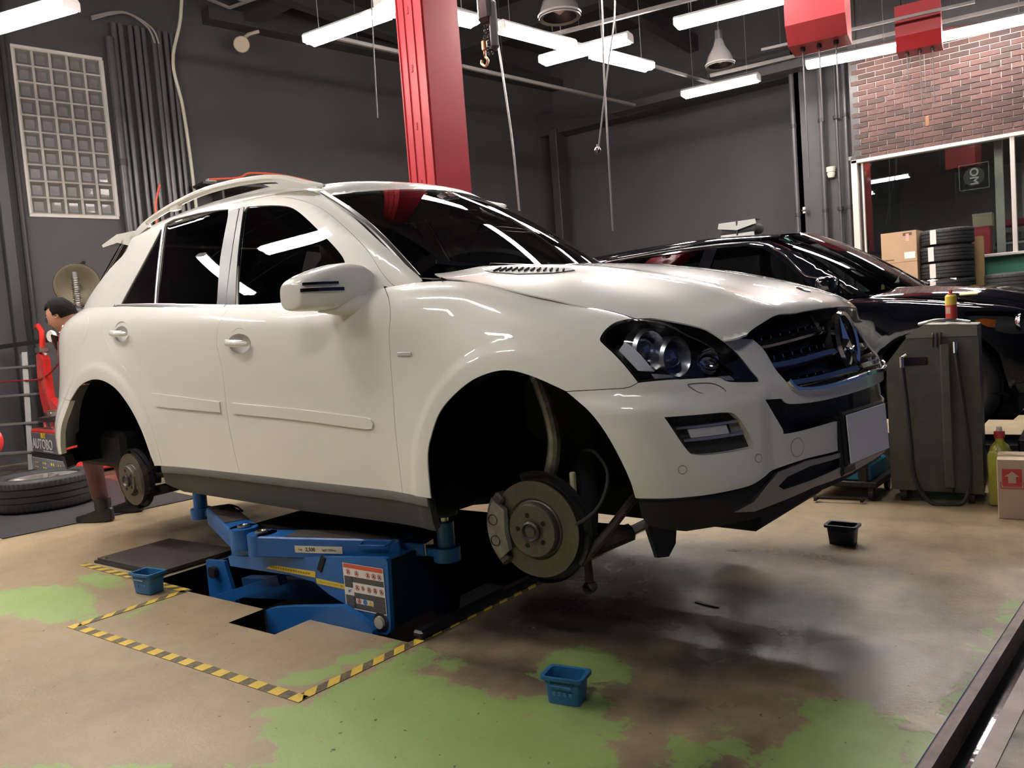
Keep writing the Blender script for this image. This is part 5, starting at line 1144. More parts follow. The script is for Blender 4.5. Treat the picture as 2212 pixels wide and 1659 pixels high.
# far side arms
def armset2(P, E, zt): a = arm(P, E, .12, zt, .09); mb = MB(); mb.cyl((E[0], E[1], zt-.05), (E[0], E[1], zt+.12), .04, n=16); mb.build('pad_sleeve', BLU, a)
armset2((-3.0, 3.05), (-2.30, 3.55), .335); armset2((-3.2, 3.05), (-3.95, 3.62), .335)
m = MB(); m.bar((-2.115, 2.15, .018), (-2.06, 3.98, .018), .05, .036, bev=.008); m.build('floor_ramp', mat('black glossy edge', (.012, .012, .016), .22), lift)
# dark cover plate left of the recess
cp = thing('cover_plate', 'dark brown steel cover plate lying on the floor left of the lift', 'plate')
m = MB(); m.prism([(-4.66, 2.215), (-3.99, 2.205), (-3.97, 2.66), (-4.66, 2.66)], lambda a, b, t: (a, b, .004+t*.02+max(0, a+4.0)*.22), 0, 1); m.build('sheet', BRN, cp, smooth=0)
m = MB(); m.prism([(-4.66, 2.195), (-3.97, 2.195), (-3.97, 2.21), (-4.66, 2.21)], lambda a, b, t: (a, b, t*.014), 0, 1); m.build('edge_angle', mat('greasy black'), cp)
MB().cyl((-4.60, 2.23, .02), (-4.60, 2.23, .03), .012, n=10).build('screw', STL, cp)
# dark steel tracks seen under the car
tk = thing('floor_plates', 'pale steel floor plates under the car beyond the lift', 'plates')
m = MB()
for q in range(2): m.prism([(-4.78+q*.5, 3.80), (-4.36+q*.5, 3.74), (-4.36+q*.5, 4.20), (-4.78+q*.5, 4.26)], lambda a, b, t: (a, b, .002+t*.012), 0, 1)
m.build('plate', mat('worn steel plate', (.20, .19, .17), .45, .4), tk); MB().bar((-4.95, 3.76, .012), (-3.3, 3.48, .012), .03, .02).build('plate_edge', mat('worn steel plate'), tk)
# striped floor tape
def tape(name, a, b, w_, label, slant, per=.107, phase=0.0):
    a = Vector((*a, 0)); b = Vector((*b, 0)); d = b-a; t = thing(name, label, 'floor tape', a, math.atan2(d.y, d.x)); L_ = d.length
    m = MB(); m.box((L_/2, 0, .0012), (L_, w_, .0016)); m.build('black_strip', mat('worn black tape', (.07, .055, .035), .6, noise=(60, .9, (.20, .15, .06), 6)), t)
    k = -1
    while True:
        s = phase+k*per; k += 1
        if s > L_-per*.4: break
        if s < 0: continue
        MB().prism([(s, -w_/2), (s+per*.52, -w_/2), (min(L_, s+per*.52+slant), w_/2), (s+slant, w_/2)], lambda p, q, t: (p, q, .0022+t*.0006), 0, 1).build('yellow_block', mat('yellow tape', (.72, .50, .055), .5, noise=(50, .5, (.5, .36, .06), 5)), t)
    return t
tape('floor_tape', (-3.665, 1.603), (-2.115, 1.605), .046, 'nearest strip of yellow and black tape on the floor in front of the lift', 0)
tape('floor_tape', (-3.64, 1.60), (-3.615, 2.115), .046, 'short left strip of yellow and black tape leading back towards the blue tray', .045, .10)
tape('floor_tape', (-2.137, 1.60), (-2.03, 3.5), .046, 'right strip of yellow and black tape running back beside the lift', .045, .10)
tape('floor_tape', (-4.70, 2.150), (-3.60, 2.118), .046, 'far left strip of yellow and black tape along the dark cover plate', .03, .10)
# blue parts trays
def tray(name, label, c, rz, m, m2, word=True, s=1.0):
    t = thing(name, label, 'tray', c, rz); w_, d_, h_ = .125*s, .082*s, .088*s; b = MB()
    def rr(hw, hd, z, r=.012, n=4):
        o = []
        for sx, sy, a0 in ((1, 1, 0), (-1, 1, 90), (-1, -1, 180), (1, -1, 270)):
            for k in range(n+1):
                a = math.radians(a0+90*k/n); o.append((sx*(hw-r)+r*math.cos(a), sy*(hd-r)+r*math.sin(a), z))
        return o
    rings = [rr(w_*.36, d_*.36, .0), rr(w_*.42, d_*.42, .001), rr(w_*.48, d_*.47, h_*.86), rr(w_*.56, d_*.57, h_*.87), rr(w_*.565, d_*.575, h_), rr(w_*.545, d_*.55, h_*1.01), rr(w_*.465, d_*.455, h_*.99), rr(w_*.40, d_*.39, .008)]
    n = len(rings[0]); vs = [p for r in rings for p in r]
    fs = [(j*n+i, j*n+(i+1) % n, (j+1)*n+(i+1) % n, (j+1)*n+i) for j in range(7) for i in range(n)]+[tuple(range(n))[::-1], tuple(range(7*n, 8*n))]
    b.add(vs, fs); b.build('bin', m, t, smooth=40)
    b = MB(); hy = -d_*.60; b.tube([(-w_*.28, -d_*.49, h_*.84), (-w_*.28, hy, h_*.72), (w_*.28, hy, h_*.70), (w_*.28, -d_*.49, h_*.84)], .0028, 6); b.build('tray_handle', m, t)
    b = MB(); Mt = Matrix(((1, 0, 0, 0), (0, .06, 1, -d_*.452), (0, 1, 0, h_*.42), (0, 0, 0, 1)))
    for k in range(4): b.box((-.027+k*.018, -d_*.452, h_*.40), (.010, .002, .014), bev=.0005); b.box((-.027+k*.018, -d_*.454, h_*.40), (.003, .002, .006))
    b.build('embossed_mark', m2, t)
    return t
BT = mat('blue tray plastic', (.02, .135, .30), .42, noise=(30, .4, (.02, .09, .20))); BT2 = mat('lighter blue mark', (.05, .20, .42), .5); DT = mat('dark navy tray', (.008, .014, .035), .4)
tray('parts_tray', 'blue plastic parts tray alone on the green floor in the foreground', (-1.345, 1.995, 0), .17, BT, BT2)
tray('parts_tray', 'dark navy parts tray on bare floor below the number plate', (-1.02, 3.985, 0), -.05, DT, DT, s=1.08)
tray('parts_tray', 'blue parts tray beside the dark cover plate at the left', (-3.785, 2.03, .003), .10, BT, BT2, s=1.15)
# scrap on the floor
sc_ = thing('metal_scrap', 'thin dark shard lying on the wet floor right of the brake disc', 'scrap', (-1.28, 2.93, .002), -.2); MB().prism([(-.055, 0), (-.05, .018), (0, .010), (.055, .004), (.05, -.002), (0, -.004)], lambda a, b, t: (a, b, t*.004), 0, 1).build('shard', mat('greasy black'), sc_)

# ================================================================== red column, hoist, hanging things
RED = mat('red enamel', (.40, .030, .040), .38, noise=(5, .3, (.32, .025, .032), 4), coat=.3)
rc = thing('red_column', 'tall red steel column rising behind the white car', 'column', (-4.05, 4.60, 0), -.28)
m = MB(); m.box((0, 0, 3.0), (.34, .035, 6.0)); m.box((-.165, .15, 3.0), (.03, .30, 6.0)); m.box((.165, .15, 3.0), (.03, .30, 6.0)); m.box((0, .29, 3.0), (.34, .03, 6.0)); m.build('column_body', RED, rc, smooth=0)
m = MB(); m.box((-.06, -.022, 3.0), (.012, .012, 6.0)); m.box((.06, -.022, 3.0), (.012, .012, 6.0)); m.box((-.155, -.022, 3.0), (.015, .012, 6.0)); m.build('column_rib', RED, rc, smooth=0)
m = MB(); 
for k in range(12): m.box((-.005, -.020, .6+.42*k), (.022, .008, .055), bev=.004)
m.build('locking_slot', mat('slot red dark', (.30, .015, .02), .5), rc); MB().box((0, .15, .02), (.6, .6, .04)).build('base_plate', RED, rc)
ol = thing('orange_lamp', 'small orange fitting on the red column top at the upper middle', 'lamp', (-3.90, 4.95, 3.80)); MB().box((0, 0, 0), (.10, .08, .10), bev=.02).build('body', mat('orange plastic', (.65, .25, .06), .4), ol); MB().cyl((0, 0, -.08), (0, 0, -.05), .012, n=8).build('stem', STL, ol)
ho = thing('chain_hoist', 'black chain hoist with a hook hanging beside the red column', 'hoist', (-3.90, 5.35, 3.35))
MB().box((0, 0, .42), (.14, .12, .34), bev=.03).build('hoist_body', DRT, ho)
for q in (-.04, .0, .035):
    m = MB(); pts = [(q+.015*math.sin(i*.7), .01*math.cos(i), .35-i*.045) for i in range(9)]
    for i in range(8): m.lathe([(.014+.004*math.cos(t), .004*math.sin(t)) for t in np.linspace(0, 2*PI, 6)[:-1]], ((pts[i][0]+pts[i+1][0])/2, 0, (pts[i][2]+pts[i+1][2])/2), (1, 0, 0) if i % 2 else (0, 1, 0), 10, closed=True)
    m.build('chain', DRT, ho)
MB().box((.055, 0, .22), (.07, .08, .40), bev=.03).build('chain_bag', mat('black chain bag', (.03, .03, .032), .6), ho)
m = MB(); m.tube(crom([(-.05, 0, .06), (-.05, 0, .0), (-.025, 0, -.035), (-.05, 0, -.075), (-.09, 0, -.05), (-.085, 0, -.02)], seg=5), .011, 8); m.cyl((-.05, 0, .05), (-.05, 0, .12), .022, n=12); m.build('hook', mat('brass hook', (.40, .28, .15), .35, .8), ho)
def wire(label, pts, r, mm, nm='wire'): t = thing('hanging_cable', label, 'cable'); MB().tube(crom(pts, seg=5), r, 6).build(nm, mm, t); return t
WG = mat('grey cable', (.13, .12, .12), .4); WB_ = mat('dark cable', (.05, .048, .05), .5)
wire('pale cable hanging just right of the chain hoist', [(-4.33, 6.0, 4.6), (-4.31, 6.0, 4.08), (-4.25, 6.0, 3.4), (-4.20, 6.0, 2.8), (-4.18, 6.0, 2.2)], .010, WG)
wire('pale cable left of two hanging by the crossed tube lights', [(-3.22, 6.0, 4.6), (-3.21, 6.0, 3.76), (-3.235, 6.0, 3.2), (-3.25, 6.0, 1.9)], .008, WG)
wire('pale cable right of two hanging by the crossed tube lights', [(-3.07, 6.0, 4.6), (-3.09, 6.0, 3.72), (-3.20, 6.0, 3.2), (-3.33, 6.0, 2.60)], .007, WG)
wire('dark wire hanging at the left of the red column', [(-4.75, 5.0, 4.6), (-4.82, 5.0, 3.9), (-4.86, 5.0, 3.0)], .005, WB_)
bl = thing('cord_ball', 'small dark ball on a cord in front of the back wall', 'ball', (-3.345, 6.0, 2.575)); MB().lathe([(.001, .032), (.022, .022), (.031, 0), (.022, -.022), (.001, -.032)], (0, 0, 0), n=16).build('ball', mat('dark shiny ball', (.03, .02, .02), .15, coat=1), bl); MB().cyl((0, 0, .03), (0, 0, .05), .006, n=8).build('ferrule', STL, bl)
def pendant(label, c, s):
    t = thing('pendant_lamp', label, 'lamp', c); SH = mat('grey glass shade', (.075, .07, .068), .25)
    MB().lathe([(.045*s, .30*s), (.07*s, .22*s), (.13*s, .12*s), (.175*s, .0), (.170*s, .0), (.12*s, .12*s), (.06*s, .21*s)], n=28).build('shade', SH, t)
    MB().lathe([(.135*s, .0), (.165*s, -.01*s), (.175*s, .02*s)], n=28).build('rim', mat('pale shade rim', (.16, .15, .145), .3), t)
    MB().cyl((0, 0, .28*s), (0, 0, .40*s), .04*s, n=14).build('socket', DRT, t); MB().cyl((0, 0, .38*s), (0, 0, 1.3), .008, n=6).build('stem', DRT, t); MB().lathe([(.001, .02), (.05*s, .05*s), (.03*s, .16*s)], n=14).build('bulb', mat('unlit bulb', (.5, .45, .42), .1), t)
pendant('unlit bell lamp hanging above the dark back wall left of the red box', (-3.38, 9.0, 3.92), .95); pendant('unlit wide bell lamp at the top edge right of the hoist', (-3.92, 6.5, 3.95), 1.15)
# red reel boxes
def redbox(label, c, rz, s=1, m=RED):
    t = thing('reel_box', label, 'box', c, rz); b = MB(); w_, d_, h_ = .46*s, .42*s, .46*s
    b.prism([(-w_/2, .10*s), (-w_/2+.03, -.02*s), (w_/2-.10*s, -.02*s), (w_/2, .10*s), (w_/2, h_), (-w_/2, h_)], lambda a, q, t_: (a, t_, q), -d_/2, d_/2)
    b2 = MB(); b2.prism([(-d_/2, .12*s), (-d_/2+.10*s, -.02*s), (d_/2, -.02*s), (d_/2, h_), (-d_/2, h_)], lambda a, q, t_: (t_, a, q), -w_/2, w_/2); b2.build('case', m, t, smooth=0)
    for k in range(3): MB().cyl((-.13*s+.13*s*k, 0, -.05*s), (-.13*s+.13*s*k, 0, -.02*s), .02*s, n=10).build('hose_outlet', DRT, t)
    for k, x in enumerate((-.13*s, 0, .13*s)): MB().cyl((x, 0, -.04*s), (x, 0, -.65*s if k else -1.1*s), .006, n=6).build('hose_drop', WG, t)
    for x in (-.18*s, .18*s): MB().cyl((x, 0, h_), (x, 0, h_+.8), .008, n=6).build('hanger', DRT, t)
    return t
redbox('nearer red metal reel box hanging under the ceiling', (-1.83, 7.15, 3.33), .12); redbox('farther darker red reel box over the brick wall', (-1.60, 10.55, 4.00), .1, 1.0, mat('dark red enamel', (.30, .012, .018), .4))
ps = thing('pull_switch', 'small wooden-brown pull switch hanging on a cord before the bricks', 'switch', (-1.66, 11.3, 3.31)); MB().box((0, 0, 0), (.05, .03, .13), bev=.01).build('switch_body', mat('brown switch', (.22, .10, .05), .5), ps); MB().cyl((0, 0, .06), (-.04, 0, 2.98), .004, n=6).build('cord', WB_, ps)
wire('thin dark cord slanting down across the brick wall', [(-1.62, 11.45, 6.2), (-1.80, 11.45, 4.3), (-2.1, 11.45, 3.75), (-2.35, 11.45, 3.40), (-2.60, 11.45, 3.05)], .004, WB_)
# ================================================================== right side: cabinet, cartons, tyres
GC = mat('grey hammered cabinet', (.085, .080, .064), .5, .2, noise=(12, .5, (.055, .05, .042), 6), bump=(90, .15)); GC2 = mat('grey cabinet top', (.15, .145, .12), .45, .2)
cb = thing('service_cabinet', 'grey steel service cabinet on castors with hoses, in front of the black car', 'cabinet', (-.985, 4.94, 0), .06)
m = MB(); m.prism([(0, .07), (.46, .06), (.46, .985), (.20, 1.0), (.125, .955), (0, .79)], lambda a, b, t: (a, t, b), 0, .34); m.build('cabinet_body', GC, cb, smooth=0)
m = MB(); m.prism([(.105, .945), (.125, .955), (.20, 1.002), (.455, .987), (.455, .925), (.11, .93)], lambda a, b, t: (a, t, b), -.006, .345); m.build('cabinet_lid', GC2, cb, smooth=0)
MB().box((.315, -.008, .47), (.012, .016, .82), bev=.003).build('door_seam', DRT, cb); MB().box((.30, -.02, .49), (.05, .03, .80), bev=.008).build('centre_post', GC, cb)
MB().box((.14, -.004, .80), (.14, .01, .045), bev=.004).build('grip_slot', mat('hole black'), cb)
for x in (.06, .40):
    for y in (.04, .30): 
        c_ = MB(); c_.cyl((x-.015, y, .035), (x+.015, y, .035), .035, n=16); c_.box((x, y, .065), (.04, .05, .02)); c_.build('castor', RUB, cb)
hs_ = MB(); hs_.tube(crom([(.085, -.03, .79), (.10, -.04, .60), (.115, -.045, .35), (.13, -.05, .15), (.20, -.06, .02), (.30, -.06, .012), (.38, -.05, .05), (.40, -.04, .3), (.36, -.03, .75), (.35, -.03, .86)], seg=6), .012, 8); hs_.build('black_hose', RUB, cb)
m = MB(); m.cyl((.085, -.03, .77), (.085, -.03, .83), .014, n=12); m.cyl((.085, -.03, .83), (.11, -.03, .845), .012, n=10); m.cyl((.35, -.03, .84), (.35, -.03, .90), .012, n=10); m.build('hose_fitting', CHR, cb)
m = MB()
for x in (.245, .265, .285): m.cyl((x, -.02, .875), (x, -.02, .955), .006, n=8)
m.build('tool_pins', CHR, cb)
MB().tube(crom([(.17, .05, 1.005), (.25, .02, 1.02), (.34, .08, 1.015), (.42, .06, 1.0)], seg=5), .008, 8).build('top_hose', STL, cb)
sp_ = thing('spray_can', 'red and yellow spray can standing on the grey cabinet', 'can', (-.665, 5.08, 1.004))
MB().lathe([(.001, .0), (.028, 0), (.029, .004), (.029, .140), (.022, .150), (.001, .150)], n=24).build('can_body', mat('can red', (.50, .05, .035), .35), sp_)
MB().lathe([(.0295, .095), (.0295, .142), (.022, .152)], n=24).build('yellow_band', mat('can yellow', (.70, .50, .06), .4), sp_); MB().lathe([(.0295, .0), (.0295, .008)], n=24).build('bottom_rim', STL, sp_); MB().lathe([(.018, .150), (.018, .156), (.010, .158), (.010, .178), (.001, .180)], n=16).build('nozzle', mat('cap red', (.4, .03, .03), .4), sp_)
MB().box((-.012, -.028, .065), (.022, .003, .035)).build('label_patch', mat('can label', (.7, .45, .35), .5), sp_)
# blue trolley behind the number plate
tr = thing('tool_trolley', 'low blue and black trolley on castors half hidden behind the number plate', 'trolley', (-1.25, 5.10, 0), -.05)
MB().box((0, 0, .16), (.34, .36, .10), bev=.01).build('blue_case', mat('teal blue plastic', (.01, .16, .28), .4), tr); MB().box((.0, 0, .095), (.42, .40, .035), bev=.006).build('deck', DRT, tr); MB().box((.13, -.04, .30), (.06, .30, .40), bev=.01).build('back_post', DRT, tr)
for x in (-.19, .17):
    for y in (-.17, .17): c_ = MB(); c_.cyl((x-.012, y, .032), (x+.012, y, .032), .032, n=14); c_.box((x, y, .065), (.03, .04, .04)); c_.build('castor', RUB, tr)
bl_ = thing('leveling_bar', 'dark steel bar lying on the floor in front of the trolley', 'bar', (-1.24, 4.80, .012), .0); m = MB(); m.bar((-.13, 0, .012), (.12, .03, .012), .012, .012); m.box((-.13, 0, .008), (.015, .05, .02)); m.box((.12, .03, .008), (.015, .05, .02)); m.build('bar', DRT, bl_)
# cartons and jug at the right edge
CBD = mat('cardboard', (.46, .31, .19), .8, noise=(6, .35, (.38, .25, .15), 5)); CBL = mat('pale cardboard', (.60, .46, .34), .8, noise=(5, .35, (.50, .37, .27), 4)); PRT = mat('red print', (.60, .06, .05), .6); TAPE_ = mat('packing tape', (.40, .27, .16), .35)
def carton(label, c, d_, rz, m=CBD, flaps=True, grp=None):
    t = thing('carton', label, 'box', c, rz, grp); w_, q_, h_ = d_; MB().box((0, 0, h_/2), d_, bev=.003).build('box_body', m, t)
    for s_ in (-1, 1): MB().box((0, s_*q_/4, h_+.0015), (w_*.995, q_/2*.985, .003)).build('flap', m, t)
    MB().box((0, 0, h_+.0035), (w_*1.0, .05, .001)).build('tape_strip', TAPE_, t); return t
ab = carton('pale carton with a red arrow mark on the floor at the right edge', (-.275, 4.83, 0), (.34, .26, .30), .06, CBL)
def pr(o, parts, m, nm='print'):
    b = MB()
    for p in parts: b.box(*p) if len(p) == 2 else b.prism(*p)
    b.build(nm, m, o)
b = MB(); b.box((-.105, -.1315, .215), (.085, .001, .085)); b.box((-.105, -.1315, .158), (.10, .001, .004)); b.box((-.155, -.1315, .175), (.004, .001, .035)); b.box((-.055, -.1315, .175), (.004, .001, .035)); b.build('arrow_print', PRT, ab)
b = MB(); b.prism([(-.138, .218), (-.105, .245), (-.072, .218), (-.088, .218), (-.088, .185), (-.122, .185), (-.122, .218)], lambda a, q, t: (a, -.1322-t*.0006, q), 0, 1); b.build('arrow', CBL, ab)
b = MB(); 
for k in range(9): b.box((-.14+k*.009, -.1316, .168), (.005, .001, .006))
b.build('small_print', PRT, ab)
jg = thing('oil_jug', 'yellow-green plastic jug with a red cap beside the carton', 'jug', (-.450, 5.02, 0))
JM = mat('jug plastic', (.38, .38, .05), .3, noise=(4, .3, (.5, .5, .2)))
b = MB(); b.box((0, 0, .15), (.11, .14, .30), bev=.02, seg=2); b.lathe([(.052, .29), (.045, .32), (.022, .345), (.020, .37)], n=20); b.build('jug_body', JM, jg); MB().lathe([(.026, .365), (.026, .40), (.001, .402)], n=18).build('cap', mat('cap red'), jg); MB().lathe([(.015, .402), (.013, .425), (.001, .427)], n=14).build('cap_top', mat('white fitting', (.6, .57, .5), .4), jg)
# stacked cartons and tyres by the office window
c1 = carton('upper brown carton of the stack left of the stacked tyres', (-1.94, 11.0, 1.60), (.40, .42, .365), -.05); c2 = carton('lower brown carton under the other, left of the stacked tyres', (-1.95, 11.0, 1.225), (.42, .42, .37), -.05)
for cc in (c1,):
    b = MB(); b.box((.10, -.2115, .33), (.10, .001, .035)); b.box((-.12, -.2115, .035), (.12, .001, .014)); b.build('dark_print', mat('brown print', (.12, .07, .05), .7), cc)
    b = MB(); b.box((.12, -.212, .075), (.12, .001, .08)); b.build('shipping_label', mat('paper', (.75, .78, .76), .8), cc); b = MB(); b.box((.10, -.2122, .29), (.035, .001, .09)); b.build('red_sticker', mat('pink sticker', (.75, .35, .32), .6), cc)
TY = mat('tyre rubber', (.016, .016, .017), .62, bump=(60, .2)); TLB = mat('tyre label', (.62, .60, .57), .6)
def tyre_prof(R, r, w_):
    return [(r, -w_*.36), (r+.012, -w_*.44), (r+(R-r)*.45, -w_*.5), (R-.03, -w_*.485), (R-.008, -w_*.44), (R, -w_*.38)]+sum([[(R, z-w_*.055), (R-.009, z-w_*.045), (R-.009, z-w_*.015), (R, z-w_*.005)] for z in (-w_*.19+w_*.03, w_*.03, w_*.25)], [])+[(R, w_*.38), (R-.008, w_*.44), (R-.03, w_*.485), (r+(R-r)*.45, w_*.5), (r+.012, w_*.44), (r, w_*.36), (r-.002, 0)]
def tyre(name, label, c, R=.30, r=.21, w_=.195, grp=None, lbl=None, n=48, rot=None):
    t = thing(name, label, 'tyre', c, 0, grp, rot=rot); MB().lathe(tyre_prof(R, r, w_), n=n, closed=True).build('tyre_carcass', TY, t)
    m = MB()
    for k in range(n):
        a = 2*PI*k/n
        for s_ in (-1, 1): m.box(((R-.004)*math.cos(a), (R-.004)*math.sin(a), s_*w_*.33), (.010, .006, w_*.16), rot=(0, 0, a))
    m.build('tread_blocks', TY, t)['kind'] = 'stuff'
    if lbl is not None:
        m = MB(); vs = []; 
        for k in range(4):
            a = lbl-.13+.26*k/3
            for z in (-w_*.42, w_*.44): vs.append(((R+.004)*math.cos(a), (R+.004)*math.sin(a), z))
        m.add(vs, [(2*k, 2*k+2, 2*k+3, 2*k+1) for k in range(3)]); m.build('paper_label', TLB, t)
    return t
for k in range(8):
    lab_ = ['bottom tyre of the stack by the office window', 'second tyre from the bottom of the stack by the office window', 'third tyre from the bottom of the stack by the office window', 'fourth tyre from the bottom of the stack by the office window', 'lowest of the four labelled tyres seen over the black bonnet', 'second labelled tyre up from the black bonnet', 'second labelled tyre down from the top of the stack', 'topmost labelled tyre of the stack by the office window'][k]
    if k >= 4: tyre('tyre', lab_, (-1.455+.008*math.sin(k*2.1), 10.95, .95+.005+.1975*(k-4)+.30), R=.285, r=.20, w_=.193, lbl=-2.02+.06*math.sin(k*3))
sb = thing('stock_table', 'dark low bench carrying the cartons and tyres behind the black car', 'bench', (-1.4, 11.05, 0)); MB().box((0, 0, 1.14), (2.6, .7, .025)).build('bench_top', DRT, sb)
for x in (-1.2, 1.2): MB().box((x, 0, .56), (.06, .6, 1.12)).build('leg', DRT, sb)
tyre('tyre', 'black tyre lying at the right edge beyond the black bonnet', (-.74, 10.85, 1.26), R=.33, r=.22, w_=.20)
bd_ = thing('plywood_board', 'narrow tan board standing right of the stacked tyres', 'board', (-1.15, 11.25, 1.157)); MB().box((0, 0, .34), (.10, .05, .68), rot=(0, 0, 0)).build('board', mat('tan board', (.30, .19, .08), .7), bd_)
for (lab_, c, d_, cc_) in (('red box inside the office behind the tyres', (-1.21, 12.2, 1.52), (.20, .3, .48), (.48, .03, .05)), ('beige box on the red box inside the office', (-1.19, 12.2, 2.0), (.22, .25, .17), (.42, .34, .24))):
    t = thing('office_box', lab_, 'box', c); MB().box((0, 0, d_[2]/2), d_, bev=.006).build('box_body', mat(lab_, cc_, .6), t); MB().box((0, 0, d_[2]-.01), (d_[0]*1.02, d_[1]*1.02, .03), bev=.004).build('box_lid', mat(lab_), t)
ot = thing('office_table', 'office table behind the window with items piled on it', 'table', (-.3, 12.3, 0)); MB().box((0, 0, 1.50), (2.2, .7, .03)).build('table_top', OF, ot)
for x in (-1, 1): MB().box((x, 0, .74), (.05, .6, 1.48)).build('leg', OF, ot)
for k_, (x, lb) in enumerate(((-.86, 'pale framed pane leaning in the office left of the mullion'), (-.45, 'pale framed pane leaning in the office right of the mullion'))):
    t = thing('picture_frame', lb, 'frame', (x, 12.1, 1.52)); b = MB()
    for c, d_ in (((0, 0, .02), (.28, .02, .025)), ((0, 0, .24), (.28, .02, .025)), ((-.13, 0, .13), (.025, .02, .24)), ((.13, 0, .13), (.025, .02, .24))): b.box(c, d_)
    b.build('frame', WF, t); MB().box((0, .012, .13), (.25, .004, .22)).build('panel', mat('picture grey', (.10, .11, .13), .3), t)
cl_ = thing('folded_cloths', 'pile of dark and red folded cloths on the office table', 'cloth', (-.95, 12.45, 1.52)); 
for k, c_ in enumerate(((.05, .05, .06), (.10, .10, .12), (.04, .04, .05), (.30, .03, .05))): MB().box((.02*k, 0, .30+.07*k if k > 2 else .05+.1*k), (.34, .3, .09), bev=.03, seg=2).build('cloth', mat('cloth %d' % k, c_, .9), cl_)
MB().box((0, .16, .2), (.3, .02, .4)).build('backing', OF, cl_)
# roof bag on the shelf behind the black car
rbg = thing('folded_cover', 'silver-grey folded cover strapped in a bundle behind the black car roof', 'cover', (-3.24, 9.0, 1.96)); SV = mat('silver sheet', (.20, .20, .19), .5)
b = MB(); b.box((0, 0, .10), (.44, .26, .12), bev=.05, seg=3); b.build('bundle', mat('dark bundle', (.025, .025, .028), .7), rbg)
for z, s_ in ((.165, 1), (.03, .9)):
    b = MB(); b.add([(-.22*s_, -.15, z-.03), (0, -.16, z-.07 if z > .1 else z-.02), (.22*s_, -.15, z-.02), (.21*s_, -.14, z+.03), (-.21*s_, -.14, z+.03), (-.2*s_, .12, z+.04), (.2*s_, .12, z+.04)], [(0, 1, 4), (1, 2, 3), (4, 1, 3), (4, 3, 6, 5)]); b.build('silver_flap', SV, rbg, smooth=0)
MB().box((0, 0, .10), (.02, .30, .20), bev=.004).build('strap', DRT, rbg)
rk = thing('steel_rack', 'dark rack behind the black car carrying the folded cover', 'rack', (-3.24, 9.0, 0)); MB().box((0, 0, 1.93), (1.1, .4, .03)).build('rack_shelf', DRT, rk)
for x in (-.5, .5):
    for y in (-.17, .17): MB().box((x, y, .96), (.04, .04, 1.92)).build('rack_post', DRT, rk)
# tray with paper beside the black car
ut = thing('splash_tray', 'black plastic undertray with a cream sheet on it at the right edge', 'tray', (-.10, 5.35, .0)); MB().box((0, 0, .30), (.55, .40, .08), bev=.01).build('tray_body', DRT, ut); MB().box((.05, 0, .35), (.36, .30, .012), rot=(.05, 0, .1)).build('cream_sheet', mat('cream sheet', (.30, .27, .17), .8), ut)
for x in (-.2, .2): MB().box((x, 0, .13), (.05, .3, .26)).build('stand', DRT, ut)
# ================================================================== left side: tyre changer, ladder, wheel, mechanic
TR_ = mat('machine red', (.55, .025, .02), .3, coat=.5); TG = mat('machine grey', (.10, .10, .115), .45)
tc = thing('tyre_changer', 'red and grey tyre changing machine behind the car tail', 'machine', (-8.83, 3.93, 0), -.12)
MB().box((.0, .25, .25), (1.0, .7, .44), bev=.015).build('machine_body', TR_, tc)
MB().box((-.03, -.107, .33), (.86, .012, .21), bev=.004).build('sign_panel', TG, tc); MB().box((.0, -.11, .10), (.98, .03, .14), bev=.004).build('pedal_panel', mat('pedal grey', (.19, .19, .22), .5), tc); MB().box((0, -.10, .195), (1.0, .03, .05)).build('black_band', DRT, tc)
def wtxt(s, size, x, z, m, y=-.118, par=None, bold=0, al='CENTER'):
    b = MB(); b.text(s, size, Matrix(((1, 0, 0, x), (0, 0, 1, y), (0, 1, 0, z), (0, 0, 0, 1))), ext=.001, bold=bold, align=al); return b.build('lettering', m, par or tc)
wtxt('BUT', .075, -.06, .408, mat('sign yellow', (.72, .55, .02), .5), bold=.003); wtxt('AUTOBO', .150, -.42, .315, mat('sign silver', (.55, .50, .50), .4), bold=.002, al='LEFT'); MB().box((.05, -.116, .25), (.30, .003, .008)).build('sign_line', mat('sign silver'), tc)
b = MB()
for k, x in enumerate((-.33, -.08, .17, .38)): 
    for q in ((-.03, .02), (.03, .02), (-.03, -.03), (.03, -.03)): b.box((x+q[0], -.128, .10+q[1]), (.03, .003, .012), rot=(0, .5*k, 0))
b.build('pedal_symbols', mat('sign yellow'), tc)
b = MB(); b.lathe([(.30, .0), (.34, .02), (.34, .05), (.10, .06), (.10, .0)], (-.02, .20, .55), n=36); b.build('turntable', mat('dark table steel', (.06, .06, .065), .35, .7), tc); MB().lathe([(.15, -.09), (.16, 0)], (-.02, .2, .55), n=24).build('table_column', TR_, tc)
for k in range(4):
    a = k*PI/2+.5; MB().box((-.02+.28*math.cos(a), .2+.28*math.sin(a), .63), (.12, .05, .05), rot=(0, 0, a), bev=.006).build('clamp_jaw', STL, tc)
for x in (-.16, .06): MB().box((x, -.06, .51), (.03, .02, .10)).build('cylinder_bracket', CHR, tc)
MB().cyl((-.24, -.07, .475), (.16, -.07, .475), .012, n=8).build('chrome_rod', CHR, tc)
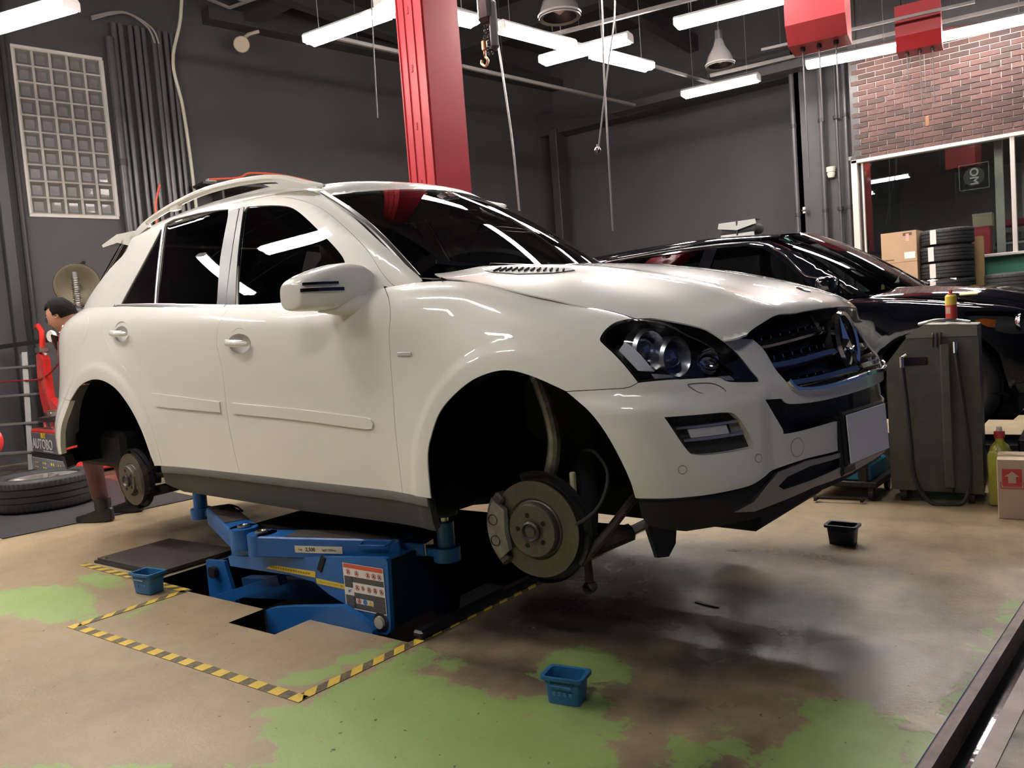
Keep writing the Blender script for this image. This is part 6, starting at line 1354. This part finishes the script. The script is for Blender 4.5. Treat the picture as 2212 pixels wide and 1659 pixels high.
# left assist arm, curved red blade
b = MB(); b.prism([(-.52, .62), (-.30, .60), (-.36, .90), (-.36, 1.20), (-.47, 1.28), (-.56, 1.26), (-.60, 1.0), (-.59, .80)], lambda a, q, t: (a-.16, t, q), .10, .18); b.build('assist_arm', TR_, tc)
b = MB(); b.prism([(-.36, .60), (.02, .60), (.0, .66), (-.30, .78)], lambda a, q, t: (a-.16, t, q), .10, .18); b.build('arm_foot', TR_, tc)
MB().box((-.63, .14, 1.31), (.17, .10, .06), bev=.01).build('arm_collar', STL, tc); b = MB(); b.tube([(-.61, .14, 1.33), (-.58, .14, 1.42), (-.58, .14, 1.52), (-.66, .14, 1.58), (-.72, .14, 1.57)], [.035, .03, .028, .028, .03], 10); b.build('arm_grip', TR_, tc)
MB().cyl((-.54, .12, 1.27), (-.40, .10, 1.26), .014, n=8).build('lever', CHR, tc)
gg = MB(); gg.lathe([(.001, .02), (.06, .02), (.068, 0), (.06, -.02), (.001, -.02)], (-.46, .20, 1.45), (.3, -1, 0), 24); gg.build('pressure_gauge', mat('gauge face', (.62, .60, .54), .4), tc)
MB().tube([(-.13, .5, 1.46), (.02, .5, 1.47), (.06, .5, 1.52)], .018, 8).build('brass_fitting', mat('brass', (.5, .4, .2), .35, .8), tc); MB().lathe([(.075, 0), (.055, .05), (.03, .12), (.02, .2)], (.08, .48, 1.45), n=20).build('oiler_cup', mat('brass'), tc)
MB().box((-.42, .42, .98), (.30, .10, .90), bev=.01).build('machine_back', DRT, tc)
b = MB(); b.prism([(.14, .5), (.46, .5), (.46, 1.52), (.20, 1.50), (.16, 1.3)], lambda a, q, t: (a-.44, t, q), .24, .50); b.build('red_tower', TR_, tc); MB().box((-.20, .234, .80), (.12, .008, .20), bev=.002).build('tower_glint', mat('pale patch', (.7, .62, .58), .3), tc)  # pale patch paints the white reflection on the glossy red tower
b = MB(); b.tube([(-.45, .50, 1.0), (-.45, .50, 2.15)], .030, 10); b.build('helper_post', mat('steel tube', (.30, .29, .30), .35, .8), tc)
b = MB()
for k in range(14): b.lathe([(.036, 0), (.046, .008), (.036, .016)], (-.45, .50, 1.75+.025*k), n=12)
b.build('post_rings', STL, tc); MB().box((-.45, .50, 1.66), (.16, .12, .14), bev=.02).build('post_block', TG, tc)
ds = thing('hanging_dish', 'round tan metal dish hanging on the dark wall above the mechanic', 'dish', (-9.42, 4.60, 2.02)); MB().lathe([(.001, .0), (.13, .01), (.20, .05), (.24, .05), (.25, .03), (.20, .02)], (0, 0, 0), (.85, -.5, 0), 36).build('dish', mat('tan metal', (.10, .08, .05), .45, .4), ds); MB().cyl((0, 0, 0), (.06, -.035, 0), .03, n=12).build('centre_boss', mat('tan metal'), ds)
MB().bar((0, .02, .2), (-.3, .25, .3), .03, .03).build('wall_hook', DRT, ds)
ld = thing('step_ladder', 'grey aluminium step ladder leaning at the left edge', 'ladder', (-9.72, 3.74, 0), .60); AL = mat('dull aluminium', (.16, .155, .15), .5, .5)
for x0, x1 in ((-.45, -.30), (.30, .15)): MB().bar((x0 if x0 < 0 else x0, 0, .01), (x1, .35, 1.30), .055, .03).build('stile', AL, ld)
for k in range(4): f_ = .15+.24*k; w_ = .42-.13*f_; MB().box((0, .35*f_, .01+1.3*f_), (w_*2, .08, .025), bev=.003).build('rung', AL, ld)
MB().bar((.02, .50, .01), (.10, .36, 1.28), .025, .03).build('rear_leg', AL, ld)
rl = thing('air_pipe', 'thin dark rail and red hose along the left wall beside the ladder', 'pipe'); MB().bar((-10.35, 4.0, 1.38), (-8.9, 4.6, 1.46), .02, .05).build('rail', DRT, rl); MB().tube(crom([(-10.3, 3.9, .98), (-9.9, 4.0, .99), (-9.4, 4.1, 1.0), (-8.9, 4.1, 1.18), (-8.6, 4.2, 1.3)], seg=5), .010, 6).build('red_hose', mat('red hose', (.25, .02, .02), .5), rl)
rw_ = thing('red_wheel', 'red-rimmed round thing cut by the left edge beside the ladder', 'wheel', (-9.05, 3.35, .42)); MB().lathe([(.13, -.03), (.16, 0), (.13, .03), (.10, 0)], (0, 0, 0), (.7, -.7, 0), 28, closed=True).build('rim', TR_, rw_); MB().lathe([(.001, .02), (.05, .02), (.11, 0)], (0, 0, 0), (.7, -.7, 0), 20).build('hub', DRT, rw_); MB().cyl((0, 0, -.42), (0, 0, -.12), .03, n=10).build('stand', DRT, rw_)
# floor mat
mt_ = thing('floor_mat', 'large black rubber mat on the floor under the loose wheel', 'mat'); MB().prism([(-5.98, 2.24), (-5.80, 3.6), (-8.0, 3.9), (-8.3, 2.6)], lambda a, b, t: (a, b, .001+t*.006), 0, 1).build('mat_sheet', mat('mat rubber', (.02, .018, .02), .6, bump=(90, .4)), mt_)
# loose wheel lying flat
wh = tyre('tyre_on_rim', 'alloy wheel with a wide black tyre lying flat behind the car tail', (-6.97, 2.96, .138), R=.375, r=.262, w_=.26, n=64)
SIL = mat('silver alloy', (.62, .60, .58), .28, .9)
b = MB(); b.lathe([(.258, -.09), (.266, .085), (.258, .100), (.248, .096), (.243, .06), (.235, -.08)], n=48); b.build('rim', SIL, wh)
b = MB(); b.lathe([(.001, .075), (.055, .074), (.075, .06), (.078, .02)], n=32); b.build('hub_cap', SIL, wh)
for k in range(5):
    for s_ in (-.13, .13):
        a = 2*PI*k/5; a2 = a+s_*1.2; MB().bar((.06*math.cos(a+s_*.8), .06*math.sin(a+s_*.8), .062), (.25*math.cos(a2), .25*math.sin(a2), .082), .030, .022, bev=.006).build('spoke', SIL, wh)
MB().lathe([(.001, -.08), (.25, -.08)], n=32).build('inner_dark', mat('hole black'), wh)

# ================================================================== the black estate car beyond
COLS2 = [((.90, 0), (.78, 0, .97), 'g'), ((.88, .30), (.74, .28, .97), 'g'), ((.80, .55), (.62, .52, .99), 'h'), ((.66, .74), (.45, .66, 1.03), 'h'), ((.48, .85), (.30, .71, 1.07), 'f'), ((.25, .89), (.1, .73, 1.11), 'f'), ((0, .90), (-.1, .745, 1.145), 'f'),
 ((-.35, .90), (-.38, .765, 1.175), 'f2'), ((-.7, .90), (-.7, .80, 1.185), 'd'), ((-1.3, .90), (-1.3, .82, 1.20), 'd'), ((-2.1, .90), (-2.1, .825, 1.22), 'd'), ((-2.9, .885), (-2.9, .80, 1.24), 'd'), ((-3.4, .83), (-3.3, .73, 1.25), 'd'), ((-3.65, .60), (-3.5, .5, 1.25), 'd'), ((-3.72, 0), (-3.55, 0, 1.25), 'd')]
def _net2():
    N = []; pts = np.array([c[0] for c in COLS2]); tan = np.gradient(pts, axis=0); tan[0] = (0, 1); tan[-1] = (0, -1)
    for i, (pl_, T, ty) in enumerate(COLS2):
        t = tan[i]/np.linalg.norm(tan[i]); n = np.array([t[1], -t[0]]); p0 = np.array([pl_[0], pl_[1], .92]); T = np.array(T)
        col = [(pl_[0]-n[0]*d, pl_[1]-n[1]*d, z) for d, z in zip([.09, .03, .008, 0, 0], [.40, .52, .64, .78, .92])]
        for vf, hf in PROF[ty]: col.append((p0[0]+(T[0]-p0[0])*hf, p0[1]+(T[1]-p0[1])*hf, .92+(T[2]-.92)*vf))
        N.append(col)
    return np.array(N)
WB2 = Patch(_net2(), 281, 145, np.arange(15.), VK)
AC = (0.0, .58, .385, .385); AC2 = (-2.70, .58, .385, .385)
def wrap2(u, v):
    p = WB2.raw(u, v).copy(); x, o, z = p[..., 0], p[..., 1], p[..., 2]
    for A_ in (AC, AC2):
        r = arcd(x, z, *A_); p[..., 1] += (o > .6)*.022*sstep(1-(r-1)/.5)
    return p
def hood2(x, o):
    x = np.asarray(x, float); oo = np.asarray(o, float); o = np.abs(oo); xx = x+.22*(o/.7)**2.2*sstep((x-.05)/.5)
    c = spl([-.6, -.3, 0, .3, .5, .7, .85], np.array([1.245, 1.24, 1.225, 1.185, 1.14, 1.06, .95]), xx); e = spl([-.6, -.3, 0, .3, .5, .7, .85], np.array([1.185, 1.175, 1.145, 1.085, 1.04, .99, .90]), xx)
    t = np.clip(o/.74, 0, 1.2); return np.stack([x, oo, c+(e-c)*(.3*t**2+.7*t**4)+.008*np.exp(-((o-.45)/.06)**2)], -1)
def gs2(x, z):
    x = np.asarray(x, float); z = np.asarray(z, float)
    b = spl([-3.8, -3.3, -2.6, -1.8, -1.2, -.8, -.4], np.array([.56, .72, .80, .82, .815, .795, .75]), x); zb = spl([-3.6, -2.5, -1.3, -.4], np.array([1.25, 1.23, 1.20, 1.18]), x)
    t = z-zb; top = spl([-3.6, -3.0, -2.4, -1.8, -1.3, -1.1, -.9, -.7, -.5], np.array([1.52, 1.66, 1.70, 1.715, 1.70, 1.65, 1.53, 1.39, 1.26]), x)
    return np.stack([x, b-.42*t-.2*t*t-.05*np.clip((z-(top-.06))/.06, 0, 2)**2, z], -1)
def roof2(x, o):
    c = spl([-3.7, -3.2, -2.6, -2.0, -1.5, -1.2, -1.0, -.85], np.array([1.56, 1.67, 1.725, 1.75, 1.75, 1.73, 1.71, 1.675]), np.asarray(x, float)); t = np.abs(o)/.58
    return np.stack([np.asarray(x, float), np.asarray(o, float), c-.03*t**2-.03*t**6], -1)
def ws2(a, b):
    a = np.asarray(a, float); b = np.asarray(b, float); q = b*b
    x0 = -.17-.26*q-.08*q*q; z0 = 1.215-.025*q; x1 = -.97-.14*q; z1 = 1.715-.04*q; bow = .03*np.sin(PI*a)
    return np.stack([x0+(x1-x0)*a+bow*.5, b*(.74-.22*a), z0+(z1-z0)*a+bow*.8], -1)
BP = mat('black car paint', (.004, .004, .007), .06, coat=.6, coat_r=.01); 
bc = thing('black_car', 'glossy black estate car parked beyond the white car, in front of the cartons', 'car', (-.80, 6.50, 0), -.015)
def arc2(A_, a0, a1, n=14, right=True):
    """outline points along an arch in (u,v) by search on the flank"""
    U, V = np.meshgrid(np.linspace(3, 13, 900), np.linspace(.3, 8, 300), indexing='ij'); P = WB2.raw(U, V); out = []
    for i in range(n+1):
        t = a0+(a1-a0)*i/n; x = A_[0]+A_[2]*math.cos(t); z = A_[1]+A_[3]*math.sin(t)
        k = np.argmin((P[..., 0]-x)**2+(P[..., 2]-z)**2+(P[..., 1] < .6)*9); out.append((float(U.flat[k]), float(V.flat[k])))
    return out
af_ = arc2(AC, -.15, PI+.15); ar_ = arc2(AC2, -.15, PI+.15); vb = .7
dF = [(7.35, vb), (7.35, 3), (7.30, 6), (7.42, 8), (7.6, 9)]; dM = [(9.15, vb), (9.17, 4), (9.2, 9)]; dR = [(10.75, vb), (10.75, 2), (11.0, 5), (11.15, 7), (11.1, 9)]
HLo = crom([(5.36, 5.75), (5.15, 6.12), (4.5, 6.15), (3.6, 6.15), (2.9, 5.95), (2.7, 4.9), (3.0, 3.95), (4.1, 3.75), (4.82, 4.1), (5.2, 5.0)], True, 5)
for sg in (-1, 1):
    skin(wrap2, chain([(6.6, vb)], dF, [(6.5, 9), (4.3, 9), (2, 9), (2, 3.4), (4.7, 3.3)], [af_[0]], af_, [(6.6, vb)]), [HLo], sg=sg, h=.035, gap=.002).build('front_wing', BP, bc)
    d1 = skin(wrap2, chain(crom(dF), crom(dM[::-1])), sg=sg, h=.05).build('front_door', BP, bc); d2 = skin(wrap2, chain(crom(dM), crom(dR[::-1])), sg=sg, h=.05).build('rear_door', BP, bc)
    skin(wrap2, chain(crom(dR), [(14, 9), (14, .8), (12.4, .8)], [ar_[-1]] if False else [], ar_, [(10.9, vb)]), sg=sg, h=.05).build('rear_body', BP, bc)
    w1 = [(-.72, 1.215), (-.86, 1.35), (-1.02, 1.50), (-1.16, 1.60), (-1.30, 1.635), (-1.52, 1.645), (-1.55, 1.50), (-1.52, 1.22)]; w2 = [(-1.62, 1.23), (-1.65, 1.50), (-1.62, 1.645), (-2.3, 1.64), (-2.6, 1.60), (-2.7, 1.30)]; w3 = [(-.50, 1.205), (-.66, 1.30), (-.68, 1.215)]
    up = chain(crom([(-.42, 1.19), (-.62, 1.33), (-.80, 1.455), (-1.0, 1.585), (-1.2, 1.685)]), crom([(-1.2, 1.685), (-1.5, 1.725), (-2.0, 1.735), (-2.6, 1.71), (-3.1, 1.66), (-3.4, 1.55), (-3.5, 1.25)]), [(-2.6, 1.225), (-1.6, 1.20), (-.8, 1.18)])
    skin(gs2, up, [w1, w2, w3], sg=sg, h=.05, gap=0, depth=.02).build('upper_frame', BP, bc)
    for q in (w1, w2, w3): skin(fnoff(gs2, -.008), q, sg=sg, h=.08, gap=-.004, depth=0).build('side_window', glassmat('smoked glass', (.22, .24, .24)), bc)
    stripe(gs2, [(-.52, 1.205), (-.66, 1.315), (-.84, 1.37), (-1.0, 1.525), (-1.15, 1.625), (-1.35, 1.66), (-1.9, 1.668), (-2.5, 1.64)], .012, .006, sg, .002).build('window_trim', mat('dark bright trim', (.45, .45, .47), .15, 1), bc)
    mr_ = MB(); mr_.box((-.62, sg*.98, 1.27), (.12, .20, .13), bev=.035, seg=3); mr_.tube([(-.60, sg*.80, 1.20), (-.61, sg*.90, 1.23)], [.035, .03], 10); mr_.build('door_mirror', BP, bc)
    hb_ = skin(fnoff(wrap2, -.05), HLo, sg=sg, h=.05, gap=.004, depth=0).build('headlamp', mat('lamp bowl black car', (.22, .22, .20), .25, .6), bc); skin(fnoff(wrap2, .001), HLo, sg=sg, h=.05, gap=.003, depth=0).build('lamp_lens', glassmat('lamp lens', (.86, .88, .92)), hb_)
    skin(fnoff(wrap2, -.012), [(5.16, 5.15), (4.95, 5.35), (4.70, 5.2), (4.74, 4.25), (4.90, 4.35)], sg=sg, h=.04, gap=0, depth=.01).build('amber_lens', mat('amber lens', (.85, .22, .03), .2, coat=1), hb_)
    for uu in (4.25, 3.55):
        c, n_ = surfpt(wrap2, uu, 4.95, sg, -.04); MB().lathe([(.001, -.02), (.03, -.012), (.05, .01), (.055, .03)], c, Vector((1, sg*.15, 0)), 20).build('reflector', mat('mirror bowl', (.8, .8, .85), .08, 1), hb_)
    for A_, x_ in ((AC, 0), (AC2, -2.7)):
        ln = MB(); vs = []; N_ = 16
        for oo, kk in ((.88, .98), (.86, 1.02), (.60, 1.04)):
            for i in range(N_+1): t = -.2+(PI+.4)*i/N_; vs.append((A_[0]+A_[2]*kk*math.cos(t), sg*oo, A_[1]+A_[3]*kk*math.sin(t)))
        ln.add(vs, [(j*(N_+1)+i, j*(N_+1)+i+1, (j+1)*(N_+1)+i+1, (j+1)*(N_+1)+i) for j in range(2) for i in range(N_)]); ln.build('arch_liner', mat('arch liner felt'), bc)
        wp_ = empty('wheel', (x_, sg*.78, .58)); wp_.parent = bc; wp_.rotation_euler = (PI/2, 0, 0)
        MB().lathe(tyre_prof(.325, .225, .20), n=40, closed=True).build('wheel_tyre', TY, wp_)
        b = MB(); b.lathe([(.222, -.08), (.228, .08), (.215, .075), (.205, -.06)], n=32); b.lathe([(.001, -sg*-.05), (.05, sg*.05)], n=20); 
        for k in range(5):
            a = 2*PI*k/5; b.bar((.03*math.cos(a), .03*math.sin(a), -sg*-.045), (.215*math.cos(a), .215*math.sin(a), -sg*-.06), .05, .02, bev=.006)
        b.build('wheel_rim', mat('dark alloy', (.20, .20, .21), .3, .9), wp_); MB().lathe([(.001, 0), (.21, 0)], n=24).build('wheel_disc', mat('hole black'), wp_)
R2 = crom([(-.42, .70), (-.40, .745), (-.1, .755), (.1, .74), (.30, .72), (.45, .68), (.58, .60), (.68, .50), (.76, .28), (.79, 0)], seg=4); B2 = crom([(-.42, .70), (-.32, .5), (-.24, .25), (-.22, 0)], seg=4)
skin(hood2, chain(R2, [(p[0], -p[1]) for p in R2[::-1]], [(p[0], -p[1]) for p in B2], B2[::-1]), sg=1, h=.04).build('bonnet', BP, bc)
skin(wrap2, chain([(0, 8.6), (2, 8.8), (2.0, 3.4), (4.7, 3.3)], [af_[0]], [(4.9, 1.2), (0, 1.2)]), h=.05, both=True).build('front_bumper', BP, bc)
R2 = crom([(-.985, 0), (-1.0, .25), (-1.08, .46), (-1.2, .55), (-2.4, .575), (-3.2, .54)], seg=4); B2 = crom([(-3.2, .54), (-3.4, .3), (-3.45, 0)], seg=4)
skin(roof2, chain(R2, B2, [(p[0], -p[1]) for p in B2[::-1]], [(p[0], -p[1]) for p in R2[::-1]]), sg=1, h=.07).build('roof_skin', BP, bc)
skin(ws2, [(0, -1), (1, -1), (1, 1), (0, 1)], sg=1, h=.06, gap=0, depth=0, grid=(14, 20)).build('windscreen', glassmat('pale windscreen glass', (.62, .70, .68)), bc)
wf = MB(); wf.nrm = []
for q in ([(0, -1), (.05, -1), (.05, 1), (0, 1)], [(.95, -1), (1, -1), (1, 1), (.95, 1)], [(.05, -1), (.95, -1), (.95, -.95), (.05, -.95)], [(.05, .95), (.95, .95), (.95, 1), (.05, 1)]): skin(fnoff(ws2, -.003), q, sg=1, h=.08, gap=0, depth=0, mb=wf)
wf.build('black_glass_border', GLOSSB, bc)
c, n_ = surfpt(ws2, .93, -.86, 1, -.006); MB().box(c, (.05, .07, .004), rot=(0, .6, 0)).build('green_sticker', mat('green sticker', (.02, .35, .25), .6), bc)
for (a, b_, s_, m_) in ((.42, -.72, (.10, .10, .004), mat('printed sticker', (.30, .34, .28), .7, noise=(60, 1, (.10, .14, .12), 2))), (.30, -.74, (.08, .10, .004), mat('printed sticker')), (.46, -.87, (.05, .06, .004), mat('dark sticker', (.1, .1, .1), .6))):
    c, n_ = surfpt(ws2, a, b_, 1, -.02); MB().box(c, s_, rot=(0, .62, 0)).build('stickers', m_, bc)
cw = MB(); vs = []
for i in range(13):
    b = -1+2*i/12; p = ws2(np.array(0.), np.array(b)); vs += [tuple(p), (p[0]+.10, p[1], p[2]-.012), (p[0]+.12, p[1], p[2]-.10)]
cw.add(vs, [(3*i+j, 3*i+3+j, 3*i+4+j, 3*i+1+j) for i in range(12) for j in range(2)]); cw.build('cowl_panel', MATT, bc)
e0, _ = surfpt(ws2, .02, -.1, 1, .02); e1, _ = surfpt(ws2, .07, .6, 1, .02); MB().tube([e0, (e0+e1)/2+Vector((0, 0, .01)), e1], .009, 6).build('wiper', BLK, bc)
m = MB(); m.box((-1.6, 0, .44), (4.0, 1.50, .16), bev=.03); m.box((.0, 0, .80), (.9, 1.1, .5), bev=.05); m.build('underbody', UB, bc)
m = MB(); m.box((-.60, 0, 1.08), (.30, 1.45, .16), bev=.04); m.build('dashboard', INT, bc)
for s_ in (-1, 1):
    for xs in (-1.55, -2.4):
        st = empty('seat', (xs, s_*.38, .62)); st.parent = bc; MB().box((.06, 0, .10), (.50, .50, .16), bev=.05).build('cushion', INT, st); MB().box((-.18, 0, .46), (.13, .48, .60), rot=(0, -.22, 0), bev=.05).build('backrest', INT, st); MB().box((-.28, 0, .82), (.08, .25, .15), rot=(0, -.2, 0), bev=.03).build('headrest', INT, st)
sw = MB(); sw.lathe([(.18+.014*math.cos(t), .014*math.sin(t)) for t in np.linspace(0, 2*PI, 9)[:-1]], (-.95, -.38, 1.13), (-.85, 0, .45), 24, closed=True); sw.box((-.95, -.38, 1.13), (.03, .33, .05), rot=(0, .5, 0), bev=.01); sw.build('steering_wheel', INT, bc)
# the low platform it stands on
pf = thing('low_platform', 'low black drive-on platform under the black car', 'platform', (-2.2, 6.5, 0))
for s_ in (-1, 1): MB().box((0, s_*.80, .232), (4.6, .40, .035), bev=.005).build('runway', DRT, pf)
for x in (-2.0, 0, 2.0): MB().box((x, 0, .11), (.12, 1.7, .215)).build('cross_beam', DRT, pf)
pp_ = thing('paper_slip', 'small yellow slip lying on the black car wing', 'paper', (-.66, 5.80, 1.155), .2, rot=(.35, 0, .2)); MB().box((0, 0, 0), (.10, .045, .008), bev=.002).build('slip', mat('yellow slip', (.65, .60, .30), .7), pp_)
rg_ = thing('white_rag', 'crumpled white rag lying on the black bonnet before the tyres', 'cloth', (-1.12, 7.2, 1.268), .1); b = MB(); vs = []
for i in range(9):
    for j in range(5): vs.append((-.22+.055*i, -.09+.045*j, .012+.010*math.sin(i*2.1+j*1.3)+.006*math.cos(j*2.7+i)))
b.add(vs, [(i*5+j, i*5+5+j, i*5+6+j, i*5+1+j) for i in range(8) for j in range(4)]); b.build('rag', mat('rag white', (.62, .58, .54), .9), rg_)

# ================================================================== the mechanic behind the car tail
pe = thing('person', 'dark-haired person in brown-red overalls and black boots bent over behind the car tail', 'person', (-5.83, 2.95, 0), PI+.42)
SK = mat('skin', (.50, .25, .16), .5); OVR = mat('brown-red overalls', (.085, .026, .02), .85, noise=(9, .6, (.045, .016, .014), 5), bump=(25, .4)); HAIR = mat('black hair', (.004, .0035, .0035), .8, spec=.15, bump=(90, .5)); BOOT = mat('black boots', (.012, .012, .013), .35)
def skinmesh(name, nodes, edges, m, parent, lv=2, root=0):
    me = bpy.data.meshes.new(name); me.from_pydata([n[:3] for n in nodes], edges, []); o = bpy.data.objects.new(name, me); COL.objects.link(o); o.parent = parent
    s = o.modifiers.new('skin', 'SKIN'); s.use_smooth_shade = True
    for i, v in enumerate(me.skin_vertices[0].data): r = nodes[i][3]; v.radius = r if isinstance(r, tuple) else (r, r); v.use_root = i == root
    ss = o.modifiers.new('sub', 'SUBSURF'); ss.levels = lv; ss.render_levels = lv; me.materials.append(m); return o
# local axes: x = forward (towards the car's front), y = left; he faces +x, leaning slightly
B_ = [(-.06, 0, .92, (.15, .12)), (-.03, 0, 1.05, (.145, .105)), (.04, 0, 1.19, (.165, .115)), (.12, 0, 1.31, (.155, .105)), (.18, 0, 1.375, (.07, .07)), (.215, 0, 1.41, .055),
      (.03, -.10, .88, (.095, .095)), (.05, -.13, .50, (.068, .072)), (-.02, -.14, .12, (.055, .055)), (-.01, .10, .88, (.095, .095)), (.06, .13, .50, (.068, .072)), (.01, .14, .12, (.055, .055)),
      (.12, -.19, 1.31, .066), (.06, -.25, 1.06, .048), (.04, -.20, .84, .040), (.12, .19, 1.31, .066), (.04, .25, 1.06, .048), (.02, .17, .84, .040)]
skinmesh('overalls', B_, [(0, 1), (1, 2), (2, 3), (3, 4), (4, 5), (0, 6), (6, 7), (7, 8), (0, 9), (9, 10), (10, 11), (3, 12), (12, 13), (13, 14), (3, 15), (15, 16), (16, 17)], OVR, pe)
# head with face
hd_ = empty('head', (.285, 0, 1.495)); hd_.parent = pe; hd_.rotation_euler = (0, .38, .25)
b = bmesh.new(); bmesh.ops.create_uvsphere(b, u_segments=32, v_segments=24, radius=1)
for v in b.verts:
    x, y, z = v.co; k = 1-.16*max(0, -z)**1.3; jx = .10 if z > 0 else .098
    px = x*.100*(1 if x < 0 else .96); py = y*.078*k; pz = z*.118
    if x > 0:
        px += .020*math.exp(-((y/.16)**2))*math.exp(-(((z+.12)/.20)**2))   # nose
        px += .007*math.exp(-((y/.22)**2))*math.exp(-(((z+.50)/.10)**2))   # lips
        px -= .008*math.exp(-(((abs(y)-.38)/.16)**2))*math.exp(-(((z-.08)/.12)**2))   # eye sockets
        px += .006*math.exp(-(((z-.24)/.10)**2))   # brow
        px += .010*math.exp(-((y/.3)**2))*math.exp(-(((z+.80)/.15)**2))   # chin
    v.co = Vector((px, py, pz))
MB().bm(b).build('face', SK, hd_, smooth=80)
for s_ in (-1, 1):
    MB().lathe([(.001, .010), (.006, .009), (.011, .004), (.012, 0)], (.078, s_*.030, .010), (1, s_*.25, 0), 14).build('eye', mat('eye white', (.75, .72, .68), .2), hd_)
    MB().lathe([(.001, .012), (.005, .011)], (.078, s_*.030, .010), (1, s_*.25, 0), 12).build('iris', mat('iris dark', (.02, .012, .01), .1), hd_)
    b = MB(); b.lathe([(.012, -.006), (.020, 0), (.016, .006), (.006, .002)], (.0, s_*.079, -.005), (.15, s_, 0), 16, closed=False); b.build('ear', SK, hd_)
    MB().tube(crom([(.082, s_*.016, .034), (.084, s_*.032, .038), (.074, s_*.050, .033)], seg=4), .0035, 6).build('eyebrow', HAIR, hd_)
    MB().lathe([(.020+.0018*math.cos(t), .0018*math.sin(t)) for t in np.linspace(0, 2*PI, 7)[:-1]], (.100, s_*.030, .006), (1, s_*.2, 0), 20, closed=True).build('glasses_rim', BOOT, hd_)
MB().tube([(.098, -.021, -.060), (.104, 0, -.058), (.098, .021, -.060)], [.002, .0045, .002], 8).build('mouth', mat('lips', (.35, .12, .10), .5), hd_)
b = bmesh.new(); bmesh.ops.create_uvsphere(b, u_segments=32, v_segments=20, radius=1)
bmesh.ops.delete(b, geom=[v for v in b.verts if (v.co.x > .25 and v.co.z < .52) or v.co.z < -.45 or (v.co.x > -.1 and v.co.z < -.1)], context='VERTS')
for v in b.verts: q = 1+.05*math.sin(v.co.x*23+v.co.y*17)*math.cos(v.co.z*19); v.co = Vector((v.co.x*.110*q-.002, v.co.y*.090*q, v.co.z*.130*q+.004))
MB().bm(b).build('hair', HAIR, hd_, smooth=60)
skinmesh('neck', [(.18, 0, 1.36, .055), (.225, 0, 1.42, .050), (.265, 0, 1.46, .050)], [(0, 1), (1, 2)], SK, pe, 1)
# hands gripping the body edge: palm, four fingers and thumb as rooted chains
for s_, w_ in ((-1, (.04, -.20, .84)), (1, (.02, .17, .84))):
    wx, wy, wz = w_; nd = [(wx, wy, wz, .030), (wx+.045, wy, wz-.012, (.040, .020)), (wx+.085, wy, wz-.022, (.042, .016))]; ed = [(0, 1), (1, 2)]
    for k, ln_ in enumerate((.068, .078, .073, .058)):
        y = wy+(-.030+.020*k)*s_*-1; i = len(nd); nd += [(wx+.095, y, wz-.024, .0095), (wx+.095+ln_*.45, y, wz-.030, .009), (wx+.095+ln_*.75, y, wz-.052, .0085), (wx+.095+ln_*.70, y, wz-.078, .0075)]; ed += [(2, i), (i, i+1), (i+1, i+2), (i+2, i+3)]
    i = len(nd); nd += [(wx+.045, wy-s_*.040, wz-.020, .012), (wx+.075, wy-s_*.062, wz-.035, .0105), (wx+.105, wy-s_*.060, wz-.050, .009)]; ed += [(1, i), (i, i+1), (i+1, i+2)]
    skinmesh('hand', nd, ed, SK, pe, 1)
# boots
for s_, (fx_, fy) in ((-1, (-.02, -.14)), (1, (.01, .14))):
    b = bmesh.new(); bmesh.ops.create_cube(b, size=1); bmesh.ops.subdivide_edges(b, edges=b.edges[:], cuts=3, use_grid_fill=True)
    for v in b.verts:
        x, y, z = v.co; t = x+.5; wv = .052*(1-.9*(abs(t-.72)/.9)**2.4)*(1.0 if t < .9 else .8); hz = .105*(1-sstep((t-.25)/.5)*.45)*(1 if t < .9 else .8)
        v.co = Vector((fx_-.085+.285*t, fy+y*2*wv, (z+.5)*hz))
    bo = MB().bm(b).build('boot', BOOT, pe, smooth=80); bo.modifiers.new('s', 'SUBSURF').render_levels = 1
    MB().tube([(fx_-.01, fy, .07), (fx_-.012, fy, .13), (fx_-.012, fy, .17)], [.052, .056, .054], 14).build('boot_shaft', BOOT, bo)
